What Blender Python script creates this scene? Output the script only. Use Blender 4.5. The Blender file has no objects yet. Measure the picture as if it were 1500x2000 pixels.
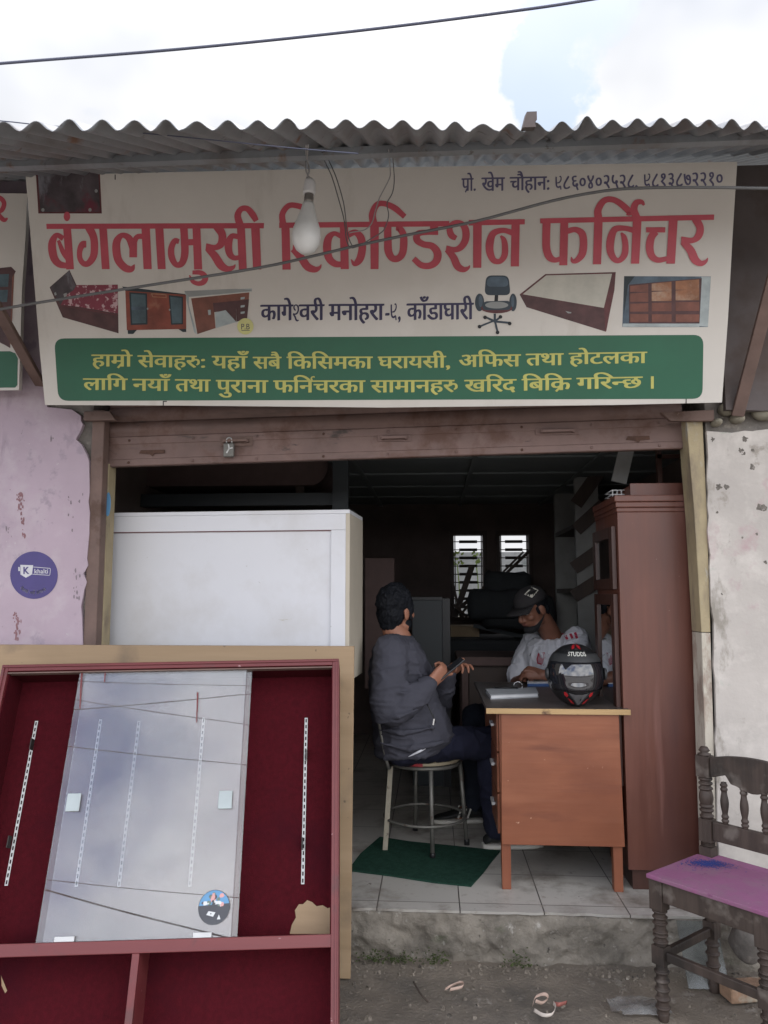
import bpy, bmesh, math, random
from mathutils import Vector, Matrix, noise
from mathutils.geometry import tessellate_polygon
random.seed(7)
R = math.radians
C = bpy.context.scene
COL = C.collection
# ------------------------------------------------------------------ camera
EYE = Vector((0, 0, 1.45)); FPX = 1500.0
cam_d = bpy.data.cameras.new('camera'); cam = bpy.data.objects.new('camera', cam_d); COL.objects.link(cam)
cam.location = EYE; cam.rotation_euler = (R(96.0), 0, R(3.6))
cam_d.sensor_fit = 'VERTICAL'; cam_d.sensor_height = 36; cam_d.lens = 36 * FPX / 2000
cam_d.clip_start = 0.05; cam_d.clip_end = 2000
C.camera = cam
ROT = cam.rotation_euler.to_matrix()
# ------------------------------------------------------------------ sky, sun, exposure
FRONT_SKY = .27
SUN_EL, SUN_AZ = 62.0, 25.0            # veiled sun high behind the shop
w = bpy.data.worlds.new("World"); C.world = w; w.use_nodes = True
nt = w.node_tree; nt.nodes.clear()
def wn(t, **k):
    n = nt.nodes.new(t)
    for a, b in k.items(): setattr(n, a, b)
    return n
out = wn('ShaderNodeOutputWorld'); bg = wn('ShaderNodeBackground'); bg.inputs[1].default_value = 0.1
sky = wn('ShaderNodeTexSky', sky_type='NISHITA', sun_disc=False, sun_elevation=R(SUN_EL), sun_rotation=R(SUN_AZ), air_density=1.0, dust_density=1.5)
tc = wn('ShaderNodeTexCoord'); mp = wn('ShaderNodeMapping'); mp.inputs['Location'].default_value = (2.49, 1.28, 0.48); mp.inputs['Scale'].default_value = (1, 1, 1.25); mp.inputs['Rotation'].default_value = (0, 0, R(-12))
nz = wn('ShaderNodeTexNoise'); nz.inputs['Scale'].default_value = 1.5; nz.inputs['Detail'].default_value = 8; nz.inputs['Roughness'].default_value = .52
rp = wn('ShaderNodeValToRGB'); rp.color_ramp.elements[0].position = .42; rp.color_ramp.elements[1].position = .52; rp.color_ramp.elements[0].color = (.22, .22, .22, 1)
nz2 = wn('ShaderNodeTexNoise'); nz2.inputs['Scale'].default_value = 2.6; nz2.inputs['Detail'].default_value = 4
rp2 = wn('ShaderNodeValToRGB'); rp2.color_ramp.elements[0].position = .36; rp2.color_ramp.elements[1].position = .6
rp2.color_ramp.elements[0].color = (.60, .62, .66, 1); rp2.color_ramp.elements[1].color = (1, .985, .97, 1)
cm = wn('ShaderNodeMix', data_type='RGBA', blend_type='MULTIPLY'); cm.inputs[0].default_value = 1
cm.inputs[6].default_value = (21, 21.3, 22, 1)
sm_ = wn('ShaderNodeMix', data_type='RGBA', blend_type='MULTIPLY'); sm_.inputs[0].default_value = 1; sm_.inputs[7].default_value = (2.1, 2.0, 2.35, 1)
mx = wn('ShaderNodeMix', data_type='RGBA')
L = nt.links.new
# cloud brightness set by direction: dimmed ahead, kept strong behind to light the front
dt = wn('ShaderNodeVectorMath', operation='DOT_PRODUCT'); dt.inputs[1].default_value = (0.0, -.75, .66)
mr = wn('ShaderNodeMapRange', interpolation_type='SMOOTHSTEP'); mr.inputs[1].default_value = -.35; mr.inputs[2].default_value = .55; mr.inputs[3].default_value = FRONT_SKY; mr.inputs[4].default_value = 1.0
dm = wn('ShaderNodeMix', data_type='RGBA', blend_type='MULTIPLY'); dm.inputs[0].default_value = 1
L(tc.outputs['Generated'], mp.inputs[0]); L(mp.outputs[0], nz.inputs[0]); L(mp.outputs[0], nz2.inputs[0])
L(tc.outputs['Generated'], dt.inputs[0]); L(dt.outputs['Value'], mr.inputs[0])
# a break in the cloud high on the right, where thin blue shows
g3 = wn('ShaderNodeMath', operation='SUBTRACT'); gm = wn('ShaderNodeMath', operation='MAXIMUM')
gn = wn('ShaderNodeTexNoise'); gn.inputs['Scale'].default_value = 9; gn.inputs['Detail'].default_value = 7; gn.inputs['Roughness'].default_value = .6
gs = wn('ShaderNodeVectorMath', operation='MULTIPLY_ADD'); gs.inputs[1].default_value = (.16, .16, .16); L(tc.outputs['Generated'], gn.inputs[0]); L(gn.outputs[1], gs.inputs[0]); L(tc.outputs['Generated'], gs.inputs[2])
gv = wn('ShaderNodeVectorMath', operation='NORMALIZE'); gv2 = wn('ShaderNodeVectorMath', operation='SUBTRACT'); gv2.inputs[1].default_value = (.08, .08, .08); L(gs.outputs[0], gv2.inputs[0]); L(gv2.outputs[0], gv.inputs[0])
for gi, (gx, gy, ga) in enumerate(((1125, 30, .9968), (1060, 165, .9974))):
    gd = (cam.rotation_euler.to_matrix() @ Vector(((gx - 750) / FPX, (1000 - gy) / FPX, -1.0))).normalized()
    g1 = wn('ShaderNodeVectorMath', operation='DOT_PRODUCT'); g1.inputs[1].default_value = gd
    g2 = wn('ShaderNodeMapRange', interpolation_type='SMOOTHSTEP'); g2.inputs[1].default_value = ga; g2.inputs[2].default_value = .9996; g2.inputs[3].default_value = 0.0; g2.inputs[4].default_value = .19
    L(gv.outputs[0], g1.inputs[0]); L(g1.outputs['Value'], g2.inputs[0]); L(g2.outputs[0], gm.inputs[gi])
# the bank of cloud to the right of the break is solid and brilliant
g4 = wn('ShaderNodeVectorMath', operation='DOT_PRODUCT'); g4.inputs[1].default_value = (cam.rotation_euler.to_matrix() @ Vector(((1490 - 750) / FPX, (1000 - 90) / FPX, -1.0))).normalized()
g5 = wn('ShaderNodeMapRange', interpolation_type='SMOOTHSTEP'); g5.inputs[1].default_value = .975; g5.inputs[2].default_value = .995; g5.inputs[3].default_value = 0.0; g5.inputs[4].default_value = .16
g6 = wn('ShaderNodeMath', operation='ADD'); L(gv.outputs[0], g4.inputs[0]); L(g4.outputs['Value'], g5.inputs[0]); L(nz.outputs[0], g6.inputs[0]); L(g5.outputs[0], g6.inputs[1])
L(g6.outputs[0], g3.inputs[0]); L(gm.outputs[0], g3.inputs[1]); L(g3.outputs[0], rp.inputs[0])
b1 = wn('ShaderNodeMapRange', interpolation_type='SMOOTHSTEP'); b1.inputs[1].default_value = -.35; b1.inputs[2].default_value = .55; b1.inputs[3].default_value = 0.0; b1.inputs[4].default_value = 1.0
b2 = wn('ShaderNodeMix', data_type='RGBA', blend_type='MULTIPLY'); b2.inputs[0].default_value = 1
b3 = wn('ShaderNodeMix', data_type='RGBA'); b3.inputs[6].default_value = (.43, .475, .385, 1); b3.inputs[7].default_value = (1, 1, 1, 1)
L(dt.outputs['Value'], b1.inputs[0]); L(b1.outputs[0], b3.inputs[0]); L(sm_.outputs[2], b2.inputs[6]); L(b3.outputs[2], b2.inputs[7])
L(nz2.outputs[0], rp2.inputs[0]); L(rp2.outputs[0], cm.inputs[7])
L(sky.outputs[0], sm_.inputs[6]); L(cm.outputs[2], dm.inputs[6]); L(mr.outputs[0], dm.inputs[7])
L(rp.outputs[0], mx.inputs[0]); L(b2.outputs[2], mx.inputs[6]); L(dm.outputs[2], mx.inputs[7])
L(mx.outputs[2], bg.inputs[0]); L(bg.outputs[0], out.inputs[0])
sd = bpy.data.lights.new('sun', 'SUN'); sd.energy = 1.0; sd.angle = R(20); sd.color = (1, .95, .88)
sun = bpy.data.objects.new('sun', sd); COL.objects.link(sun)
sun.rotation_euler = Vector((-math.sin(R(SUN_AZ)) * math.cos(R(SUN_EL)), -math.cos(R(SUN_AZ)) * math.cos(R(SUN_EL)), -math.sin(R(SUN_EL)))).to_track_quat('-Z', 'Y').to_euler()
C.view_settings.view_transform = 'Standard'; C.view_settings.look = 'None'
C.view_settings.exposure = 0.82; C.view_settings.gamma = 1.0
C.cycles.max_bounces = 10; C.cycles.diffuse_bounces = 5; C.cycles.transparent_max_bounces = 12
C.cycles.sample_clamp_indirect = 8
# ------------------------------------------------------------------ rays: which point at a known depth does a direction of the survey photo meet
def ray(px, py):
    return ROT @ Vector(((px - 750) / FPX, (1000 - py) / FPX, -1.0))
def at(px, py, Y):
    d = ray(px, py); return EYE + d * (Y / d.y)
def atz(px, py, Z):
    d = ray(px, py); return EYE + d * ((Z - EYE.z) / d.z)
def onp(px, py, p0, n):
    d = ray(px, py); return EYE + d * ((p0 - EYE).dot(n) / d.dot(n))
# ------------------------------------------------------------------ materials
MAT = {}
def _mat(name):
    m = bpy.data.materials.new(name); m.use_nodes = True
    n = m.node_tree.nodes; b = n['Principled BSDF']; MAT[name] = m
    return m, m.node_tree, b
def lin(c):   # 0-255 display colour -> linear
    return tuple(((v / 255) / 12.92 if v / 255 <= .04045 else ((v / 255 + .055) / 1.055) ** 2.4) for v in c)
def rgba(c): return (c[0], c[1], c[2], 1)
def surf(name, col, rough=.7, var=.18, vs=5.0, spots=(), bump=.15, bs=80.0, metal=0.0, spec=.4, stretch=(1, 1, 1), coat=0, detail=6):
    """base colour broken by two noises; spots = (colour, scale, threshold, softness[, stretch]) dirt or wear patches"""
    m, t, b = _mat(name); N = t.nodes.new; K = t.links.new
    tcn = N('ShaderNodeTexCoord'); mpn = N('ShaderNodeMapping'); mpn.inputs['Scale'].default_value = stretch
    K(tcn.outputs['Object'], mpn.inputs[0])
    nzn = N('ShaderNodeTexNoise'); nzn.inputs['Scale'].default_value = vs; nzn.inputs['Detail'].default_value = detail; nzn.inputs['Roughness'].default_value = .62
    K(mpn.outputs[0], nzn.inputs[0])
    r = N('ShaderNodeValToRGB'); r.color_ramp.elements[0].position = .28; r.color_ramp.elements[1].position = .72
    r.color_ramp.elements[0].color = rgba([v * (1 - var) for v in col]); r.color_ramp.elements[1].color = rgba([min(1, v * (1 + var)) for v in col])
    K(nzn.outputs[0], r.inputs[0]); cur = r.outputs[0]
    for i, s in enumerate(spots):
        sc, ss, th, so = s[:4]
        m2 = N('ShaderNodeMapping'); m2.inputs['Scale'].default_value = s[4] if len(s) > 4 else (1, 1, 1); m2.inputs['Location'].default_value = (3.1 * i + 1.7, 1.3 * i, 2.2 * i)
        K(tcn.outputs['Object'], m2.inputs[0])
        n2 = N('ShaderNodeTexNoise'); n2.inputs['Scale'].default_value = ss; n2.inputs['Detail'].default_value = 8; n2.inputs['Roughness'].default_value = .65
        K(m2.outputs[0], n2.inputs[0])
        r2 = N('ShaderNodeValToRGB'); r2.color_ramp.elements[0].position = th; r2.color_ramp.elements[1].position = min(1, th + so)
        K(n2.outputs[0], r2.inputs[0])
        mm = N('ShaderNodeMix'); mm.data_type = 'RGBA'; K(r2.outputs[0], mm.inputs[0]); K(cur, mm.inputs[6]); mm.inputs[7].default_value = rgba(sc)
        cur = mm.outputs[2]
    K(cur, b.inputs['Base Color'])
    b.inputs['Metallic'].default_value = metal; b.inputs['Specular IOR Level'].default_value = spec
    rr = N('ShaderNodeMapRange'); rr.inputs[3].default_value = max(.03, rough - .12); rr.inputs[4].default_value = min(1, rough + .12)
    K(nzn.outputs[0], rr.inputs[0]); K(rr.outputs[0], b.inputs['Roughness'])
    if coat: b.inputs['Coat Weight'].default_value = coat; b.inputs['Coat Roughness'].default_value = .08
    if bump:
        nb = N('ShaderNodeTexNoise'); nb.inputs['Scale'].default_value = bs; nb.inputs['Detail'].default_value = 8; nb.inputs['Roughness'].default_value = .6
        K(mpn.outputs[0], nb.inputs[0]); bp = N('ShaderNodeBump'); bp.inputs['Strength'].default_value = bump; bp.inputs['Distance'].default_value = .01
        K(nb.outputs[0], bp.inputs['Height']); K(bp.outputs[0], b.inputs['Normal'])
    return m
def wood(name, c1, c2, axis='Z', scale=9.0, rough=.5, spots=(), coat=0, spec=.4, bump=.06):
    st = {'X': (.06, 1, 1), 'Y': (1, .06, 1), 'Z': (1, 1, .06)}[axis]
    m = surf(name, c1, rough=rough, var=0, vs=scale * 2.2, spots=(), bump=bump, bs=scale * 6, stretch=st, spec=spec, coat=coat)
    t = m.node_tree; b = t.nodes['Principled BSDF']; N = t.nodes.new; K = t.links.new
    r = [n for n in t.nodes if n.type == 'VALTORGB'][0]
    r.color_ramp.elements[0].color = rgba(c1); r.color_ramp.elements[1].color = rgba(c2); r.color_ramp.elements[0].position = .32; r.color_ramp.elements[1].position = .68
    cur = r.outputs[0]; tcn = [n for n in t.nodes if n.type == 'TEX_COORD'][0]
    for i, s in enumerate(((tuple(v * .72 for v in c1), 1.6, .5, .3),) + tuple(spots)):
        n2 = N('ShaderNodeTexNoise'); n2.inputs['Scale'].default_value = s[1]; n2.inputs['Detail'].default_value = 6
        m2 = N('ShaderNodeMapping'); m2.inputs['Location'].default_value = (i * 2.3 + .7, 1.1 * i, i); m2.inputs['Scale'].default_value = s[4] if len(s) > 4 else (1, 1, 1)
        K(tcn.outputs['Object'], m2.inputs[0]); K(m2.outputs[0], n2.inputs[0])
        r2 = N('ShaderNodeValToRGB'); r2.color_ramp.elements[0].position = s[2]; r2.color_ramp.elements[1].position = min(1, s[2] + s[3])
        K(n2.outputs[0], r2.inputs[0]); mm = N('ShaderNodeMix'); mm.data_type = 'RGBA'
        K(r2.outputs[0], mm.inputs[0]); K(cur, mm.inputs[6]); mm.inputs[7].default_value = rgba(s[0]); cur = mm.outputs[2]
    K(cur, b.inputs['Base Color'])
    return m
def flat(name, col, rough=.5, metal=0., spec=.4, coat=0):
    m, t, b = _mat(name); b.inputs['Base Color'].default_value = rgba(col); b.inputs['Roughness'].default_value = rough
    b.inputs['Metallic'].default_value = metal; b.inputs['Specular IOR Level'].default_value = spec
    N = t.nodes.new; K = t.links.new
    tcn = N('ShaderNodeTexCoord'); nzn = N('ShaderNodeTexNoise'); nzn.inputs['Scale'].default_value = 14; nzn.inputs['Detail'].default_value = 5
    K(tcn.outputs['Object'], nzn.inputs[0]); r = N('ShaderNodeValToRGB'); r.color_ramp.elements[0].position = .3; r.color_ramp.elements[1].position = .7
    r.color_ramp.elements[0].color = rgba([v * .9 for v in col]); r.color_ramp.elements[1].color = rgba([min(1, v * 1.08) for v in col])
    K(nzn.outputs[0], r.inputs[0]); K(r.outputs[0], b.inputs['Base Color'])
    if coat: b.inputs['Coat Weight'].default_value = coat; b.inputs['Coat Roughness'].default_value = .05
    return m
def pane(name, tint=(.9, .95, .93), ior=1.75, rough=0.01, dirt=.06):
    """a glass pane: see-through with a Fresnel reflection and a thin film of dust"""
    m, t, b = _mat(name); t.nodes.remove(b); N = t.nodes.new; K = t.links.new
    o = t.nodes['Material Output']; tr = N('ShaderNodeBsdfTransparent'); tr.inputs[0].default_value = rgba(tint)
    gl = N('ShaderNodeBsdfGlossy'); gl.inputs['Roughness'].default_value = rough
    fr = N('ShaderNodeFresnel'); fr.inputs[0].default_value = ior
    a = N('ShaderNodeMixShader'); K(fr.outputs[0], a.inputs[0]); K(tr.outputs[0], a.inputs[1]); K(gl.outputs[0], a.inputs[2])
    df = N('ShaderNodeBsdfDiffuse'); df.inputs[0].default_value = (.62, .62, .6, 1)
    tcn = N('ShaderNodeTexCoord'); nzn = N('ShaderNodeTexNoise'); nzn.inputs['Scale'].default_value = 7; nzn.inputs['Detail'].default_value = 8
    K(tcn.outputs['Object'], nzn.inputs[0]); rr = N('ShaderNodeMapRange'); rr.inputs[1].default_value = .35; rr.inputs[2].default_value = .8; rr.inputs[3].default_value = dirt * .4; rr.inputs[4].default_value = dirt * 2.2
    K(nzn.outputs[0], rr.inputs[0]); c = N('ShaderNodeMixShader'); K(rr.outputs[0], c.inputs[0]); K(a.outputs[0], c.inputs[1]); K(df.outputs[0], c.inputs[2])
    K(c.outputs[0], o.inputs[0]); return m
# ------------------------------------------------------------------ mesh builder
def spline(pts, k=6):
    """Catmull-Rom through tuples of any length"""
    P = [tuple(p) for p in pts]
    if len(P) < 3: return [tuple(a + (b - a) * i / k for a, b in zip(P[0], P[1])) for i in range(k + 1)]
    P = [tuple(2 * a - b for a, b in zip(P[0], P[1]))] + P + [tuple(2 * a - b for a, b in zip(P[-1], P[-2]))]
    o = []
    for i in range(1, len(P) - 2):
        for j in range(k):
            t = j / k
            o.append(tuple(.5 * (2 * b + (c - a) * t + (2 * a - 5 * b + 4 * c - d) * t * t + (3 * b - a - 3 * c + d) * t ** 3) for a, b, c, d in zip(P[i - 1], P[i], P[i + 1], P[i + 2])))
    o.append(P[-2]); return o
class MB:
    def __init__(s, xf=None): s.v = []; s.f = []; s.xf = xf
    def V(s, p):
        p = Vector(p); s.v.append(s.xf @ p if s.xf else p); return len(s.v) - 1
    def F(s, ids, m=0, sm=False): s.f.append((tuple(ids), m, sm))
    def poly(s, pts, m=0): s.F([s.V(p) for p in pts], m)
    def hexa(s, c, m=0):
        i = [s.V(p) for p in c]
        for q in ((0, 3, 2, 1), (4, 5, 6, 7), (0, 1, 5, 4), (1, 2, 6, 5), (2, 3, 7, 6), (3, 0, 4, 7)): s.F([i[k] for k in q], m)
        return s
    def box(s, x0, x1, y0, y1, z0, z1, m=0):
        return s.hexa([(x0, y0, z0), (x1, y0, z0), (x1, y1, z0), (x0, y1, z0), (x0, y0, z1), (x1, y0, z1), (x1, y1, z1), (x0, y1, z1)], m)
    def obox(s, c, sz, rot=(0, 0, 0), m=0):
        from mathutils import Euler
        M = Euler(rot).to_matrix(); c = Vector(c); h = [q / 2 for q in sz]
        return s.hexa([c + M @ Vector((a * h[0], b * h[1], d * h[2])) for a, b, d in ((-1, -1, -1), (1, -1, -1), (1, 1, -1), (-1, 1, -1), (-1, -1, 1), (1, -1, 1), (1, 1, 1), (-1, 1, 1))], m)
    def bar(s, p, q, w, h, up=(0, 0, 1), m=0, w2=None, h2=None):
        p = Vector(p); q = Vector(q); d = (q - p).normalized(); a = d.cross(Vector(up))
        if a.length < 1e-4: a = d.cross(Vector((0, 1, 0)))
        a.normalize(); b = a.cross(d); w2 = w if w2 is None else w2; h2 = h if h2 is None else h2
        return s.hexa([p - a * w / 2 - b * h / 2, p + a * w / 2 - b * h / 2, p + a * w / 2 + b * h / 2, p - a * w / 2 + b * h / 2,
                       q - a * w2 / 2 - b * h2 / 2, q + a * w2 / 2 - b * h2 / 2, q + a * w2 / 2 + b * h2 / 2, q - a * w2 / 2 + b * h2 / 2], m)
    def prism(s, pts, vec, m=0, m2=None):
        vec = Vector(vec); n = len(pts); a = [s.V(p) for p in pts]; b = [s.V(Vector(p) + vec) for p in pts]
        s.F(a, m); s.F(b[::-1], m)
        for i in range(n): s.F((a[i], b[i], b[(i + 1) % n], a[(i + 1) % n]), m if m2 is None else m2)
        return s
    def tube(s, pts, r, n=10, m=0, k=0, sq=None, caps=True):
        rr = r if isinstance(r, (list, tuple)) else [r] * len(pts)
        if k:
            q = spline([tuple(p) + (x,) for p, x in zip(pts, rr)], k); pts = [Vector(p[:3]) for p in q]; rr = [p[3] for p in q]
        pts = [Vector(p) for p in pts]; rings = []; prev = None
        for i, p in enumerate(pts):
            d = (pts[min(i + 1, len(pts) - 1)] - pts[max(i - 1, 0)])
            d = d.normalized() if d.length > 1e-9 else Vector((0, 0, 1))
            if prev is None:
                a = d.orthogonal().normalized() if sq is None else (Vector(sq) - d * d.dot(Vector(sq))).normalized()
            else:
                a = prev - d * d.dot(prev); a = a.normalized() if a.length > 1e-6 else d.orthogonal().normalized()
            prev = a; b = d.cross(a)
            rings.append([s.V(p + (a * math.cos(2 * math.pi * j / n) + b * math.sin(2 * math.pi * j / n)) * rr[i]) for j in range(n)])
        for i in range(len(rings) - 1):
            for j in range(n): s.F((rings[i][j], rings[i][(j + 1) % n], rings[i + 1][(j + 1) % n], rings[i + 1][j]), m, True)
        if caps: s.F(rings[0][::-1], m); s.F(rings[-1], m)
        return s
    def lathe(s, o, prof, ax=(0, 0, 1), n=16, m=0, squash=1.0):
        """prof: (radius, height along the axis)"""
        o = Vector(o); ax = Vector(ax).normalized(); a = ax.orthogonal().normalized(); b = ax.cross(a); rings = []
        for r, h in prof:
            rings.append([s.V(o + ax * h + (a * math.cos(2 * math.pi * j / n) + b * math.sin(2 * math.pi * j / n) * squash) * r) for j in range(n)])
        for i in range(len(rings) - 1):
            for j in range(n): s.F((rings[i][j], rings[i][(j + 1) % n], rings[i + 1][(j + 1) % n], rings[i + 1][j]), m, True)
        s.F(rings[0][::-1], m); s.F(rings[-1], m); return s
    def ell(s, c, ax, m=0, n=14, k=9):
        """ellipsoid; ax = three half-axis vectors"""
        c = Vector(c); A = [Vector(a) for a in ax]
        top = s.V(c + A[2]); rings = []
        for i in range(1, k):
            t = math.pi * i / k
            rings.append([s.V(c + A[2] * math.cos(t) + (A[0] * math.cos(2 * math.pi * j / n) + A[1] * math.sin(2 * math.pi * j / n)) * math.sin(t)) for j in range(n)])
        bot = s.V(c - A[2])
        for j in range(n):
            s.F((top, rings[0][j], rings[0][(j + 1) % n]), m, True); s.F((bot, rings[-1][(j + 1) % n], rings[-1][j]), m, True)
        for i in range(len(rings) - 1):
            for j in range(n): s.F((rings[i][j], rings[i + 1][j], rings[i + 1][(j + 1) % n], rings[i][(j + 1) % n]), m, True)
        return s
    def ball(s, c, r, m=0, n=12, k=8): return s.ell(c, ((r, 0, 0), (0, r, 0), (0, 0, r)), m, n, k)
    def cap(s, pts, rr, n=14, k=5):
        """limb: a splined tapering tube with round ends"""
        s.tube(pts, rr, n=n, k=k); s.ball(pts[0], rr[0]); s.ball(pts[-1], rr[-1]); return s
    def loft(s, rings, m=0):
        """rings of equal point counts"""
        ids = [[s.V(p) for p in r] for r in rings]; n = len(ids[0])
        for i in range(len(ids) - 1):
            for j in range(n): s.F((ids[i][j], ids[i][(j + 1) % n], ids[i + 1][(j + 1) % n], ids[i + 1][j]), m, True)
        s.F(ids[0][::-1], m); s.F(ids[-1], m); return s
    def mesh(s, name, off=Vector((0, 0, 0))):
        me = bpy.data.meshes.new(name); me.from_pydata([v - off for v in s.v], [], [f[0] for f in s.f])
        me.polygons.foreach_set('material_index', [f[1] for f in s.f]); me.polygons.foreach_set('use_smooth', [bool(f[2]) for f in s.f])
        me.update(); return me
    def build(s, name, mats, parent=None, bevel=0, seg=2, fix=True, label=None, smooth=None):
        off = wloc(parent) if parent else Vector((0, 0, 0))
        me = s.mesh(name, off)
        if fix:
            bm = bmesh.new(); bm.from_mesh(me); bmesh.ops.recalc_face_normals(bm, faces=bm.faces); bm.to_mesh(me); bm.free()
        for q in (mats if isinstance(mats, (list, tuple)) else [mats]): me.materials.append(q)
        if smooth is not None:
            for p in me.polygons: p.use_smooth = smooth
        o = bpy.data.objects.new(name, me); COL.objects.link(o)
        if parent: o.parent = parent
        if bevel:
            b = o.modifiers.new('bevel', 'BEVEL'); b.width = bevel; b.segments = seg; b.limit_method = 'ANGLE'; b.angle_limit = R(40)
        if label: o['label'] = label
        return o
def wloc(o):
    p = Vector((0, 0, 0))
    while o: p = p + o.location; o = o.parent
    return p
def tag(o, label, cat, group=None):
    o['label'] = label; o['category'] = cat
    if group: o['group'] = group
    return o
def thing(name, label, cat, loc=(0, 0, 0), group=None):
    o = bpy.data.objects.new(name, None); COL.objects.link(o); o.location = loc; o.empty_display_size = .1
    return tag(o, label, cat, group)
def struct(o): o['kind'] = 'structure'; return o
def solo(mb, name, mats, label, cat, base=None, group=None, **k):
    """a thing that is one mesh, its origin at its base"""
    c = sum(mb.v, Vector()) / len(mb.v); z = min(v.z for v in mb.v)
    b = Vector((c.x, c.y, z)) if base is None else Vector(base)
    mb.v = [v - b for v in mb.v]
    o = mb.build(name, mats, None, **k); o.location = b
    return tag(o, label, cat, group)
def blob(mb, name, mat, parent=None, voxel=.006, smooth=4, base=None, disp=0, dscale=30, creases=()):
    """weld overlapping volumes into one continuous skin"""
    off = wloc(parent) if parent else (Vector(base) if base is not None else Vector((0, 0, 0)))
    me = mb.mesh(name + '_src', off)
    bm = bmesh.new(); bm.from_mesh(me); bmesh.ops.recalc_face_normals(bm, faces=bm.faces); bm.to_mesh(me); bm.free()
    o = bpy.data.objects.new(name, me); COL.objects.link(o)
    r = o.modifiers.new('r', 'REMESH'); r.mode = 'VOXEL'; r.voxel_size = voxel; r.use_smooth_shade = True
    if smooth:
        q = o.modifiers.new('s', 'SMOOTH'); q.iterations = smooth; q.factor = .5
    dg = bpy.context.evaluated_depsgraph_get(); dg.update()
    m2 = bpy.data.meshes.new_from_object(o.evaluated_get(dg)); m2.name = name
    o.modifiers.clear(); o.data = m2; bpy.data.meshes.remove(me)
    if disp or creases:
        nrm = [v.normal.copy() for v in m2.vertices]
        for v, nv in zip(m2.vertices, nrm):
            d = disp * noise.noise(v.co * dscale) if disp else 0
            for amp, sc, pw in creases:                      # sharp little ridges, as cloth makes
                q = Vector((v.co.x * sc[0], v.co.y * sc[1], v.co.z * sc[2])); q += Vector((noise.noise(q * .7), noise.noise(q * .7 + Vector((9, 0, 0))), noise.noise(q * .7 + Vector((0, 9, 0))))) * .8
                d += amp * ((1 - abs(noise.noise(q))) ** pw - .25)
            v.co += nv * d
    m2.materials.clear(); m2.materials.append(mat)
    m2.polygons.foreach_set('use_smooth', [True] * len(m2.polygons)); m2.polygons.foreach_set('material_index', [0] * len(m2.polygons))
    if parent: o.parent = parent
    elif base is not None: o.location = off
    return o
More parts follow.
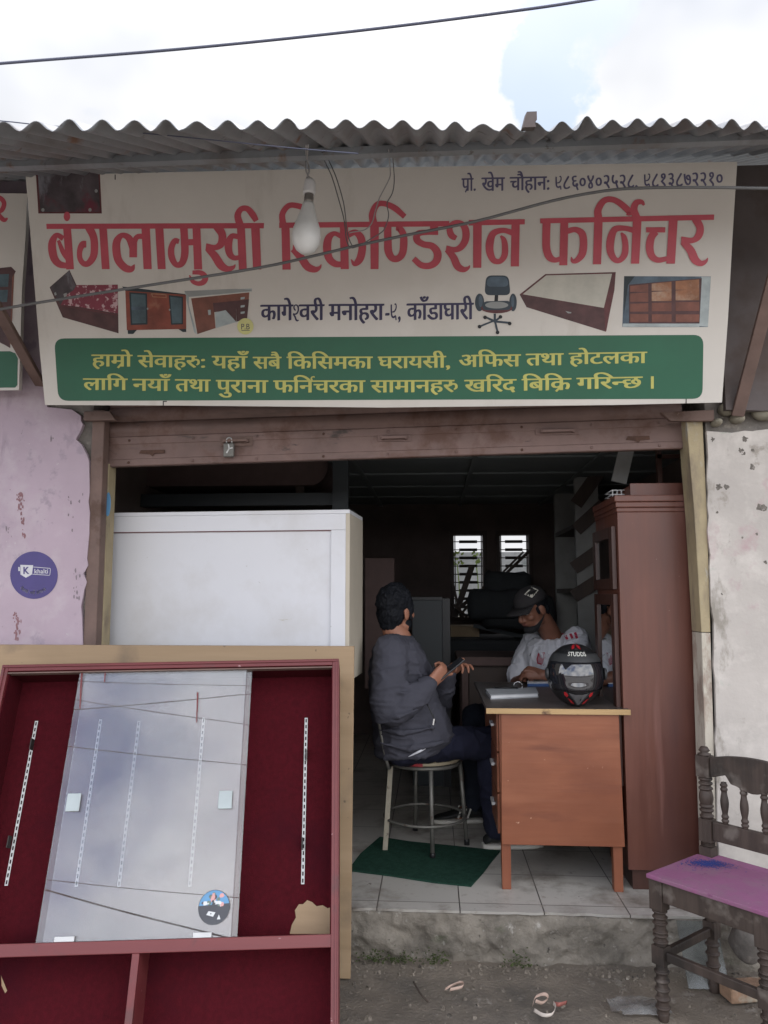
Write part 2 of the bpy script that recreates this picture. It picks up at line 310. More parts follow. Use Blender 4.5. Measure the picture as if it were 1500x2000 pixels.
# ------------------------------------------------------------------ letter outlines: code point: (advance, [contours as x, y, x, y ...]) in 1/1000 em
GL = {
2325: (762, [[777,551,452,551,452,349,505,387,569,399,628,389,675,358,706,307,716,239,712,192,701,141,681,90,651,39,579,80,602,115,620,154,632,196,636,237,631,278,617,307,593,324,562,330,508,312,452,258,452,0,371,0,371,174,312,136,272,123,226,118,180,123,138,137,100,161,71,195,52,238,46,290,49,328,60,362,77,391,101,417,164,452,244,464,296,461,339,454,333,381,293,388,249,391,198,385,159,365,135,334,127,292,135,246,158,214,190,194,228,188,270,193,307,209,371,260,371,551,0,551,0,622,777,622]]),
2326: (818, [[729,551,729,0,648,0,648,45,572,16,488,7,382,20,282,61,183,132,85,239,49,297,40,338,44,358,55,376,75,389,104,393,127,390,148,382,181,350,199,372,210,399,217,458,214,508,201,551,0,551,0,622,833,622,833,551], [534,232,567,236,598,247,648,280,648,551,281,551,294,509,298,458,289,385,263,328,221,285,166,253,238,179,314,124,396,90,490,79,572,89,610,102,648,122,648,198,593,174,521,164,476,169,437,184,403,207,378,238,361,276,356,319,368,384,404,433,460,463,531,473,575,471,616,463,610,394,576,401,540,404,497,399,465,382,444,354,437,316,444,279,465,252,496,237]]),
2327: (563, [[208,551,208,234,205,211,196,193,180,182,160,178,134,183,107,199,81,222,60,250,46,280,41,308,44,329,55,345,73,356,102,359,127,359,127,551,0,551,0,622,578,622,578,551,474,551,474,0,393,0,393,551]]),
2328: (591, [[605,551,502,551,502,0,421,0,421,166,352,132,310,122,259,118,189,128,134,159,98,206,86,266,96,320,109,345,128,366,92,389,65,420,48,457,42,497,52,551,0,551,0,622,605,622], [167,269,174,233,195,208,227,193,267,188,316,193,358,210,393,233,421,260,421,551,145,551,128,525,123,494,128,461,145,437,169,421,200,412,263,419,308,417,302,347,273,348,229,343,196,328,174,303]]),
2330: (634, [[649,551,545,551,545,0,465,0,465,165,403,133,363,122,317,118,247,129,191,161,153,211,141,275,144,303,154,330,185,371,38,369,38,441,367,441,389,440,382,370,350,370,298,364,257,346,230,315,221,274,228,236,250,210,281,193,317,188,363,193,403,210,465,260,465,551,0,551,0,622,649,622]]),
2331: (701, [[296,70,370,78,436,102,493,139,537,187,565,245,574,310,568,353,551,388,524,411,487,419,458,415,439,401,428,381,424,358,431,328,451,301,485,278,535,261,502,198,432,226,384,263,356,307,347,356,354,400,375,438,408,466,455,481,455,551,0,551,0,622,715,622,715,551,535,551,535,477,582,457,620,422,645,373,653,308,647,251,628,195,598,143,557,96,505,56,444,26,374,7,296,0,211,10,150,42,113,89,101,147,109,191,132,231,95,254,67,284,49,319,43,359,54,412,88,451,140,475,206,483,249,481,288,473,282,404,251,412,212,415,174,411,146,399,130,378,124,350,130,324,146,305,171,291,202,281,266,290,289,289,308,287,302,217,276,218,235,214,206,201,188,179,182,148,190,113,213,89,249,75]]),
2335: (504, [[519,551,371,551,371,349,316,349,236,341,181,318,157,297,140,273,129,246,126,215,132,171,148,136,173,108,206,89,243,78,283,74,333,77,375,87,455,121,482,47,389,14,338,3,286,0,221,7,163,26,114,58,77,101,54,155,46,220,55,280,80,330,119,369,170,397,227,414,288,420,290,551,0,551,0,622,519,622]]),
2336: (585, [[600,551,371,551,371,414,442,377,495,328,528,267,539,198,531,135,506,85,468,47,418,21,360,5,297,0,243,4,195,14,152,32,115,57,85,88,63,125,50,167,46,216,55,278,80,329,119,368,170,397,227,414,287,420,290,551,0,551,0,622,600,622], [293,72,358,80,411,103,446,142,458,200,451,246,429,287,393,321,343,349,308,349,241,342,187,321,162,301,143,277,130,246,126,210,138,149,174,106,227,81]]),
2337: (577, [[358,222,300,215,248,197,205,228,169,263,145,304,137,352,147,400,174,433,228,458,308,465,401,465,401,551,0,551,0,622,592,622,592,551,482,551,482,394,298,394,254,391,232,381,221,367,217,347,220,325,231,307,261,277,309,290,362,294,430,285,485,257,522,212,534,154,522,93,485,44,424,11,337,0,244,11,162,44,89,95,25,158,86,207,144,148,203,107,266,82,337,74,388,79,424,94,446,118,453,152,447,183,429,205,399,218]]),
2340: (570, [[481,551,481,0,400,0,400,328,291,328,200,322,172,313,150,299,132,274,126,237,135,189,163,143,209,94,271,40,217,-12,132,68,96,109,69,151,51,195,45,242,48,275,59,305,93,351,125,373,163,388,211,396,272,399,400,399,400,551,0,551,0,622,584,622,584,551]]),
2341: (642, [[553,551,553,0,472,0,472,180,403,147,359,136,308,132,229,144,164,181,114,240,83,322,164,346,217,378,245,418,255,467,249,511,232,543,205,562,171,568,148,565,130,556,118,541,114,521,119,498,134,481,160,468,195,461,187,391,129,405,84,431,56,468,46,519,55,568,83,604,123,625,172,632,212,628,251,615,285,592,312,561,330,520,336,469,326,402,296,349,248,307,182,274,207,243,234,221,269,207,314,203,362,208,403,223,439,246,472,275,472,551,390,551,390,622,656,622,656,551]]),
2342: (520, [[413,-58,373,11,342,73,316,70,287,68,203,79,162,92,125,113,93,140,68,176,51,219,46,272,50,313,62,348,79,377,102,401,139,426,183,443,234,453,290,456,295,551,0,551,0,622,534,622,534,551,376,551,376,385,327,385,234,378,201,369,173,355,153,338,139,317,129,292,126,262,136,214,166,175,216,149,287,140,312,141,306,176,311,206,327,226,349,236,373,240,411,234,439,216,455,190,461,162,457,134,447,113,410,86,439,37,480,-24]]),
2344: (555, [[0,622,569,622,569,551,466,551,466,0,385,0,385,298,204,298,204,244,201,220,190,202,174,192,153,188,128,193,102,209,56,260,42,290,37,318,40,339,51,355,69,366,98,369,385,369,385,551,0,551]]),
2346: (568, [[479,551,479,0,398,0,398,191,335,159,298,149,254,146,216,149,182,160,152,175,128,194,106,223,91,258,82,301,79,358,79,551,0,551,0,622,583,622,583,551], [398,551,160,551,160,369,163,304,173,266,190,240,220,223,263,217,302,222,338,236,398,280]]),
2347: (771, [[460,551,460,349,514,386,544,396,578,399,637,389,684,358,715,307,725,239,721,192,710,141,690,90,660,39,588,80,611,115,629,154,641,196,645,237,640,278,625,307,601,324,570,330,516,312,460,257,460,0,379,0,379,193,323,160,288,150,248,146,210,150,176,161,147,177,125,197,104,228,90,262,82,302,79,354,79,551,0,551,0,622,786,622,786,551], [160,551,160,360,166,281,175,259,188,240,213,223,248,217,287,221,321,234,379,278,379,551]]),
2348: (571, [[585,551,482,551,482,0,401,0,401,165,336,133,293,122,241,118,188,123,141,139,101,164,71,198,52,238,46,286,50,326,61,362,80,393,107,418,176,453,265,464,299,463,339,459,369,454,363,385,318,392,268,395,230,392,365,224,401,256,401,551,0,551,0,622,585,622], [127,287,135,242,161,210,198,190,242,184,277,187,308,195,168,370,137,335]]),
2350: (598, [[509,551,509,0,428,0,428,250,207,250,207,213,203,185,193,166,177,155,159,151,119,164,80,196,51,237,39,278,42,295,53,309,71,318,100,321,126,321,126,551,0,551,0,622,612,622,612,551], [428,551,207,551,207,321,428,321]]),
2351: (580, [[595,622,595,551,491,551,491,0,410,0,410,179,343,147,301,136,253,132,210,136,172,147,137,166,108,193,62,263,38,353,92,369,130,390,153,418,160,457,157,484,149,509,123,551,0,551,0,622], [129,301,152,258,180,228,215,209,259,203,306,208,346,224,380,247,410,274,410,551,211,551,233,498,240,445,233,396,212,355,178,324]]),
2352: (409, [[395,42,341,-12,230,87,138,181,75,256,47,305,40,340,44,359,55,376,75,389,104,393,127,390,148,382,181,349,215,371,238,399,252,431,256,468,251,514,239,551,0,551,0,622,424,622,424,551,320,551,332,510,336,458,331,407,314,365,288,330,254,301,167,254,272,147]]),
2354: (678, [[0,551,0,622,693,622,693,551,589,551,589,0,508,0,508,355,494,356,445,344,421,327,397,301,375,262,356,208,279,232,311,313,263,342,209,353,174,347,148,330,131,304,126,271,131,234,148,199,174,163,210,127,309,40,255,-12,149,84,106,129,73,176,52,224,45,275,51,323,70,362,97,391,131,411,168,422,204,426,246,422,285,412,320,394,354,370,385,394,419,412,457,423,499,426,508,551]]),
2357: (556, [[571,551,467,551,467,0,387,0,387,165,324,133,282,122,233,118,182,123,137,139,99,164,71,198,52,238,46,286,50,326,60,362,78,393,104,418,170,453,255,464,288,463,326,459,354,454,349,381,306,388,259,391,204,384,162,364,136,331,127,287,135,243,159,212,193,194,235,188,283,194,325,211,387,260,387,551,0,551,0,622,571,622]]),
2358: (680, [[122,189,90,193,64,207,46,227,40,255,44,280,58,299,79,310,104,314,142,307,191,276,237,299,273,335,297,384,305,443,298,493,275,533,242,558,199,566,172,563,153,553,142,537,138,516,148,484,162,467,186,454,221,445,270,440,253,370,171,385,113,418,78,463,66,517,75,563,102,600,145,624,204,632,250,627,292,611,329,584,359,547,378,499,384,440,375,374,350,312,308,260,254,221,341,135,414,43,350,-1,258,118,179,194], [591,551,591,0,510,0,510,551,421,551,421,622,695,622,695,551]]),
2360: (676, [[587,551,587,0,506,0,506,266,448,254,380,251,292,259,212,277,167,253,264,146,380,42,326,-12,221,87,133,181,73,256,46,305,40,340,44,359,55,376,75,389,104,393,127,390,148,382,181,350,199,372,210,399,217,458,213,512,201,551,0,551,0,622,691,622,691,551], [369,322,440,326,506,339,506,551,281,551,293,511,298,458,289,385,262,333]]),
2361: (531, [[321,69,354,82,380,98,397,120,403,148,396,182,374,208,336,224,280,229,219,222,175,201,147,167,138,124,150,64,167,33,197,-1,302,-89,248,-142,167,-73,108,-9,70,57,58,130,62,166,73,198,92,225,115,248,83,292,72,320,69,352,79,400,106,433,159,458,229,465,361,465,361,551,0,551,0,622,546,622,546,551,442,551,442,394,230,394,186,391,164,381,153,367,149,347,159,312,183,284,232,296,284,300,347,295,397,279,434,255,461,225,476,190,481,153,473,100,447,57,405,24,348,2]]),
2309: (764, [[470,218,459,157,425,114,374,89,312,80,270,84,231,96,194,116,159,144,93,229,29,356,100,382,145,287,193,215,246,168,305,153,340,157,367,171,385,193,391,227,386,262,371,293,318,347,260,341,255,411,313,418,352,435,373,461,380,494,374,525,357,546,331,558,302,562,235,552,171,525,146,594,211,620,252,629,298,632,367,622,418,593,449,549,459,495,455,458,442,426,421,398,392,375,412,355,486,350,543,353,594,363,594,551,521,551,521,622,779,622,779,551,675,551,675,0,594,0,594,290,547,282,498,279,455,282,466,251]]),
2366: (259, [[170,551,170,0,89,0,89,551,0,551,0,622,273,622,273,551]]),
2367: (259, [[89,551,0,551,0,622,80,622,61,669,53,724,57,761,68,794,86,824,111,849,179,884,266,896,335,891,399,877,460,853,516,820,618,730,704,615,620,615,542,706,459,772,373,811,283,824,221,817,174,795,144,760,134,714,144,662,165,622,273,622,273,551,170,551,170,0,89,0]]),
2368: (259, [[-185,615,-211,682,-220,748,-210,807,-178,855,-128,886,-61,896,-6,889,39,868,76,831,108,779,136,709,163,622,273,622,273,551,170,551,170,0,89,0,89,551,0,551,0,622,87,622,58,712,29,776,-8,813,-57,825,-92,819,-118,801,-134,771,-139,733,-129,672,-105,615]]),
2369: (0, [[-248,-12,-193,5,-136,11,-69,1,-20,-28,12,-72,22,-129,10,-184,-25,-229,-81,-258,-157,-268,-247,-257,-325,-222,-392,-169,-455,-100,-394,-57,-320,-136,-284,-163,-246,-182,-204,-192,-157,-196,-111,-191,-78,-178,-58,-154,-51,-122,-57,-93,-76,-73,-102,-61,-131,-57,-180,-62,-222,-79]]),
2375: (0, [[-169,615,-211,740,-232,778,-256,804,-283,818,-315,823,-354,819,-385,809,-409,882,-367,892,-318,896,-268,890,-225,871,-187,836,-154,784,-123,711,-94,615]]),
2376: (0, [[-179,615,-229,674,-273,698,-320,703,-361,697,-402,682,-428,751,-380,767,-326,773,-284,768,-246,752,-214,726,-187,692,-222,775,-242,799,-263,815,-287,824,-316,827,-356,823,-386,813,-409,882,-367,892,-318,896,-268,890,-225,871,-187,836,-154,784,-123,711,-94,615]]),
2379: (259, [[170,551,170,0,89,0,89,551,0,551,0,622,273,622,273,551], [90,615,49,740,27,778,3,804,-24,818,-56,823,-95,819,-126,809,-150,882,-108,892,-59,896,-9,890,35,871,72,836,106,784,136,711,165,615]]),
2380: (259, [[170,551,170,0,89,0,89,551,0,551,0,622,273,622,273,551], [80,615,31,674,-14,698,-61,703,-102,697,-143,682,-169,751,-121,767,-67,773,-25,768,13,752,45,726,72,692,37,775,17,799,-4,815,-28,824,-57,827,-97,823,-127,813,-150,882,-108,892,-59,896,-9,890,35,871,72,836,106,784,136,711,165,615]]),
2305: (0, [[-188,847,-184,866,-174,882,-158,892,-139,896,-120,893,-104,882,-93,866,-89,847,-93,828,-104,812,-120,801,-139,797,-158,801,-174,812,-184,828], [69,863,38,778,-8,722,-67,690,-138,680,-206,691,-264,725,-313,781,-352,863,-283,887,-255,826,-223,782,-184,756,-135,747,-85,756,-49,785,-24,829,-5,889]]),
2406: (551, [[275,121,220,127,172,147,131,177,101,218,81,266,75,321,81,376,101,425,131,464,171,495,219,514,274,520,330,514,379,495,419,464,450,424,470,375,476,319,470,264,451,216,420,176,380,146,331,127], [273,192,321,201,360,229,386,271,394,322,386,374,362,414,325,440,277,449,230,440,191,412,166,370,157,318,165,267,189,227,226,201]]),
2407: (551, [[275,632,339,623,388,594,419,551,429,499,425,461,412,424,388,386,353,347,241,256,362,160,396,129,418,99,429,68,433,34,430,4,421,-24,386,-79,321,-30,343,0,350,34,342,69,310,103,128,254,132,276,225,340,293,396,334,448,348,498,343,526,328,546,304,558,276,562,248,558,228,548,214,532,210,510,214,489,226,472,247,456,280,444,231,386,188,410,158,438,140,473,134,517,138,544,149,571,167,595,195,615,230,628]]),
2408: (551, [[477,33,413,-12,322,115,239,208,187,204,155,208,128,222,110,242,104,270,109,295,122,314,143,325,168,329,206,321,255,291,295,312,329,346,352,389,360,442,352,494,328,531,290,553,243,561,178,553,110,526,84,595,163,623,247,632,299,627,347,611,386,585,417,548,437,499,443,440,434,374,408,316,368,268,316,233,405,133]]),
2409: (551, [[90,594,155,620,198,629,248,632,319,623,373,596,406,553,417,498,413,463,402,433,384,406,358,384,400,362,428,332,444,297,450,257,442,209,419,168,380,133,329,108,389,44,442,-25,377,-67,312,22,254,91,193,87,162,91,135,105,117,125,111,152,116,178,129,197,150,208,175,212,218,204,274,167,316,180,345,200,361,227,367,260,360,292,341,319,308,338,264,346,193,340,189,411,242,414,281,422,308,434,326,451,335,472,338,495,332,525,314,546,287,558,252,562,184,552,115,525]]),
2410: (551, [[428,127,418,77,388,35,340,7,277,-2,236,2,199,15,167,34,142,61,125,94,120,131,128,183,157,241,225,320,139,413,90,480,68,533,62,579,64,605,69,632,154,617,147,579,156,530,192,467,275,375,358,469,396,531,406,576,399,617,483,632,490,579,484,529,460,477,411,412,327,322,396,239,423,178], [200,138,204,113,217,90,240,74,274,69,305,74,328,88,343,110,348,136,343,168,323,209,274,266,226,210,205,169]]),
2411: (551, [[477,-67,441,-1,404,76,371,150,348,208,312,207,228,218,189,232,155,253,125,283,103,321,89,369,84,428,87,476,98,529,116,582,143,632,227,611,182,516,168,468,164,417,173,356,199,312,244,285,308,276,326,277,320,313,325,342,342,362,365,373,391,377,427,371,453,353,470,327,475,298,471,270,460,249,441,232,418,221,453,143,501,48,549,-35]]),
2412: (551, [[470,-67,437,-8,406,56,384,106,335,104,274,110,224,127,184,154,155,189,138,229,132,272,144,326,158,351,180,373,148,397,124,426,108,460,103,501,106,531,116,557,133,580,156,599,215,624,288,632,346,629,391,622,385,552,345,560,292,563,245,559,211,545,191,523,184,492,189,464,204,443,226,426,254,414,333,423,361,422,384,419,377,350,354,352,324,352,279,347,243,331,220,304,212,266,221,226,247,197,286,180,332,174,357,175,353,195,352,210,357,240,373,260,394,270,418,274,456,268,484,250,500,224,506,196,502,169,491,148,473,131,451,120,490,45,542,-35]]),
2413: (551, [[512,270,509,216,500,169,484,131,462,101,405,62,334,49,276,55,225,74,179,108,140,159,106,228,78,319,55,433,38,573,118,588,133,451,155,336,184,244,222,178,270,137,330,123,381,133,412,164,427,212,432,275,429,324,420,370,404,410,383,441,355,461,322,468,300,465,283,455,273,439,269,418,280,384,296,368,320,356,401,342,384,272,298,288,239,321,205,366,193,420,202,468,228,506,268,531,322,539,376,530,423,504,460,463,489,408,506,343]]),
2414: (551, [[273,0,223,4,176,18,134,41,101,74,79,117,72,171,82,233,115,301,180,388,382,632,444,579,233,324,171,236,158,202,154,168,162,124,187,96,224,79,268,74,318,78,366,91,414,112,465,142,501,68,399,21,340,5]]),
2415: (551, [[71,470,76,513,92,552,116,585,150,611,192,627,240,632,309,620,362,586,396,532,407,465,398,406,372,359,329,325,271,307,294,292,317,274,460,158,491,129,512,99,523,68,527,34,524,4,515,-24,480,-79,416,-30,437,0,444,34,436,69,404,103,166,300,120,345,91,386,76,427], [151,464,157,426,175,397,203,377,237,371,274,378,302,398,320,429,326,467,320,504,303,535,275,554,240,561,205,554,176,535,157,504]]),
2404: (379, [[194,622,275,622,275,0,194,0]]),
44: (219, [[59,-118,111,-94,147,-59,169,-17,176,26,171,66,157,97,134,116,105,123,81,119,63,107,50,89,46,66,50,43,60,26,75,15,95,10,98,-19,93,-50,80,-78,59,-99]]),
45: (323, [[283,267,40,267,40,174,283,174]]),
46: (219, [[109,111,86,106,67,93,54,74,49,51,54,28,67,9,86,-4,109,-9,132,-4,151,9,164,28,169,51,164,74,151,93,132,106]]),
58: (219, [[109,458,86,453,67,440,54,421,49,398,54,375,67,356,86,343,109,338,132,343,151,356,164,375,169,398,164,421,151,440,132,453], [109,111,86,106,67,93,54,74,49,51,54,28,67,9,86,-4,109,-9,132,-4,151,9,164,28,169,51,164,74,151,93,132,106]]),
}
def glyph(ch):
    adv, cs = GL[ord(ch)]
    return adv, [[(c[i], c[i + 1]) for i in range(0, len(c), 2)] for c in cs]
def clipx(c, xm):
    o = []
    for i in range(len(c)):
        a, b = c[i - 1], c[i]
        if (a[0] <= xm) != (b[0] <= xm):
            t = (xm - a[0]) / (b[0] - a[0]); o.append((xm, a[1] + (b[1] - a[1]) * t))
        if b[0] <= xm: o.append(b)
    return o
def stroke_poly(pts, k=6):
    """pts (x, y, width) -> closed outline of a pen stroke"""
    q = spline(pts, k) if len(pts) > 2 else [tuple(p) for p in pts]
    l, r = [], []
    for i, p in enumerate(q):
        a = q[max(i - 1, 0)]; b = q[min(i + 1, len(q) - 1)]; dx, dy = b[0] - a[0], b[1] - a[1]; n = math.hypot(dx, dy) or 1
        l.append((p[0] - dy / n * p[2] / 2, p[1] + dx / n * p[2] / 2)); r.append((p[0] + dy / n * p[2] / 2, p[1] - dx / n * p[2] / 2))
    return l, r
def embolden(c, ex, ey):
    n = len(c); o = []
    for i in range(n):
        a, b, d = c[i - 1], c[i], c[(i + 1) % n]
        n1 = (b[1] - a[1], a[0] - b[0]); n2 = (d[1] - b[1], b[0] - d[0])
        l1 = math.hypot(*n1) or 1; l2 = math.hypot(*n2) or 1
        nx, ny = n1[0] / l1 + n2[0] / l2, n1[1] / l1 + n2[1] / l2
        q = nx * nx + ny * ny
        s = 2 / q if q > .5 else 2 / .5
        o.append((b[0] - nx * s * ex, b[1] - ny * s * ey))
    return o
def word_shapes(toks, ex=26, ey=0):
    """toks: letters in the order they are seen; half:X = without its stem, reph / rakar / ruu = joined r marks.
    Returns list of contour groups (each group filled with its holes), and width"""
    x = 0; groups = []; strokes = []
    for t in toks:
        if t == 'reph':
            strokes.append([(x - 40, 622, 70), (x - 75, 700, 66), (x - 50, 790, 60), (x + 25, 815, 56), (x + 50, 770, 40)]); continue
        if t == 'rakar':
            d = 330 if last == 'क' else 85
            strokes.append([(x - d, 250, 70), (x - d - 90, 120, 90), (x - d - 230, -70, 96)]); continue
        if t == 'ruu':
            strokes.append([(x - 130, 330, 70), (x - 30, 420, 84), (x + 90, 380, 100), (x + 110, 230, 100), (x + 20, 130, 60)]); x += 190; continue
        if t == 'half:श':
            strokes.append([(136, 394, 50), (70, 436, 72), (48, 530, 66), (105, 598, 52), (197, 594, 60), (258, 512, 78), (260, 381, 78), (197, 276, 70), (110, 241, 60), (0, 254, 66)])
            strokes.append([(11, 240, 60), (98, 140, 80), (153, 22, 84), (230, -20, 62), (293, 10, 20)])
            strokes[-2:] = [[(px + x + 20, py, w_) for px, py, w_ in q] for q in strokes[-2:]]; x += 330; continue
        if t == ' ': x += 260; continue
        half = t.startswith('half:'); ch = t[5:] if half else t
        adv, cs = glyph(ch)
        if ch == '९': cs = None
        if cs is None:
            strokes.append([(x + 110, 600, 95), (x + 115, 350, 105), (x + 150, 150, 100), (x + 270, 95, 80), (x + 400, 130, 90), (x + 440, -20, 80)])
            strokes.append([(x + 330, 610, 50), (x + 430, 590, 70), (x + 440, 450, 80), (x + 330, 330, 70), (x + 180, 300, 50)]); x += 551; continue
        if half:
            cut = adv - 175; cs = [clipx(c, cut) for c in cs]; adv = cut - 20
            cs = [c for c in cs if len(c) > 2]
        for k in ((-1, 0, 1) if ex > 12 else (0,)):          # a broad pen: verticals thicken, bars stay thin
            groups.append([[(px + x + k * ex, py + (k * ey if ex > 12 else 0)) for px, py in c] for c in cs])
        last = ch; x += adv
    return groups, strokes, x
def fill(mb, contours, fn, m=0):
    """flat fill of contours (2-D) through fn -> 3-D"""
    vs = [[Vector((p[0], p[1], 0)) for p in c] for c in contours if len(c) > 2]
    if not vs: return
    tri = tessellate_polygon(vs); ids = [mb.V(fn(p.x, p.y)) for c in vs for p in c]
    for t in tri: mb.F([ids[i] for i in t], m)
def strip(mb, pts, fn, m=0, k=6):
    l, r = stroke_poly(pts, k); a = [mb.V(fn(*p)) for p in l]; b = [mb.V(fn(*p)) for p in r]
    for i in range(len(a) - 1): mb.F((a[i], a[i + 1], b[i + 1], b[i]), m)
class Plane:
    """a flat surface in space that takes printed shapes; px(x, y, lift) = the point on it seen in that survey direction"""
    def __init__(s, p0, n): s.p0 = Vector(p0); s.n = Vector(n).normalized(); s.i = 0
    def px(s, x, y, lift=0): return onp(x, y, s.p0, s.n) + s.n * lift
def word(mb, toks, pl, x0, x1, yh0, yh1, yb, m=0, ex=26, ey=0, lift=.0006):
    """set a word between two pixels: headline from (x0,yh0) to (x1,yh1), baseline yb at x0"""
    g, st, wd = word_shapes(toks, ex, ey)
    def mk(lf):
        def fn(x, y):
            u = x / wd; X = x0 + (x1 - x0) * u; H = yh0 + (yh1 - yh0) * u; hgt = yb - yh0
            return pl.px(X, H + (622 - y) / 622 * hgt, lf)
        return fn
    for i, c in enumerate(g): fill(mb, c, mk(lift + .00008 * (i % 9)), m)
    for i, s in enumerate(st): strip(mb, s, mk(lift + .00012 * (7 + i)), m)
def latin(mb, txt, fn, x0, x1, y0, y1, m=0, bold=0.0):
    """roman letters from the built-in face, mapped by fn into the box x0..x1, y0 (top)..y1 (bottom)"""
    c = bpy.data.curves.new('text', 'FONT'); c.body = txt; c.size = 1; c.offset = bold; c.resolution_u = 3
    o = bpy.data.objects.new('text', c); COL.objects.link(o)
    dg = bpy.context.evaluated_depsgraph_get(); me = bpy.data.meshes.new_from_object(o.evaluated_get(dg))
    xs = [v.co.x for v in me.vertices]; ys = [v.co.y for v in me.vertices]
    a, b, cc, d = min(xs), max(xs), min(ys), max(ys)
    ids = [mb.V(fn(x0 + (v.co.x - a) / (b - a) * (x1 - x0), y1 + (v.co.y - cc) / (d - cc) * (y0 - y1))) for v in me.vertices]
    for p in me.polygons: mb.F([ids[i] for i in p.vertices], m)
    bpy.data.objects.remove(o); bpy.data.curves.remove(c); bpy.data.meshes.remove(me)
# ================================================================== THE PLACE
FZ = 0.19                      # shop floor above the street
YW = 3.30                      # street face of the shop wall
# ---- materials of the place
surf('ground', (.165, .138, .108), rough=.95, var=.3, vs=3, spots=(((.085, .075, .062), 1.6, .5, .18), ((.27, .245, .21), 11, .6, .1), ((.05, .055, .03), 2.2, .62, .08)), bump=.9, bs=70)
surf('concrete', (.19, .168, .138), rough=.95, var=.3, vs=9, spots=(((.10, .088, .072), 4, .5, .15), ((.33, .31, .275), 17, .6, .08), ((.07, .075, .045), 4.4, .64, .1, (1, 1, 2.5)), ((.05, .044, .036), 26, .64, .05)), bump=.9, bs=60)
surf('lavender', (.41, .325, .37), rough=.88, var=.09, vs=2.5, spots=(((.48, .415, .44), 3.1, .5, .2), ((.27, .215, .25), 5, .60, .12, (1, 1, .35)), ((.33, .27, .31), 11, .57, .08), ((.2, .17, .18), 34, .68, .04), ((.5, .47, .47), 18, .68, .04)), bump=.22, bs=22)
surf('whitewash', (.42, .385, .35), rough=.9, var=.12, vs=3.5, spots=(((.54, .50, .455), 3.5, .47, .16), ((.40, .29, .29), 3.4, .60, .1), ((.28, .33, .27), 3.8, .63, .08), ((.26, .235, .2), 7, .6, .09, (1, 1, .45)), ((.17, .15, .125), 20, .70, .04), ((.30, .27, .235), 5, .62, .05)), bump=.32, bs=22)
surf('masonry', (.15, .135, .12), rough=.95, var=.35, vs=14, spots=(((.3, .27, .23), 9, .58, .1),), bump=.8, bs=22)
surf('stone', (.24, .22, .17), rough=.9, var=.3, vs=9, bump=.4, bs=30)
surf('dark_metal_sheet', (.10, .082, .078), rough=.7, var=.25, vs=3, spots=(((.2, .2, .2), 5, .7, .02), ((.07, .045, .035), 3, .5, .2)), bump=.05)
surf('steel_brown', (.145, .095, .078), rough=.7, var=.22, vs=8, spots=(((.09, .05, .035), 7, .58, .12), ((.25, .2, .17), 22, .7, .04)), bump=.12)
surf('shutter', (.175, .115, .10), rough=.62, var=.2, vs=6, spots=(((.12, .066, .05), 5, .52, .14), ((.06, .045, .04), 9, .62, .08, (.5, 1, 1.6)), ((.1, .07, .06), 2.4, .6, .12, (.4, 1, 2)), ((.28, .2, .18), 30, .72, .05)), bump=.08, metal=.15)
surf('rust', (.085, .045, .032), rough=.85, var=.4, vs=30, bump=.3)
surf('cream_post', (.33, .27, .165), rough=.75, var=.16, vs=7, spots=(((.22, .175, .12), 8, .52, .12, (1, 1, .35)), ((.15, .11, .09), 14, .64, .05, (1, 1, .4)), ((.38, .35, .29), 9, .6, .06, (1, 1, .4))), bump=.25)
surf('worn_post', (.30, .235, .19), rough=.85, var=.2, vs=8, spots=(((.45, .41, .34), 7, .46, .08, (1, 1, .4)), ((.15, .11, .095), 11, .6, .08, (1, 1, .5))), bump=.25)
surf('roof_tin', (.25, .262, .275), rough=.55, var=.2, vs=3, metal=.2, spots=(((.17, .155, .15), 3.4, .5, .2, (1, .3, 1)), ((.2, .11, .07), 7, .6, .1, (1.2, .5, 1)), ((.12, .11, .105), 16, .62, .08)), bump=.08)
wood('purlin_wood', (.10, .07, .05), (.16, .12, .09), axis='X', scale=8, rough=.8)
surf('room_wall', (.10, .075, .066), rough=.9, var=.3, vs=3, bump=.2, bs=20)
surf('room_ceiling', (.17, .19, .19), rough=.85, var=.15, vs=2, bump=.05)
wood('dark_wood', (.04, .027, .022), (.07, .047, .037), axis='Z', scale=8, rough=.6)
surf('white_tile_core', (.5, .5, .48), rough=.5)
surf('iron', (.05, .046, .043), rough=.6, metal=.5, var=.3, vs=12)
surf('galvanised', (.42, .42, .41), rough=.4, metal=.8, var=.2, vs=14)
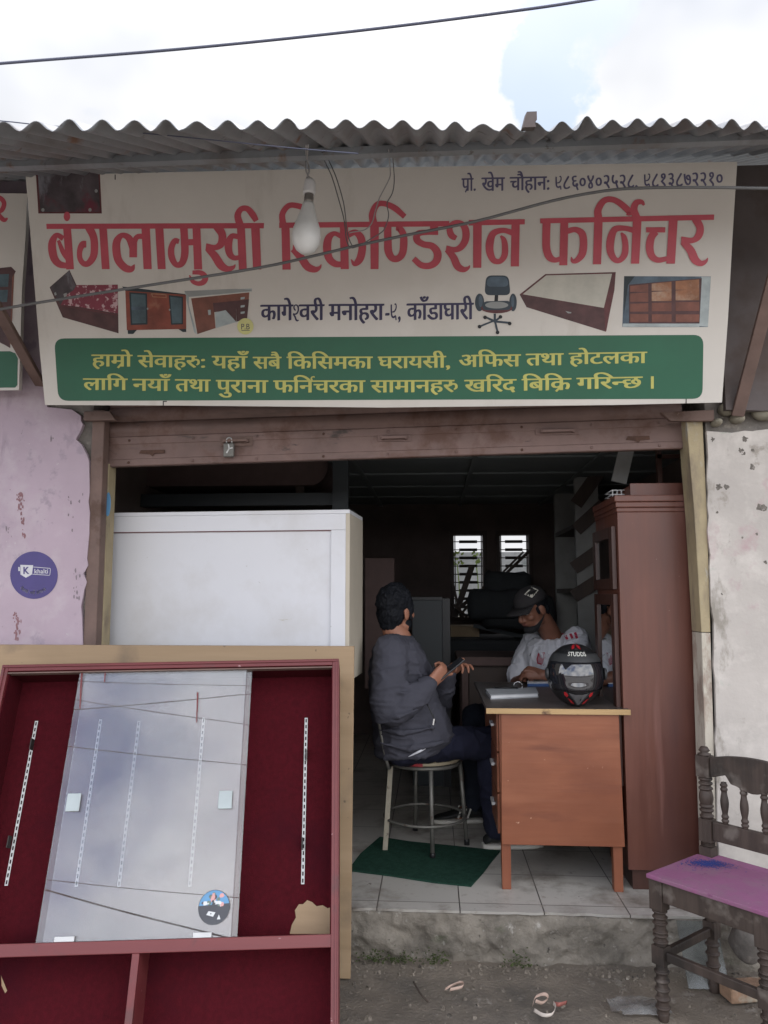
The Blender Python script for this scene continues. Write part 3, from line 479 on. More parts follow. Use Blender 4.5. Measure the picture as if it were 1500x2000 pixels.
def tile_mat():
    m, t, b = _mat('floor_tile'); N = t.nodes.new; K = t.links.new
    tcn = N('ShaderNodeTexCoord'); mpn = N('ShaderNodeMapping'); x0 = at(1058, 1757, 3.3).x
    mpn.inputs['Location'].default_value = (-x0 + 10 * .333, -(3.30) + 10 * .333, 0); K(tcn.outputs['Object'], mpn.inputs[0])
    br = N('ShaderNodeTexBrick'); br.offset = 0; br.squash = 1; br.inputs['Scale'].default_value = 1
    br.inputs['Brick Width'].default_value = .333; br.inputs['Row Height'].default_value = .333; br.inputs['Mortar Size'].default_value = .0028; br.inputs['Mortar Smooth'].default_value = .2
    br.inputs['Color1'].default_value = (.43, .405, .365, 1); br.inputs['Color2'].default_value = (.385, .365, .33, 1); br.inputs['Mortar'].default_value = (.06, .05, .045, 1)
    K(mpn.outputs[0], br.inputs[0]); cur = br.outputs[0]
    for i, (c, s, th, so) in enumerate((((.17, .145, .12), 4, .5, .2), ((.1, .075, .06), 13, .665, .03), ((.3, .27, .23), 30, .6, .1))):
        n2 = N('ShaderNodeTexNoise'); n2.inputs['Scale'].default_value = s; n2.inputs['Detail'].default_value = 8; n2.inputs['Roughness'].default_value = .65
        m2 = N('ShaderNodeMapping'); m2.inputs['Location'].default_value = (i * 3.3, i, 0); K(tcn.outputs['Object'], m2.inputs[0]); K(m2.outputs[0], n2.inputs[0])
        r2 = N('ShaderNodeValToRGB'); r2.color_ramp.elements[0].position = th; r2.color_ramp.elements[1].position = th + so; K(n2.outputs[0], r2.inputs[0])
        q = N('ShaderNodeMix'); q.data_type = 'RGBA'; K(r2.outputs[0], q.inputs[0]); K(cur, q.inputs[6]); q.inputs[7].default_value = rgba(c); cur = q.outputs[2]
    K(cur, b.inputs['Base Color']); b.inputs['Roughness'].default_value = .42
    bp = N('ShaderNodeBump'); bp.inputs['Strength'].default_value = .3; bp.inputs['Distance'].default_value = .003; bp.invert = True; K(br.outputs[1], bp.inputs['Height']); K(bp.outputs[0], b.inputs['Normal'])
tile_mat()
# ---- ground
def fine(a, b, st): return [a + (b - a) * i / round((b - a) / st) for i in range(round((b - a) / st) + 1)]
def sheet(xs, ys, fz):
    m = MB(); ids = [[m.V((x, y, fz(x, y))) for x in xs] for y in ys]
    for j in range(len(ys) - 1):
        for i in range(len(xs) - 1): m.F((ids[j][i], ids[j][i + 1], ids[j + 1][i + 1], ids[j + 1][i]), 0, True)
    return m
def gz(x, y):
    if abs(x) > 3.2 or y < .8 or y > 3.5: return 0
    return .012 * noise.noise((x * 3, y * 3, 0)) + .008 * noise.noise((x * 11, y * 11, 4)) + .004 * noise.noise((x * 31, y * 31, 2))
struct(sheet([-300, -60, -12, -3.2] + fine(-3, 3, .03) + [3.2, 12, 60, 300], [-300, -60, -12, 0, .7] + fine(.9, 3.5, .03) + [4, 12, 60, 300], gz).build('ground', MAT['ground'], fix=False))
surf('road_bounce_pale', (.34, .315, .28), rough=.95, var=.15, vs=1.5, spots=(((.22, .2, .18), .8, .55, .15),), bump=.3, bs=20)
m = sheet([-300, -40, -8, 8, 40, 300], [-9, -5, -2, .6], lambda x, y: .012); struct(m.build('road_bounce', MAT['road_bounce_pale'], fix=False))  # pale unseen street sheet, added to bounce light onto the sign and eaves
random.seed(77); gr = MB()
for k in range(1200):
    x, y = random.uniform(-.5, 1.5), random.uniform(2.45, 3.19); r = random.choice((.0015, .002, .003, .0045, .007)) * random.uniform(.7, 1.4)
    if random.random() < .45: y = 3.2 - abs(random.gauss(0, .06))
    z = gz(x, y) + r * .2; q = [gr.V(Vector((x, y, z)) + Vector((random.uniform(-1, 1), random.uniform(-1, 1), random.uniform(.1, 1))) * r) for _ in range(5)]
    b = [gr.V((x + r * 1.1 * math.cos(t), y + r * 1.1 * math.sin(t), z - r * .3)) for t in (0, 1.26, 2.5, 3.8, 5)]
    for i in range(5): gr.F((b[i], b[(i + 1) % 5], q[i])); gr.F((b[(i + 1) % 5], q[(i + 1) % 5], q[i]))
    gr.F(q)
surf('grit', (.17, .145, .115), rough=.95, var=.45, vs=25, spots=(((.30, .27, .23), 30, .64, .05), ((.07, .06, .05), 22, .56, .06)), bump=0)
g_ = gr.build('gravel', MAT['grit'], fix=False); g_['kind'] = 'stuff'; g_['label'] = 'loose grit and crumbs of concrete on the ground along the step'
# ---- doorstep: a rough concrete kerb that carries the tiled floor
def step_mb():
    m = MB(); xs = fine(-3, -.6, .05)[:-1] + fine(-.6, 1.6, .009)[:-1] + fine(1.6, 3, .05); zs = [-.03] + fine(0, .178, .0105)
    def face(x, z):
        rough = .028 * noise.noise((x * 4, z * 7, 1)) + .018 * noise.noise((x * 13, z * 17, 5)) + .010 * noise.noise((x * 34, z * 34, 9))
        low = max(0, (.06 - z)) * .45 * noise.noise((x * 3, 0, 7))
        return 3.225 + rough - low
    ids = [[m.V((x, face(x, z), z)) for x in xs] for z in zs]
    ids.append([m.V((x, 3.6, .178)) for x in xs]); ids.append([m.V((x, 3.6, -.03)) for x in xs])
    for j in range(len(ids) - 1):
        for i in range(len(xs) - 1): m.F((ids[j][i], ids[j][i + 1], ids[j + 1][i + 1], ids[j + 1][i]), 0, j < len(zs) - 1)
    return m
struct(step_mb().build('step', MAT['concrete']))
def floor_mb():
    m = MB(); xs = fine(-1.75, 1.75, .025)
    fr = lambda x: 3.222 + .012 * noise.noise((x * 3.1, 2, 0)) + .008 * noise.noise((x * 14, 7, 0)) + (.03 if noise.noise((x * 2.3, 11, 0)) > .33 else 0)
    a = [m.V((x, fr(x), FZ)) for x in xs]; b = [m.V((x, fr(x) + .003, FZ - .011)) for x in xs]; c = [m.V((x, 7.2, FZ)) for x in xs]
    d = [m.V((x, 7.2, FZ - .011)) for x in xs]
    for i in range(len(xs) - 1):
        m.F((a[i], a[i + 1], c[i + 1], c[i])); m.F((b[i], b[i + 1], a[i + 1], a[i])); m.F((d[i], d[i + 1], b[i + 1], b[i]))
    return m
struct(floor_mb().build('floor', MAT['floor_tile']))
random.seed(31); ms = MB()
for k in range(420):
    x = random.choice((at(735, 1870, 3.2).x, at(790, 1870, 3.2).x, at(850, 1870, 3.2).x, at(1010, 1890, 3.2).x)) + random.gauss(0, .035); z = abs(random.gauss(.008, .018)) + .004; y = 3.2 - random.uniform(0, .03) + z * .1; r = random.uniform(.003, .009); c0 = Vector((x, y, z))
    q = [ms.V(c0 + Vector((random.uniform(-1, 1), random.uniform(-1, .2), random.uniform(-.4, 1))) * r) for _ in range(5)]
    ms.F((q[0], q[1], q[2])); ms.F((q[0], q[2], q[3])); ms.F((q[0], q[3], q[4]))
surf('moss', (.05, .065, .025), rough=1, var=.5, vs=30, bump=0, spec=.1)
g_ = ms.build('moss', MAT['moss'], fix=False); g_['kind'] = 'stuff'; g_['label'] = 'dark green moss growing along the foot of the concrete step'
# ---- the shop building
shop = thing('shop_building', 'small tin-roofed shop with lavender and whitewashed plaster walls and an open shutter front', 'shop', (0, YW, 0))
def wallpoly(px, Y, t, mat, name='plaster', ext=()):
    pts = [at(x, y, Y) for x, y in px]; return MB().prism(pts, (0, t, 0)).build(name, mat, shop)
xl = at(176, 1000, YW + .03).x; xr = at(1384, 1000, YW + .03).x
MB().box(-4.2, xl, YW + .022, YW + .26, -.05, 3.2).build('wall', MAT['masonry'], shop)
MB().box(xr, 4.2, YW + .022, YW + .26, -.05, 3.2).build('wall', MAT['masonry'], shop)
random.seed(3)
def jag(p, q, n, a):
    o = []
    for i in range(n):
        t = i / n; k = a if i else 0
        o.append((p[0] + (q[0] - p[0]) * t + random.uniform(-k, k), p[1] + (q[1] - p[1]) * t + random.uniform(-k * .4, k * .4)))
    return o
ledge = [(-900, 300), (120, 300), (100, 560), (90, 700), (92, 795), (140, 800)] + jag((158, 812), (163, 850), 4, 5) + jag((148, 858), (175, 900), 4, 5) + jag((174, 902), (173, 1080), 9, 2.5) + jag((170, 1090), (158, 1200), 7, 5) + jag((160, 1205), (165, 1900), 14, 3) + [(165, 1905), (-900, 1905)]
wallpoly(ledge, YW, .021, MAT['lavender'])
redge = jag((1380, 842), (1388, 1180), 14, 3) + jag((1389, 1182), (1397, 1205), 3, 6) + jag((1394, 1210), (1404, 1690), 16, 2.5) + [(1404, 1705), (2400, 1725), (2400, 838)] + jag((1560, 838), (1400, 846), 10, 9)
wallpoly(redge, YW, .021, MAT['whitewash'])
# chips knocked out of the right-hand plaster down to the masonry
random.seed(11)
surf('chip_core', (.13, .115, .10), rough=.95, var=.45, vs=60, spots=(((.3, .27, .24), 40, .55, .1),), bump=.6, bs=70)
for cx, cy, r, st in ((1455, 858, 8, 1), (1447, 880, 7, 1), (1452, 886, 5, 1), (1470, 879, 5, 1), (1470, 913, 9, .6), (1404, 951, 8, 1), (1420, 951, 7, 1), (1489, 992, 11, 1), (1392, 858, 6, .8), (1401, 1001, 3, 1), (1478, 1043, 3, 1), (1450, 1050, 3, 1), (1495, 1098, 4, 1), (1410, 1160, 3, 1)):
    p = at(cx, cy, YW - .0004); n = 22; sd = random.random() * 50; m = MB(); rim = []; inn = []
    for i in range(n):
        t = 6.283 * i / n; q = 1 + .75 * noise.noise((math.cos(t) * 1.6 + sd, math.sin(t) * 1.6, sd)) + .3 * noise.noise((math.cos(t) * 5 + sd, math.sin(t) * 5, 3))
        d = Vector((math.cos(t) * r * st, 0, math.sin(t) * r)) * .0021 * q; rim.append(m.V(p + d)); inn.append(m.V(p + d * .72 + Vector((0, .0002, 0))))
    for i in range(n): m.F((rim[i], rim[(i + 1) % n], inn[(i + 1) % n], inn[i]), 1)
    m.F(inn, 0); m.build('plaster_chip', [MAT['chip_core'], MAT['whitewash']], shop, fix=False)
# lintel, shutter box, cladding beside the sign
zl = at(700, 790, YW + .1).z
MB().box(xl - .1, xr + .1, YW + .265, YW + .3, zl - .06, 3.2).build('lintel', MAT['dark_metal_sheet'], shop)
wallpoly([(1395, 325), (1900, 310), (1900, 812), (1418, 800)], YW - .06, .03, MAT['dark_metal_sheet'], 'cladding')
def stone(c, r, sd):
    m = MB(); m.ell(c, ((r[0], 0, 0), (0, r[1], 0), (0, 0, r[2])), n=14, k=9)
    for v in m.v: v += (v - Vector(c)) * .35 * noise.noise(v * 14 + Vector((sd, 0, 0)))
    return m
for i, (px, py, r) in enumerate(((1489, 806, .05), (1462, 790, .045), (1440, 818, .03), (1420, 800, .035), (1530, 800, .06), (1398, 826, .022))):
    stone(at(px, py, YW + .0), (r, .05, r * .8), i * 5).build('stone', MAT['stone'], shop)
# steel door frame
f = MB(); a = at(181, 820, YW + .01); b = at(205, 820, YW + .01)
f.box(a.x, b.x, YW + .005, YW + .065, FZ, at(190, 800, YW).z); f.build('door_frame', MAT['steel_brown'], shop, bevel=.004)
f = MB(); p = at(165, 812, YW - .02); q = at(228, 814, YW - .02); z0, z1 = at(190, 822, YW - .02).z, at(190, 804, YW - .02).z
f.prism([(p.x, YW - .03, z0), (q.x, YW - .03, z0), (q.x - .03, YW - .03, z1), (p.x, YW - .03, z1)], (0, .03, 0)); f.build('bracket', MAT['steel_brown'], shop, bevel=.003)
f = MB(); a = at(207, 900, YW + .09); b = at(217, 900, YW + .09); f.box(a.x, b.x, YW + .07, YW + .15, FZ, at(205, 900, YW).z); f.build('door_post', MAT['cream_post'], shop, bevel=.003)
zmid = at(1390, 1230, YW).z
pr = lambda ya, yb, yy: [(at(1342 + (ya - 815) * .057, ya, YW + .03)), (at(1378 + (ya - 815) * .027, ya, YW + .03)), (at(1378 + (yb - 815) * .027, yb, YW + .03)), (at(1342 + (yb - 815) * .057, yb, YW + .03))]
MB().prism([at(1340, 812, YW + .012), at(1372, 812, YW + .012), at(1381, 1000, YW + .012), at(1388, 1235, YW + .012), at(1370, 1235, YW + .012), at(1356, 1000, YW + .012)], (0, .12, 0)).build('door_post', MAT['cream_post'], shop, bevel=.003)
MB().prism([at(1370, 1236, YW + .012), at(1388, 1236, YW + .012), at(1402, 1700, YW + .012), at(1386, 1700, YW + .012)], (0, .12, 0)).build('door_post', MAT['worn_post'], shop, bevel=.003)
f = MB(); f.prism([at(1290, 805, YW - .02), at(1395, 800, YW - .02), at(1395, 822, YW - .02), at(1310, 822, YW - .02)], (0, .025, 0)); f.build('bracket', MAT['steel_brown'], shop, bevel=.003)
# roller shutter, hanging a little crooked
YS = YW + .085
s0 = at(210, 912, YS); s1 = at(1334, 876, YS); tilt = (s1.z - s0.z) / (s1.x - s0.x)
sh = bpy.data.objects.new('roller_shutter', None); COL.objects.link(sh); sh.parent = shop
def band(prof, name, mat, x0=s0.x + .002, x1=s1.x - .002, bev=0):
    """prof: (y, height above the shutter's lower edge) extruded along the crooked shutter"""
    m = MB(); a = [m.V((x0, YS + y, s0.z + (x0 - s0.x) * tilt + z)) for y, z in prof]; b = [m.V((x1, YS + y, s0.z + (x1 - s0.x) * tilt + z)) for y, z in prof]; n = len(prof)
    for i in range(n - 1): m.F((a[i], b[i], b[i + 1], a[i + 1]))
    return m.build(name, mat, sh, fix=False)
hp = at(210, 856, YS).z - s0.z
prof = [(.03, .0), (0, 0), (-.004, .004), (-.004, .03), (-.001, .034), (-.001, hp - .034), (-.004, hp - .03), (-.006, hp), (-.002, hp + .004)]
band(prof, 'bottom_bar', MAT['shutter'])
prof = [(-.002, hp + .004)]
for k in range(9):
    for j in range(9):
        t = j / 8; prof.append((.004 - .016 * math.sin(math.pi * t) ** .7 - .004 * (t < .12), hp + .006 + (k + t) * .068))
band(prof, 'slat_curtain', MAT['shutter'])
rvm = None
for rowz in (.016, hp - .015, hp + .03):
    for k in range(9):
        x = s0.x + .1 + k * (s1.x - s0.x - .2) / 8 + .004 * math.sin(k * 9.1); rv = MB(); rv.ell((x, YS - .006, s0.z + (x - s0.x) * tilt + rowz), ((.0062, 0, 0), (0, .004, 0), (0, 0, .0062)), n=8, k=5)
        rv.build('rivet', MAT['rust' if (k * 7) % 3 == 0 else 'shutter'], sh)
def sxz(px, py): p = at(px, py, YS - .006); return p.x, p.z
def handle(px, py, wpx, mat, hgt=.022):
    x, z = sxz(px, py); h = wpx / 2 * 3.4 / 1500; m = MB()
    m.box(x - h, x + h, YS - .009, YS - .004, z - hgt, z + hgt)
    m.bar((x - h * .72, YS - .028, z - h * .72 * tilt), (x + h * .72, YS - .028, z + h * .72 * tilt), .014, .012)
    m.box(x - h * .78, x - h * .64, YS - .03, YS - .006, z - .008, z + .008); m.box(x + h * .64, x + h * .78, YS - .03, YS - .006, z - .008, z + .008)
    m.build('handle', mat, sh, bevel=.002)
handle(462, 862, 66, MAT['steel_brown']); handle(770, 856, 66, MAT['shutter'], .014); handle(1088, 843, 84, MAT['shutter'], .014)
for px, py, w_ in ((297, 882, 52), (1246, 855, 44)):
    x, z = sxz(px, py); m = MB(); m.prism([(x - w_ * .00115, YS - .0075, z - .008), (x - .01, YS - .0075, z - .012), (x + .002, YS - .0075, z - .022), (x + .012, YS - .0075, z - .01), (x + w_ * .00115, YS - .0075, z - .008), (x + w_ * .00112, YS - .0075, z + .008), (x - w_ * .001, YS - .0075, z + .007)], (0, .003, 0)); m.build('bolt_scar', MAT['rust'], sh)
# room behind
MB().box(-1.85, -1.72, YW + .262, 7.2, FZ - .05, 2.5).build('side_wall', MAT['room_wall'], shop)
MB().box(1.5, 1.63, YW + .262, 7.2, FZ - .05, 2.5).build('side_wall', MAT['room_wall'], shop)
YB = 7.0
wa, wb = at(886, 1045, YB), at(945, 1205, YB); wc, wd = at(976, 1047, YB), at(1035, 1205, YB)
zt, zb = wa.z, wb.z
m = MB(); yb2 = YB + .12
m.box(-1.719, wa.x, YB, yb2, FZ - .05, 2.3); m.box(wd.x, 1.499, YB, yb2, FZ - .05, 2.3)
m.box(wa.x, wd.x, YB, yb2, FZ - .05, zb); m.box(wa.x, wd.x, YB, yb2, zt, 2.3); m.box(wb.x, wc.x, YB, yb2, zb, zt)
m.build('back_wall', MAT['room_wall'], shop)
zc = at(800, 985, YB).z
MB().box(-1.719, 1.499, YW + .302, YB - .002, zc, zc + .03).build('ceiling', MAT['room_ceiling'], shop)
b_ = MB()
for k in range(5): b_.box(-1.715, 1.495, 3.9 + k * .62, 3.93 + k * .62, zc - .012, zc - .001)
for k in range(4): b_.box(-1.2 + k * .72, -1.17 + k * .72, 3.65, 6.99, zc - .02, zc - .0125)
b_.build('ceiling_batten', MAT['room_ceiling'], shop)
for (a, b) in ((wa, wb), (wc, wd)):
    win = MB(); e = .035
    win.box(a.x - e, a.x, YB - .03, YB - .002, zb - e, zt + e); win.box(b.x, b.x + e, YB - .03, YB - .002, zb - e, zt + e); win.box(a.x, b.x, YB - .03, YB - .002, zt, zt + e); win.box(a.x, b.x, YB - .03, YB - .002, zb - e, zb)
    wo = win.build('window', MAT['dark_wood'], shop)
    g = MB(); n = 10
    for k in range(n):
        z = zt - (k + .8) * (zt - zb) / n; g.tube([(a.x, YB + .04, z), (b.x, YB + .04, z)], .0045, n=6)
        g.bar((a.x + .05, YB + .04, z), (b.x - .05, YB + .04, z), .016, .026)
    for x in (a.x + .012, b.x - .012): g.tube([(x, YB + .04, zb), (x, YB + .04, zt)], .005, n=6)
    g.build('grille', MAT['iron'], wo)
# pale wall added behind the windows so they read grey instead of blown white
surf('backdrop_render', (.42, .43, .42), rough=.9, var=.25, vs=2.5, spots=(((.25, .27, .26), 3, .55, .1), ((.3, .2, .15), 1.2, .62, .05)))
yw = MB(); yw.box(-3, 5, 8.6, 8.8, -.05, 1.9); solo(yw, 'window_backdrop_wall', MAT['backdrop_render'], 'pale wall added outside the back windows to tone down their brightness', 'wall')
flat('leaf', (.16, .22, .05), .6)
for i, (lx, ly) in enumerate(((893, 1095), (930, 1093))):
    m = MB(); random.seed(40 + i); b0_ = at(lx, ly + 6, 8.2)
    for k in range(14):
        p_ = b0_ + Vector((random.uniform(-.05, .05), random.uniform(-.05, .05), random.uniform(-.02, .1))); d_ = Vector((random.uniform(-1, 1), random.uniform(-.5, .5), random.uniform(0, 1))).normalized() * .05; n_ = d_.cross(Vector((.3, 1, .2))).normalized() * .014
        m.poly([p_, p_ + d_ * .5 + n_, p_ + d_, p_ + d_ * .5 - n_])
    m.tube([Vector((b0_.x, 8.2, -.02)), b0_ + Vector((.02, 0, -.4)), b0_], .006, n=6, k=4)
    solo(m, 'sapling', MAT['leaf'], ('yellow-green sapling tip at the left edge of the left back window', 'yellow-green sapling tip at the right edge of the left back window')[i], 'plant', group='saplings behind the back window')
# corrugated roof
EV = at(740, 248, 1.96); sl = .50
RN = Vector((0, -sl, 1)).normalized()
def eave(x):
    """the front edge is cut off skew: it draws back a little towards the right"""
    l = onp(0, 249, EV, RN); r = onp(1500, 243, EV, RN); t = (x - l.x) / (r.x - l.x); return l.y + (r.y - l.y) * t
PER = .0745
def roof_mb():
    m = MB(); xs = fine(-2.6, 2.6, PER / 12); ds = (0, .02, .05, .1, .2, .4, .7, 1.0, 1.6, 2.6, 5.6)
    def dy(x): return .03 * noise.noise((math.floor((x + .35) / .72) * 2.1, 3, 3)) + .007 * noise.noise((x * 25, 3, 3))
    def fz(x, d):
        k = math.floor(x / PER + .5); sheet_i = math.floor((x + .35) / .72)
        amp = .0135 * (1 + .45 * noise.noise((k * 1.7, 1, 2))); e = math.exp(-d * 9)
        z = amp * math.cos(2 * math.pi * (x + .009 * noise.noise((x * 6, 4, 4))) / PER) + .010 * noise.noise((sheet_i * 3.3, 5, 1)) + .011 * noise.noise((x * 2.2, 0, 9))
        if abs(x - TX) < PER * .5: z += .014 * e * (.5 + .5 * math.cos(2 * math.pi * (x - TX) / PER))
        return z
    TX = onp(1148, 240, EV, RN).x; TX = round(TX / PER) * PER
    ids = []
    for j, d in enumerate(ds):
        row = []
        for x in xs:
            y = eave(x) + d + (dy(x) if j == 0 else 0); row.append(m.V((x, y, EV.z + (y - EV.y) * sl + fz(x, d))))
        ids.append(row)
    for j in range(len(ds) - 1):
        for i in range(len(xs) - 1): m.F((ids[j][i], ids[j][i + 1], ids[j + 1][i + 1], ids[j + 1][i]), 0, True)
    return m
ro = roof_mb().build('roof', MAT['roof_tin'], shop, fix=False)
q = ro.modifiers.new('s', 'SOLIDIFY'); q.thickness = .0012; q.offset = 1
# a second row of sheets lapped under the first, its lower edge a scalloped line
m = MB(); xs = fine(-2.6, 2.6, PER / 8); ys = (2.5, 2.55, 3.0)
ids = [[m.V((x, y, EV.z + (y - EV.y) * sl - .014 - .02 * (y - 2.5) + .012 * math.cos(2 * math.pi * x / PER + .8))) for x in xs] for y in ys]
for j in range(2):
    for i in range(len(xs) - 1): m.F((ids[j][i], ids[j][i + 1], ids[j + 1][i + 1], ids[j + 1][i]), 0, True)
m.build('roof', MAT['roof_tin'], shop, fix=False)
p = onp(1036, 240, EV, RN); k = 1.5 / 1000; fl = MB()
fl.prism([p + Vector((-14 * k, 0, -8 * k)), p + Vector((-6 * k, 0, 22 * k)), p + Vector((12 * k, 0, 22 * k)), p + Vector((12 * k, 0, 6 * k)), p + Vector((8 * k, 0, 2 * k)), p + Vector((10 * k, 0, -8 * k))], (0, .05, .02)); fl.build('bent_flap', MAT['dark_metal_sheet'], shop)  # dark sheet colour stands in for the flap's backlit silhouette
MB().box(-2.6, 2.6, 2.40, 2.43, EV.z + .46 * sl - .04, EV.z + .46 * sl - .013).build('purlin', MAT['roof_tin'], shop)
# roof struts on both sides of the sign
for (p, q) in (((at(-12, 590, 2.85)), (at(80, 752, YW - .01))), ((at(1530, 470, 2.9)), (at(1440, 812, YW - .05)))):
    MB().bar(p, q, .05, .02, up=(0, 1, 0)).build('strut', MAT['steel_brown'], shop, bevel=.003)
# ================================================================== THE SIGNS
surf('sign_white', (.57, .535, .485), rough=.42, var=.05, vs=2, spots=(((.50, .465, .41), 1.6, .5, .25), ((.45, .41, .36), 5, .58, .2, (1.2, 1, .14)), ((.3, .28, .25), 24, .74, .02)), bump=.35, bs=3)
flat('print_red', (.46, .075, .10), .42); flat('print_ink', (.035, .03, .075), .5); flat('print_violet', (.10, .09, .16), .5)
surf('print_green', (.022, .105, .058), rough=.5, var=.12, vs=3, bump=0); flat('print_yellow', (.46, .44, .12), .5)
flat('print_yellow_pale', (.55, .53, .22), .5)
surf('print_dark', (.075, .06, .065), rough=.4, var=.6, vs=10, spots=(((.2, .2, .22), 9, .55, .12, (1, 1, .3)), ((.14, .03, .045), 5, .56, .1)), bump=0)
surf('print_maroon', (.10, .028, .03), .45, .35, 22, bump=0); surf('print_brown', (.075, .032, .032), .45, .4, 18, bump=0); surf('print_rust', (.21, .052, .032), .45, .35, 12, spots=(((.30, .13, .08), 9, .58, .15),), bump=0); surf('print_wood', (.17, .062, .042), .45, .35, 15, spots=(((.26, .12, .08), 10, .58, .15),), bump=0)
surf('print_teal', (.06, .095, .11), .4, .45, 12, bump=0); flat('print_teal_dark', (.02, .03, .036)); surf('print_slate', (.07, .10, .13), .45, .45, 14, bump=0); flat('print_grey', (.27, .28, .27)); surf('print_cream', (.44, .42, .36), .45, .14, 12, bump=0); surf('print_orange', (.27, .115, .055), .45, .4, 14, spots=(((.4, .28, .2), 9, .52, .2),), bump=0); flat('print_black', (.012, .012, .014)); flat('print_steel', (.035, .05, .065)); surf('print_pale', (.33, .37, .37), .45, .3, 12, bump=0)
surf('print_bedsheet', (.20, .035, .055), rough=.5, var=.2, vs=8, spots=(((.50, .34, .35), 38, .53, .04), ((.5, .48, .45), 9, .62, .06)), bump=0)
b0 = at(745, 787, 3.1); t0 = at(745, 328, 2.857); up = (t0 - b0).normalized(); sn = Vector((0, -up.z, up.y))
SP = Plane(b0, sn)
sg = thing('shop_sign', 'wide white shop sign over the shutter, with big red lettering and a green band', 'shop sign', b0 + Vector((0, .03, 0)))
def quadpts(l, lift=0, pl=SP): return [pl.px(x, y, lift) for x, y in l]
outl = [(50, 343), (300, 337), (750, 327), (1200, 320), (1440, 316), (1432, 440), (1422, 620), (1410, 786), (1200, 791), (750, 796), (330, 792), (88, 791), (78, 690), (66, 540)]
MB().prism(quadpts(outl), -sn * .028).build('panel', MAT['sign_white'], sg)
def layer(name, items, mats, parent=sg, pl=SP, base=.0005):
    """items: (polygon in survey pixels, material index); later ones lie a hair higher"""
    m = MB()
    for i, (pts, mi) in enumerate(items):
        fill(m, [[(p[0], p[1]) for p in pts]], lambda x, y, l=base + .00012 * i: pl.px(x, y, l), mi)
    return m.build(name, [MAT[q] for q in mats], parent, fix=False)
def zpoly(s, ox, oy, pts): return [(ox + s * x, oy + s * y) for x, y in pts]
def ring(cx, cy, rx, ry, n=28, a0=0, a1=2 * math.pi): return [(cx + rx * math.cos(a0 + (a1 - a0) * i / n), cy + ry * math.sin(a0 + (a1 - a0) * i / n)) for i in range(n)]
# ---- big red title, pen stroke by pen stroke
T = MB(); cnt = [0]
def tf(R_): 
    ox, oy = {1: (40, 330), 2: (500, 330), 3: (960, 320)}[R_]; s = .32
    cnt[0] += 1; l = .0006 + .00005 * cnt[0]
    return lambda x, y: SP.px(ox + s * x, oy + s * y, l)
def bar4(R_, *p): fill(T, [list(p)], tf(R_))
def pen(R_, *p): strip(T, p, tf(R_), k=7)
bar4(1, (158, 335), (1487, 330), (1485, 363), (160, 367))
bar4(1, *ring(284, 290, 20, 29))
bar4(1, (260, 350), (308, 350), (327, 612), (280, 614)); pen(1, (262, 425, 34), (222, 404, 30), (197, 440, 44), (194, 490, 50), (208, 548, 48), (240, 582, 42), (290, 592, 34)); pen(1, (232, 436, 20), (262, 510, 30), (300, 565, 26))
pen(1, (415, 350, 50), (446, 415, 46), (452, 480, 46), (445, 535, 44), (415, 576, 38), (385, 577, 34), (363, 545, 32), (363, 495, 34), (380, 462, 42), (402, 460, 40)); bar4(1, (480, 350), (527, 350), (545, 612), (497, 612))
pen(1, (690, 490, 46), (664, 425, 42), (622, 405, 32), (590, 440, 46), (586, 500, 50), (600, 560, 48), (640, 604, 46), (678, 610, 38), (697, 583, 6)); bar4(1, (665, 440), (712, 440), (712, 540), (665, 540)); pen(1, (690, 460, 34), (712, 416, 32), (752, 412, 34)); bar4(1, (738, 350), (790, 350), (802, 612), (752, 612))
bar4(1, (822, 350), (872, 350), (887, 612), (838, 612))
pen(1, (997, 352, 46), (1002, 440, 46), (1003, 520, 46), (985, 576, 40), (950, 584, 34), (924, 540, 40), (921, 485, 38), (942, 440, 34), (968, 444, 30)); bar4(1, (1000, 430), (1062, 428), (1062, 466), (1000, 468)); bar4(1, (1050, 350), (1098, 350), (1110, 614), (1060, 614))
pen(1, (1050, 632, 24), (1100, 634, 30), (1128, 660, 36), (1118, 690, 34), (1085, 700, 28), (1050, 685, 24), (1032, 648, 6))
pen(1, (1200, 350, 52), (1231, 400, 48), (1226, 455, 46), (1190, 480, 34), (1132, 474, 40)); pen(1, (1140, 485, 34), (1185, 530, 48), (1225, 590, 50), (1265, 611, 36), (1300, 600, 22), (1312, 582, 4)); pen(1, (1335, 415, 32), (1290, 412, 34), (1270, 460, 46), (1276, 515, 42), (1303, 543, 32), (1340, 540, 28)); bar4(1, (1322, 350), (1370, 350), (1382, 614), (1333, 614))
bar4(1, (1408, 350), (1460, 350), (1470, 614), (1420, 614)); pen(1, (1340, 340, 46), (1326, 285, 40), (1347, 246, 34), (1385, 244, 36), (1418, 280, 40), (1440, 318, 32))
bar4(2, (142, 328), (1180, 318), (1178, 351), (142, 361)); bar4(2, (1298, 312), (1640, 307), (1640, 339), (1298, 346))
bar4(2, (155, 345), (205, 345), (212, 615), (162, 615)); pen(2, (165, 335, 40), (162, 275, 36), (197, 227, 34), (245, 224, 34), (308, 247, 36), (362, 300, 28))
pen(2, (262, 350, 48), (320, 395, 46), (310, 455, 44), (275, 485, 36), (225, 480, 34)); pen(2, (225, 490, 36), (275, 542, 46), (315, 597, 48), (360, 614, 38), (388, 602, 20), (399, 582, 4))
pen(2, (520, 412, 30), (478, 395, 28), (444, 422, 44), (434, 480, 50), (446, 545, 46), (485, 580, 40), (535, 582, 32)); bar4(2, (512, 340), (562, 340), (567, 612), (517, 612)); pen(2, (560, 405, 36), (605, 388, 36), (640, 420, 46), (649, 480, 46), (635, 548, 46), (602, 580, 30), (580, 552, 4))
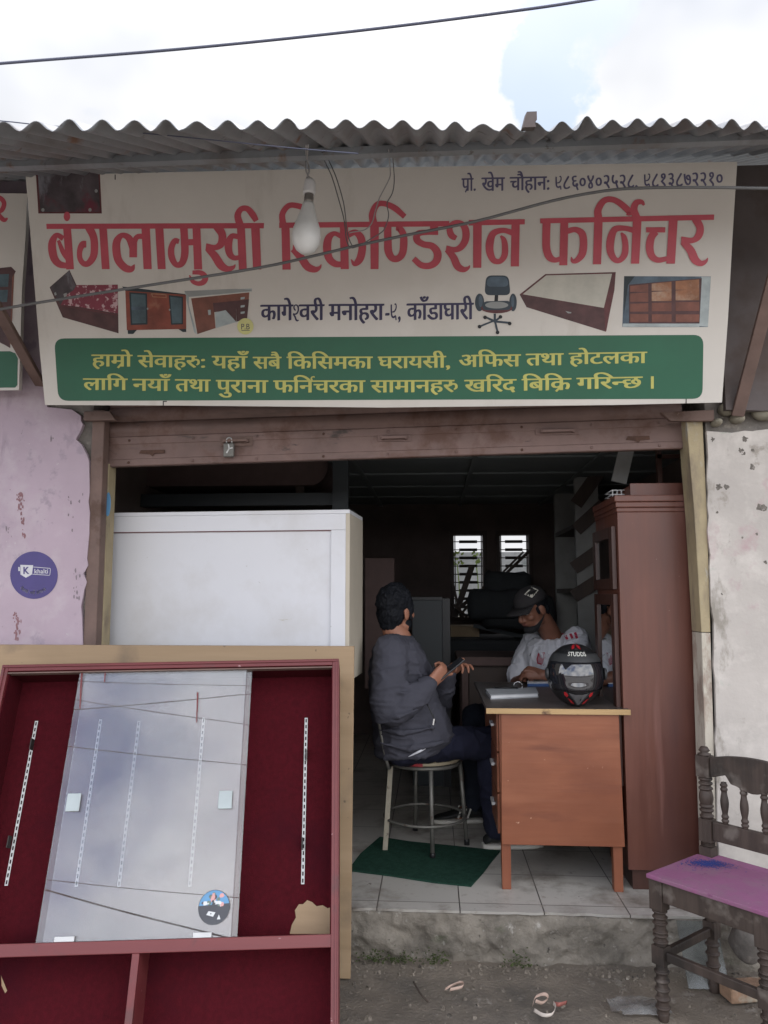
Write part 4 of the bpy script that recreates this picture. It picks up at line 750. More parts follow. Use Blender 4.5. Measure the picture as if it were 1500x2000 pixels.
bar4(2, (697, 340), (750, 340), (748, 612), (700, 612)); pen(2, (717, 330, 46), (711, 275, 42), (740, 218, 36), (790, 214, 34), (850, 242, 38), (908, 292, 32))
pen(2, (803, 345, 46), (805, 430, 46), (808, 500, 48), (830, 543, 42), (865, 548, 40), (894, 515, 44), (902, 450, 46), (897, 395, 42), (872, 362, 36), (856, 376, 8))
bar4(2, (1062, 340), (1112, 340), (1112, 402), (1062, 402)); pen(2, (1112, 388, 32), (1040, 388, 32), (990, 396, 38), (982, 432, 44), (1020, 460, 38), (1075, 472, 42), (1107, 512, 48), (1102, 560, 46), (1065, 590, 40), (1010, 588, 38), (962, 548, 34))
pen(2, (1222, 424, 30), (1192, 405, 40), (1182, 362, 36), (1208, 331, 30), (1250, 333, 34), (1278, 370, 44), (1279, 430, 44), (1250, 478, 40), (1210, 494, 34), (1160, 488, 42)); pen(2, (1165, 492, 34), (1205, 540, 44), (1230, 594, 46), (1265, 614, 36), (1294, 605, 20), (1306, 588, 4)); bar4(2, (1325, 330), (1378, 330), (1375, 604), (1325, 604))
pen(3, (130, 422, 36), (70, 407, 32), (12, 425, 40), (-10, 480, 48), (-10, 540, 46), (12, 588, 38), (50, 596, 32), (78, 562, 38), (82, 510, 38), (75, 465, 32), (55, 440, 12)); bar4(3, (122, 360), (172, 360), (167, 627), (117, 627))
bar4(3, (297, 334), (1358, 310), (1356, 343), (297, 365))
pen(3, (336, 350, 50), (333, 450, 48), (335, 520, 48), (354, 570, 46), (388, 588, 32), (430, 576, 28)); bar4(3, (420, 345), (468, 345), (462, 620), (413, 620)); pen(3, (462, 412, 34), (510, 402, 34), (550, 425, 44), (561, 480, 46), (553, 548, 46), (522, 588, 34), (495, 594, 24), (486, 568, 4))
bar4(3, (626, 335), (678, 335), (668, 614), (618, 614)); pen(3, (651, 335, 48), (650, 280, 44), (688, 225, 38), (745, 221, 36), (800, 255, 40), (842, 298, 36), (822, 312, 8))
pen(3, (885, 330, 46), (868, 280, 44), (882, 240, 38), (915, 234, 28), (930, 254, 14))
pen(3, (870, 408, 34), (810, 394, 32), (752, 402, 40), (727, 460, 48), (724, 530, 46), (747, 580, 38), (780, 590, 32), (810, 555, 40), (816, 500, 38), (808, 450, 34), (790, 422, 12)); bar4(3, (862, 335), (915, 335), (900, 610), (850, 610))
bar4(3, (942, 388), (1060, 388), (1058, 420), (942, 420)); pen(3, (1003, 415, 40), (974, 450, 46), (964, 510, 48), (977, 563, 44), (1015, 588, 34), (1075, 578, 28)); bar4(3, (1082, 335), (1135, 335), (1118, 610), (1065, 610))
pen(3, (1243, 335, 50), (1271, 390, 46), (1262, 440, 44), (1225, 468, 34), (1156, 466, 44)); pen(3, (1165, 478, 36), (1212, 527, 50), (1240, 585, 50), (1275, 608, 36), (1305, 597, 22), (1319, 574, 4))
T.build('red_lettering', MAT['print_red'], sg, fix=False)
# ---- the smaller lines
W = MB()
for tk, x0, x1, h0, h1, b in ((['प', 'rakar', 'ो', '.'], 902, 930, 348.5, 348, 373), (['ख', 'े', 'म'], 941, 985, 347, 346.5, 373), (['च', 'ौ', 'ह', 'ा', 'न', ':'], 996, 1074, 346, 344.5, 372), (list('९८६०४०२५२८') + [','], 1083, 1246, 344.5, 341, 370), (list('९८१३८७२२१०'), 1256, 1413, 340, 336, 366)):
    word(W, tk, SP, x0, x1, h0, h1, b, ex=24, ey=4)
W.build('phone_line', MAT['print_violet'], sg, fix=False)
W = MB()
for tk, x0, x1, h0, h1, b in ((['क', 'ा', 'ग', 'े', 'half:श', 'व', 'र', 'ी'], 509.5, 632.5, 595.5, 594.5, 626), (['म', 'न', 'ो', 'ह', 'र', 'ा'], 643, 749, 594, 593.5, 625.5), (['-', '९', ','], 752, 783, 594, 593, 625), (['क', 'ा', 'ँ', 'ड', 'ा', 'घ', 'ा', 'र', 'ी'], 795, 924, 593, 591.5, 625)):
    word(W, tk, SP, x0, x1, h0, h1, b, ex=30, ey=6)
W.build('address_line', MAT['print_ink'], sg, fix=False)
def rrect(l, r):
    o = []
    for i, (x, y) in enumerate(l):
        a = Vector(l[i - 1]) - Vector((x, y)); b = Vector(l[(i + 1) % len(l)]) - Vector((x, y)); a.normalize(); b.normalize()
        for k in range(7):
            t = k / 6; p0 = Vector((x, y)) + a * r; p1 = Vector((x, y)); p2 = Vector((x, y)) + b * r
            q = p0 * (1 - t) ** 2 + p1 * 2 * t * (1 - t) + p2 * t * t; o.append((q.x, q.y))
    return o
layer('green_band', [(rrect([(106, 661), (1374, 654), (1372, 779), (114, 783)], 20), 0)], ['print_green'], base=.0006)
W = MB(); Y1, Y2 = 693, 739
for tk, x0, x1, h0, h1, b in ((['ह', 'ा', 'म', 'rakar', 'ो'], 180, 257.5, 692.5, 693, 715.5), (['स', 'े', 'व', 'ा', 'ह', 'र', 'ruu', ':'], 270, 402, 694, 695, 717), (['य', 'ह', 'ा', 'ँ'], 415, 482, 695, 696, 719), (['स', 'ब', 'ै'], 495, 548.5, 697, 697, 720), (['ि', 'क', 'ि', 'स', 'म', 'क', 'ा'], 561, 726.5, 696.5, 696.5, 720), (['घ', 'र', 'ा', 'य', 'स', 'ी', ','], 739, 880, 696.5, 695, 719.5), (['अ', 'ि', 'फ', 'स'], 896, 1015.5, 693.5, 692, 717), (['त', 'थ', 'ा'], 1028, 1099, 691, 690, 714), (['ह', 'ो', 'ट', 'ल', 'क', 'ा'], 1112, 1262, 689.5, 687, 711.5),
        (['ल', 'ा', 'ि', 'ग'], 163.5, 248, 739, 739.5, 761.5), (['न', 'य', 'ा', 'ँ'], 260, 330.5, 740, 740.5, 763), (['त', 'थ', 'ा'], 343, 410, 740.5, 741.5, 764), (['प', 'ु', 'र', 'ा', 'न', 'ा'], 423, 522.5, 742, 743, 766), (['फ', 'ि', 'न', 'reph', 'च', 'र', 'क', 'ा'], 535, 712, 743, 743, 766.5), (['स', 'ा', 'म', 'ा', 'न', 'ह', 'र', 'ruu'], 725, 895, 743, 742, 766.5), (['ख', 'ि', 'र', 'द'], 908, 1007, 742, 740.5, 765.5), (['ि', 'ब', 'ि', 'क', 'rakar'], 1020, 1114, 740, 738.5, 763), (['ग', 'ि', 'र', 'half:न', 'छ'], 1127, 1253, 738, 735.5, 760), (['।'], 1264, 1280, 735, 735, 759)):
    word(W, tk, SP, x0, x1, h0, h1, b, ex=26, ey=3, lift=.0014)
W.build('yellow_lettering', MAT['print_yellow'], sg, fix=False)
# ---- printed pictures
layer('framed_picture', [([(70, 338), (195, 334), (199, 417), (75, 417)], 0), ([(74, 338), (192, 334), (196, 414), (79, 414)], 1)] + [(ring(x, y, 3.2, 3.6, 10), 2) for x, y in ((188, 373), (84, 410), (176, 410))], ['print_maroon', 'print_dark', 'print_grey'])
Z4 = lambda *p: zpoly(.29333, 80, 520, p); Z6 = lambda *p: zpoly(.33333, 920, 520, p)
layer('bed_picture', [(Z4((58, 140), (190, 25), (238, 128), (512, 122), (517, 447), (145, 340)), 0), (Z4((62, 140), (188, 30), (232, 128), (215, 215), (130, 255)), 1), (Z4((238, 125), (511, 123), (513, 315), (250, 270), (132, 256), (170, 190), (218, 160)), 2), (Z4((135, 258), (515, 322), (516, 330), (137, 266)), 3), (Z4((88, 178), (100, 172), (106, 190), (93, 196)), 4), (Z4((150, 185), (172, 176), (172, 200), (155, 206)), 4)], ['print_brown', 'print_dark', 'print_bedsheet', 'print_maroon', 'print_grey'])
layer('cabinet_picture', [(Z4((540, 135), (600, 142), (968, 186), (966, 195), (562, 165)), 0), (Z4((562, 163), (966, 190), (968, 418), (572, 426)), 1), (Z4((588, 173), (707, 181), (710, 388), (598, 392)), 0), (Z4((600, 184), (697, 191), (700, 377), (608, 381)), 2), (Z4((602, 270), (698, 268), (699, 290), (604, 292)), 5), (Z4((851, 192), (947, 203), (947, 387), (867, 390)), 0), (Z4((861, 203), (938, 212), (938, 378), (875, 380)), 2), (Z4((735, 180), (836, 186), (838, 212), (742, 206)), 3), (Z4((742, 187), (830, 192), (832, 206), (747, 201)), 1), (Z4((578, 426), (640, 424), (616, 451), (580, 451)), 0), (Z4((915, 419), (968, 417), (968, 438), (945, 438)), 0), (Z4(*ring(711, 283, 6, 7, 10)), 4), (Z4(*ring(858, 290, 6, 7, 10)), 4)], ['print_teal_dark', 'print_rust', 'print_teal', 'print_orange', 'print_grey', 'print_slate'])
layer('desk_picture', [(Z4((955, 165), (1405, 148), (1405, 168), (985, 205), (985, 260), (1040, 455), (1020, 440)), 3), (Z4((955, 165), (1300, 150), (1404, 158), (1402, 164), (985, 203)), 2), (Z4((1000, 214), (1387, 174), (1384, 232), (1150, 250), (1163, 412), (1042, 452)), 0), (Z4((1145, 245), (1302, 230), (1300, 288), (1153, 306)), 1), (Z4((1160, 308), (1232, 292), (1300, 372), (1165, 412)), 3), (Z4((1230, 292), (1300, 288), (1300, 370)), 1), (Z4((1300, 230), (1386, 220), (1373, 350), (1302, 370)), 1)] + [(Z4((1330, y), (1358, y - 4), (1356, y + 10), (1330, y + 14)), 3) for y in (208, 262, 304)] + [(Z4((1112, 292), (1130, 290), (1132, 322), (1116, 326)), 3)], ['print_wood', 'print_brown', 'print_grey', 'print_pale'])
layer('round_badge', [(ring(479.5, 637.5, 16, 16, 22), 0)], ['print_yellow_pale'], base=.0024)
W = MB(); latin(W, 'P.B', lambda x, y: SP.px(x, y, .003), 471.5, 488, 632.5, 643.5); fill(W, [[(472, 645), (488, 645), (488, 646), (472, 646)]], lambda x, y: SP.px(x, y, .003)); W.build('badge_lettering', MAT['print_ink'], sg, fix=False)
layer('office_chair_picture', [(Z6(*rrect([(88, 54), (220, 54), (232, 170), (78, 170)], 34)), 0), (Z6(*rrect([(98, 62), (212, 62), (222, 120), (88, 120)], 30)), 1), (Z6((139, 170), (160, 170), (157, 208), (136, 208)), 2), (Z6(*ring(50, 212, 27, 52)), 0), (Z6(*ring(56, 205, 12, 34)), 1), (Z6(*ring(246, 212, 22, 52)), 0), (Z6(*ring(244, 205, 9, 34)), 1), (Z6(*ring(150, 246, 92, 30)), 5), (Z6(*rrect([(70, 206), (232, 202), (236, 256), (66, 258)], 26)), 0), (Z6(*ring(150, 228, 68, 20)), 3), (Z6((132, 278), (146, 278), (146, 330), (132, 330)), 4)] + [(Z6(*a), 4) for a in (((130, 316), (146, 320), (60, 355), (48, 348)), ((128, 326), (140, 316), (85, 292), (78, 300)), ((136, 318), (146, 326), (178, 300), (170, 292)), ((140, 318), (140, 330), (230, 338), (230, 326)), ((134, 322), (146, 322), (162, 388), (150, 390)))] + [(Z6(*ring(x, y, 11, 11, 12)), 2) for x, y in ((50, 354), (82, 300), (172, 297), (226, 336), (155, 388))], ['print_steel', 'print_slate', 'print_black', 'print_grey', 'print_steel', 'print_maroon'])
layer('divan_picture', [(Z6((285, 165), (435, 46), (848, 34), (840, 140), (790, 384), (325, 240)), 0), (Z6((303, 164), (440, 54), (826, 44), (778, 244)), 1), (Z6((285, 166), (300, 166), (780, 246), (786, 382), (325, 240)), 2), (Z6((786, 246), (838, 140), (792, 382)), 0), (Z6((552, 262), (588, 270), (586, 276), (568, 276)), 3)], ['print_maroon', 'print_cream', 'print_brown', 'print_grey'])
it = [(Z6((897, 58), (1405, 60), (1388, 356), (886, 356)), 0), (Z6((897, 58), (960, 58), (920, 110), (895, 290)), 3), (Z6((1350, 62), (1404, 62), (1388, 354), (1330, 350)), 5), (Z6((925, 108), (1352, 70), (1338, 338), (925, 334)), 1)]
cx = ((928, 1042), (1054, 1178), (1194, 1340)); 
for j, (ya, yb) in enumerate(((112, 150), (160, 208), (220, 266), (280, 326))):
    for i, (xa, xb) in enumerate(cx):
        it.append((Z6((xa + 4, ya - i * (14 - j * 5) + (4 if j == 0 else 0)), (xb - 4, ya - (i + .8) * (14 - j * 5) + (4 if j == 0 else 0)), (xb - 4, yb - i * (6 - j * 2)), (xa + 4, yb - i * (6 - j * 2))), 4 if (i and j < 2) else 2))
layer('shelf_picture', it + [(Z6((890, 336), (1340, 336), (1336, 356), (886, 356)), 5)], ['print_slate', 'print_brown', 'print_wood', 'print_teal_dark', 'print_orange', 'print_pale'])
# nicks in the lower edge of the banner
for q in ([(318, 783), (326, 783), (326, 785), (320, 785), (320, 792), (318, 792)], [(1339, 779), (1341, 779), (1341, 788), (1339, 788)], [(224, 341), (226, 341), (226, 351), (224, 351)]): layer('edge_nick', [(q, 0)], ['print_black'])
# ---- the neighbour's sign
nb0 = at(30, 760, 3.2); nt0 = at(30, 370, 3.02); nu = (nt0 - nb0).normalized(); nn = Vector((0, -nu.z, nu.y)); NP = Plane(nb0, nn)
ng = thing('neighbour_sign', 'weathered white sign at the left edge with a red letter end and a green foot', 'shop sign', nb0 + Vector((0, .03, 0)))
MB().prism([NP.px(x, y) for x, y in [(-700, 372), (53, 378), (50, 460), (43, 560), (40, 660), (37, 762), (-700, 770)]], -nn * .025).build('panel', MAT['sign_white'], ng)
W = MB(); strip(W, [(-25, 385, 9), (-2, 386, 9), (8, 396, 9), (4, 410, 9), (-6, 414, 8)], lambda x, y: NP.px(x, y, .0008)); strip(W, [(-6, 413, 7), (2, 425, 9), (9, 430, 8), (15, 426, 3)], lambda x, y: NP.px(x, y, .001)); W.build('red_lettering', MAT['print_red'], ng, fix=False)
layer('green_band', [([(-600, 688), (20, 686), (30, 690), (35, 700), (34, 752), (30, 757), (-600, 762)], 0)], ['print_green'], ng, NP, .0006)
layer('cupboard_picture', [([(-60, 530), (22, 521), (31, 530), (26, 540), (20, 680), (10, 674), (-60, 640)], 0), ([(-50, 538), (18, 535), (16, 560), (-50, 562)], 1), ([(-50, 568), (16, 566), (14, 590), (-50, 590)], 1), ([(24, 542), (28, 534), (22, 668), (19, 676)], 2)], ['print_brown', 'print_teal', 'print_wood'], ng, NP, .0006)
# ================================================================== FURNITURE AND THINGS
wood('red_wood', (.125, .022, .024), (.155, .034, .034), axis='X', scale=5, rough=.45, spots=(((.34, .2, .2), 26, .70, .03), ((.10, .03, .03), 7, .62, .08)))
surf('red_cloth', (.056, .0045, .008), rough=.95, var=.22, vs=60, spots=(((.04, .004, .008), 3, .5, .2),), bump=.25, bs=300, spec=.1)
wood('raw_ply', (.27, .185, .105), (.34, .24, .145), axis='X', scale=6, rough=.7, spots=(((.18, .13, .085), 4, .56, .15), ((.12, .09, .06), 20, .7, .04)))
wood('raw_edge', (.34, .22, .10), (.46, .31, .15), axis='X', scale=16, rough=.7, spots=(((.12, .07, .04), 12, .6, .06),))
surf('white_laminate', (.60, .60, .62), rough=.42, var=.035, vs=2, spots=(((.53, .52, .52), 2.3, .5, .2), ((.42, .40, .38), 6, .64, .1, (1, 1, .5)), ((.33, .3, .27), 30, .71, .02), ((.4, .37, .3), 9, .71, .03, (.4, 1, 1.8))), bump=.04, bs=12)
surf('raw_board', (.46, .41, .33), rough=.75, var=.08, vs=4, bump=.05)
wood('desk_wood', (.205, .066, .032), (.25, .088, .042), axis='X', scale=9, rough=.4, spots=(((.15, .046, .022), 3.2, .48, .2, (.6, 1, 1.6)), ((.27, .10, .05), 5, .54, .2, (.25, 1, 1.4)), ((.15, .048, .025), 9, .6, .12, (.3, 1, 1.4)), ((.42, .24, .16), 34, .73, .02)), spec=.4)
wood('desk_leg', (.19, .06, .03), (.235, .08, .038), axis='Z', scale=6, rough=.45)
surf('desk_top', (.075, .06, .052), rough=.4, var=.25, vs=7, spots=(((.16, .13, .11), 5, .58, .12), ((.03, .025, .02), 12, .6, .06)), bump=.05)
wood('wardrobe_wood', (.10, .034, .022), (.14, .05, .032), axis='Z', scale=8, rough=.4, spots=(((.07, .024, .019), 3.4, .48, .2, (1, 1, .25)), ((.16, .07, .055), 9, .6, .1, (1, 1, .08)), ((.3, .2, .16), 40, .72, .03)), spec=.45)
wood('wardrobe_shaded', (.04, .017, .012), (.068, .027, .019), axis='Z', scale=6, rough=.4)  # wardrobe wood darkened, the shade of the dim door side put into its colour
flat('mirror', (.62, .65, .65), .03, 1.0)
wood('old_wood', (.032, .022, .017), (.06, .042, .033), axis='Z', scale=12, rough=.6, spots=(((.115, .095, .08), 11, .58, .1), ((.02, .015, .012), 6, .55, .12)), bump=.3)
surf('pink_seat', (.21, .075, .15), rough=.8, var=.12, vs=6, spots=(((.18, .11, .14), 6, .5, .2), ((.15, .055, .11), 22, .6, .08), ((.27, .17, .22), 40, .66, .06)), bump=.2, bs=120)
flat('blue_powder', (.025, .04, .19), .95)
surf('green_mat', (.022, .06, .042), rough=1, var=.3, vs=40, spots=(((.03, .10, .07), 160, .55, .1), ((.10, .11, .09), 26, .72, .03)), bump=.9, bs=350, spec=.1)
surf('pipe_grey', (.15, .145, .13), rough=.5, metal=.4, var=.2, vs=20, spots=(((.08, .05, .035), 16, .6, .08),))
surf('pipe_beige', (.30, .27, .21), rough=.6, var=.15, vs=20, spots=(((.12, .09, .07), 22, .62, .06),))
flat('seat_red', (.36, .035, .045), .45); flat('seat_cream', (.42, .36, .25), .5)
pane('glass', (.94, .94, .95), 1.72, 0.0, .05); flat('plate_glass', (.34, .38, .38), .3)
flat('white_metal', (.5, .5, .49), .4); flat('slot_dark', (.02, .012, .012), .8)
flat('paper', (.62, .62, .62), .7); flat('paper_grey', (.42, .43, .44), .7); flat('book_blue', (.04, .09, .23), .5); flat('black_plastic', (.012, .012, .013), .4); flat('cardboard', (.33, .24, .15), .85)
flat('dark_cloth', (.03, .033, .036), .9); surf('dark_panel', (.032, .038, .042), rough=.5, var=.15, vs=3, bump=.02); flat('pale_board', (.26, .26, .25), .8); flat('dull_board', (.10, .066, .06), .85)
flat('steel', (.6, .6, .6), .25, 1.0)
# ---- white cabinet just inside the shutter
fr_, fl_ = at(683, 995, 3.44), at(200, 1003, 3.52)
ex = Vector((fl_.x - fr_.x, fl_.y - fr_.y, 0)); CW = ex.length; ex.normalize(); ey = Vector((ex.y, -ex.x, 0)); ey = ey if ey.y > 0 else -ey
XF = Matrix(((ex.x, ey.x, 0, fr_.x), (ex.y, ey.y, 0, fr_.y), (0, 0, 1, 0), (0, 0, 0, 1)))
CH = fr_.z; CD = .37
CZ = at(692, 1331, 3.44).z
wc_ = thing('white_cabinet', 'white laminate wall cabinet set up behind the leaning red display case', 'cabinet', (fr_.x, fr_.y, CZ))
ub = thing('dark_sideboard', 'dark wooden sideboard carrying the white cabinet, in shadow beside the plywood', 'sideboard', (fr_.x - .5, fr_.y + .2, FZ))
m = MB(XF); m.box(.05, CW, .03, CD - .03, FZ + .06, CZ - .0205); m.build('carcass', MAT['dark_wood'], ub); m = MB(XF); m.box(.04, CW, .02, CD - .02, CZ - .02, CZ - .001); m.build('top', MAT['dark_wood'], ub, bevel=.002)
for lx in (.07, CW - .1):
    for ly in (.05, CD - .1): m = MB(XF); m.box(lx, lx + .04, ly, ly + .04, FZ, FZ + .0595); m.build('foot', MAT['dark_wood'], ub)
m = MB(XF); m.box(0.018, CW, .012, CD - .01, CZ + .001, CH - .018); m.build('carcass', MAT['white_laminate'], wc_)
m = MB(XF); m.box(0, CW + .0, 0, CD, CH - .018, CH); m.build('top', MAT['white_laminate'], wc_, bevel=.002)
m = MB(XF); m.box(-.001, .0175, 0, CD, CZ, CH - .0182); m.build('side_panel', MAT['raw_board'], wc_, bevel=.001)
rz = CH - at(683, 1032, 3.44).z + 2 * (1.45 - CH) * 0
m = MB(XF); m.box(.018, CW, -.001, .0115, CH - .092, CH - .0185); m.build('rail', MAT['white_laminate'], wc_, bevel=.0015)
m = MB(XF); m.box(.0178, .085, -.0005, .0115, CZ, CH - .0925); m.build('stile', MAT['white_laminate'], wc_, bevel=.0015)
m = MB(XF); m.box(.085, CW, .004, .0115, CH - .0955, CH - .0925); m.build('shadow_strip', MAT['red_wood'], wc_)  # brown strip drawn as the shadow line under the rail
# ---- red display case leaning back against the plywood
U = Vector((-.05, .375, .927)).normalized(); XA = Vector((1, .094, .0158)); XA = (XA - U * XA.dot(U)).normalized(); Nn = XA.cross(U)
P0 = at(662, 1286, 2.99); O = P0 - U * ((P0.z - .024) / U.z); DP = Plane(P0, Nn)
def ab(px, py, c=0): p = onp(px, py, O + Nn * c, Nn) - O; return p.dot(XA), p.dot(U)
XD = Matrix(((XA.x, U.x, Nn.x, O.x), (XA.y, U.y, Nn.y, O.y), (XA.z, U.z, Nn.z, O.z), (0, 0, 0, 1)))
dc = thing('display_case', 'red wooden display case leaning in front with sliding glass and red cloth lining', 'display case', O)
DH = ab(662, 1286)[1]; DW = ab(4, 1300)[0]; DD = .15; TK = .025
def part(name, boxes, mat, bevel=.002, par=dc):
    m = MB(XD)
    for b in boxes: m.box(*b)
    return m.build(name, MAT[mat], par, bevel=bevel)
bm_ = ab(600, 1826)[1]; bm2 = ab(600, 1852)[1]; dv = ab(266, 1850)[0]
part('side_panel', [(-TK, 0, 0, DH, -DD, 0)], 'red_wood'); part('side_panel', [(DW, DW + TK, 0, DH, -DD, 0)], 'red_wood')
part('top_panel', [(DW + TK, -TK, DH - TK, DH, -DD, -.001)], 'red_wood')
part('bottom_panel', [(DW + TK, -TK, 0, .03, -DD, -.002)], 'red_wood')
part('shelf', [(DW + TK, -TK, bm2, bm_, -DD + .008, -.001)], 'red_wood')
part('divider', [(dv - .012, dv + .012, .03, bm2, -DD + .008, -.003)], 'red_wood')
bp_ = part('back_panel', [(DW + TK, -TK, .03, DH - TK, -DD, -DD + .007)], 'red_cloth', 0)
part('lining', [(DW + TK, DW + TK + .004, bm_, DH - TK, -DD + .007, -.012)], 'red_cloth', 0); part('lining', [(-TK - .004, -TK, bm_, DH - TK, -DD + .007, -.012)], 'red_cloth', 0)
part('lining', [(DW + TK + .004, -TK - .004, DH - TK - .004, DH - TK, -DD + .007, -.012)], 'red_cloth', 0)
part('track', [(DW + TK, -TK, DH - TK - .009, DH - TK - .0045, -.03, -.004)], 'steel_brown', 0)
part('moulding', [(DW + .006, -.006, DH - .012, DH - .005, .001, .005), (-.013, -.006, .0, DH - .013, .001, .005), (DW + .006, DW + .013, 0, DH - .013, .001, .005)], 'red_wood', .001)
gl0 = (ab(155, 1306)[0] + ab(70, 1822)[0]) / 2; gl1 = (ab(490, 1306)[0] + ab(463, 1815)[0]) / 2
for i, (x0, x1, c) in enumerate(((gl0, gl1 - .02, -.012), (gl0 + .018, gl1, -.024))):
    gp = part('glass_door', [(x0, x1, bm_ + .001, DH - TK - .009, c - .005, c)], 'glass', 0)
    if i == 0:
        gdo = gp
for px, py in ((143, 1567), (440, 1562)):
    a, b = ab(px, py, -.008); part('finger_plate', [(a - .024, a + .024, b - .03, b + .03, -.011, -.007)], 'plate_glass', .002, gdo)
for px, py, s in ((128, 1819, .032), (396, 1817, .03)):
    a, b = ab(px, py, -.008); part('roller_shoe', [(a - s, a + s, bm_ + .001, bm_ + .016, -.0115, -.005)], 'white_metal', .001, gdo)
# drips of the red paint on the glass
for px, y0, y1, wd in ((158, 1306, 1384, .008), (206, 1308, 1332, .006), (386, 1352, 1411, .006)):
    m = MB(XD); a, b0_ = ab(px, y0, -.012); a2, b1_ = ab(px - 2, y1, -.012); a = max(a, gl0 + .006); a2 = max(a2, gl0 + .006)
    m.poly([(a - wd * .5, b0_, -.0114), (a + wd * .5, b0_, -.0114), (a2 + wd * .3, b1_, -.0114), (a2 - wd * .3, b1_, -.0114)]); m.build('paint_drip', MAT['red_wood'], gdo, fix=False)
# slotted shelf strips on the lining
for (x0, y0, x1, y1) in ((73, 1408, 10, 1730), (601, 1402, 588, 1727), (198, 1405, 147, 1732), (273, 1408, 230, 1733), (400, 1402, 368, 1732)):
    c = -DD + .009; a0, b0_ = ab(x0, y0, c); a1, b1_ = ab(x1, y1, c); a = (a0 + a1) / 2
    m = MB(XD); m.box(a - .0058, a + .0058, b1_, b0_, -DD + .0075, c); n = 26
    for k in range(n):
        b = b1_ + (b0_ - b1_) * (k + .5) / n; m.poly([(a - .0026, b - .0065, c + .0006), (a + .0026, b - .0065, c + .0006), (a + .0026, b + .0065, c + .0006), (a - .0026, b + .0065, c + .0006)], 1)
    m.build('slotted_strip', [MAT['white_metal'], MAT['slot_dark']], dc, fix=False)
for px, py in ((128 / 2, 1455), (20, 1645), (597, 1475), (590, 1648)):
    a, b = ab(px, py, -DD + .012); m = MB(XD); m.prism([(a, b - .02, -DD + .01), (a + .003, b - .02, -DD + .01), (a + .003, b + .02, -DD + .01), (a, b + .02, -DD + .01)], (0, 0, .03)); m.build('shelf_bracket', MAT['iron'], dc)
c = -DD + .0085
for q in (((566, 1824), (570, 1806), (578, 1792), (576, 1778), (584, 1766), (592, 1766), (600, 1758), (610, 1762), (618, 1770), (630, 1768), (640, 1774), (646, 1772), (648, 1824)), ((2, 1905), (8, 1920), (14, 1935), (10, 1940), (3, 1925))):
    m = MB(XD); m.poly([ab(x, y, c) + (c,) for x, y in q]); m.build('bare_patch', MAT['raw_ply'], bp_, fix=False)
# round printed sticker on the glass
a, b = ab(418, 1772, -.011); m = MB(XD); n = 40; r = .0525
def disc(m, a, b, r, c, mi, sx=1): m.poly([(a + r * sx * math.cos(6.2832 * i / n), b + r * math.sin(6.2832 * i / n), c) for i in range(n)], mi)
disc(m, a, b, r, -.0112, 0)
m.poly([(a + r * .97 * math.cos(math.pi * (.07 + .9 * i / 20)), b + r * .97 * math.sin(math.pi * (.07 + .9 * i / 20)), -.0110) for i in range(21)], 1)
random.seed(5)
for k in range(26):
    an = random.uniform(.2, 2.9); rr = random.uniform(.15, .8) * r; mi = 2 if math.cos(an) * rr > -.01 and rr > .02 and random.random() < .6 else random.choice((3, 4, 0))
    cx_, cy_ = a + rr * math.cos(an), b + rr * math.sin(an) * .9 + .003; q = random.uniform(.004, .010)
    m.poly([(cx_ + q * math.cos(t) * random.uniform(.6, 1.1), cy_ + q * math.sin(t) * random.uniform(.5, 1), -.0109 + k * 1e-5) for t in (0, 1, 2.1, 3.2, 4.2, 5.3)], mi)
m.poly([(a - .024, b - .022, -.0105), (a - .001, b - .028, -.0105), (a + .006, b - .015, -.0105), (a - .017, b - .011, -.0105)], 3); disc(m, a - .009, b - .019, .0022, -.0104, 0)
m.poly([(a + .012, b - .036, -.0105), (a + .024, b - .036, -.0105), (a + .018, b - .022, -.0105)], 3)
flat('sticker_dark', (.05, .052, .06), .4); flat('sticker_blue', (.10, .25, .42), .4); flat('sticker_pink', (.55, .28, .26), .4); flat('sticker_white', (.55, .56, .55), .4); flat('sticker_green', (.12, .17, .14), .4)
solo(m, 'round_sticker', [MAT[q] for q in ('sticker_dark', 'sticker_blue', 'sticker_pink', 'sticker_white', 'sticker_green')], 'round blue and dark picture sticker low on the glass of the red case', 'sticker', fix=False)
# ---- plywood sheet behind it
pt, pb = at(692, 1262, 3.2), at(684, 1918, 3.04)
m = MB(); x0 = -2.3
m.hexa([(x0, 3.045, .004), (pb.x, 3.045, .004), (pb.x, 3.063, .004), (x0, 3.063, .004), (x0, 3.193, pt.z), (pt.x, 3.193, pt.z), (pt.x, 3.211, pt.z), (x0, 3.211, pt.z)])
solo(m, 'plywood_sheet', MAT['raw_ply'], 'bare plywood sheet standing upright behind the red display case', 'board', bevel=.001)
# ---- the desk seen end-on
YD = 3.44; DT = at(1090, 1384, YD).z; x0, x1 = at(950, 1388, YD).x, at(1229, 1388, YD).x; YE = 4.43
ds = thing('office_desk', 'brown wooden office desk seen from its end with a dark worn top', 'desk', ((x0 + x1) / 2, (YD + YE) / 2, FZ))
MB().box(x0, x1, YD - .012, YE, DT - .018, DT).build('top', MAT['desk_top'], ds, bevel=.002)
MB().box(x0 - .002, x1 + .002, YD - .018, YD - .0125, DT - .022, DT + .001).build('edge_lipping', MAT['raw_edge'], ds, bevel=.001)
px0, px1 = at(975, 1500, YD).x, at(1214, 1500, YD).x; zb_ = at(1090, 1652, YD).z; zt_ = DT - .019
lw = .046
MB().prism([(px0 + .012, YD, zt_), (px1 - .006, YD, zt_), (px1 + .004, YD, zb_), (px0 - .006 + .012, YD, zb_)], (0, .014, 0)).build('end_panel', MAT['desk_wood'], ds, bevel=.002)
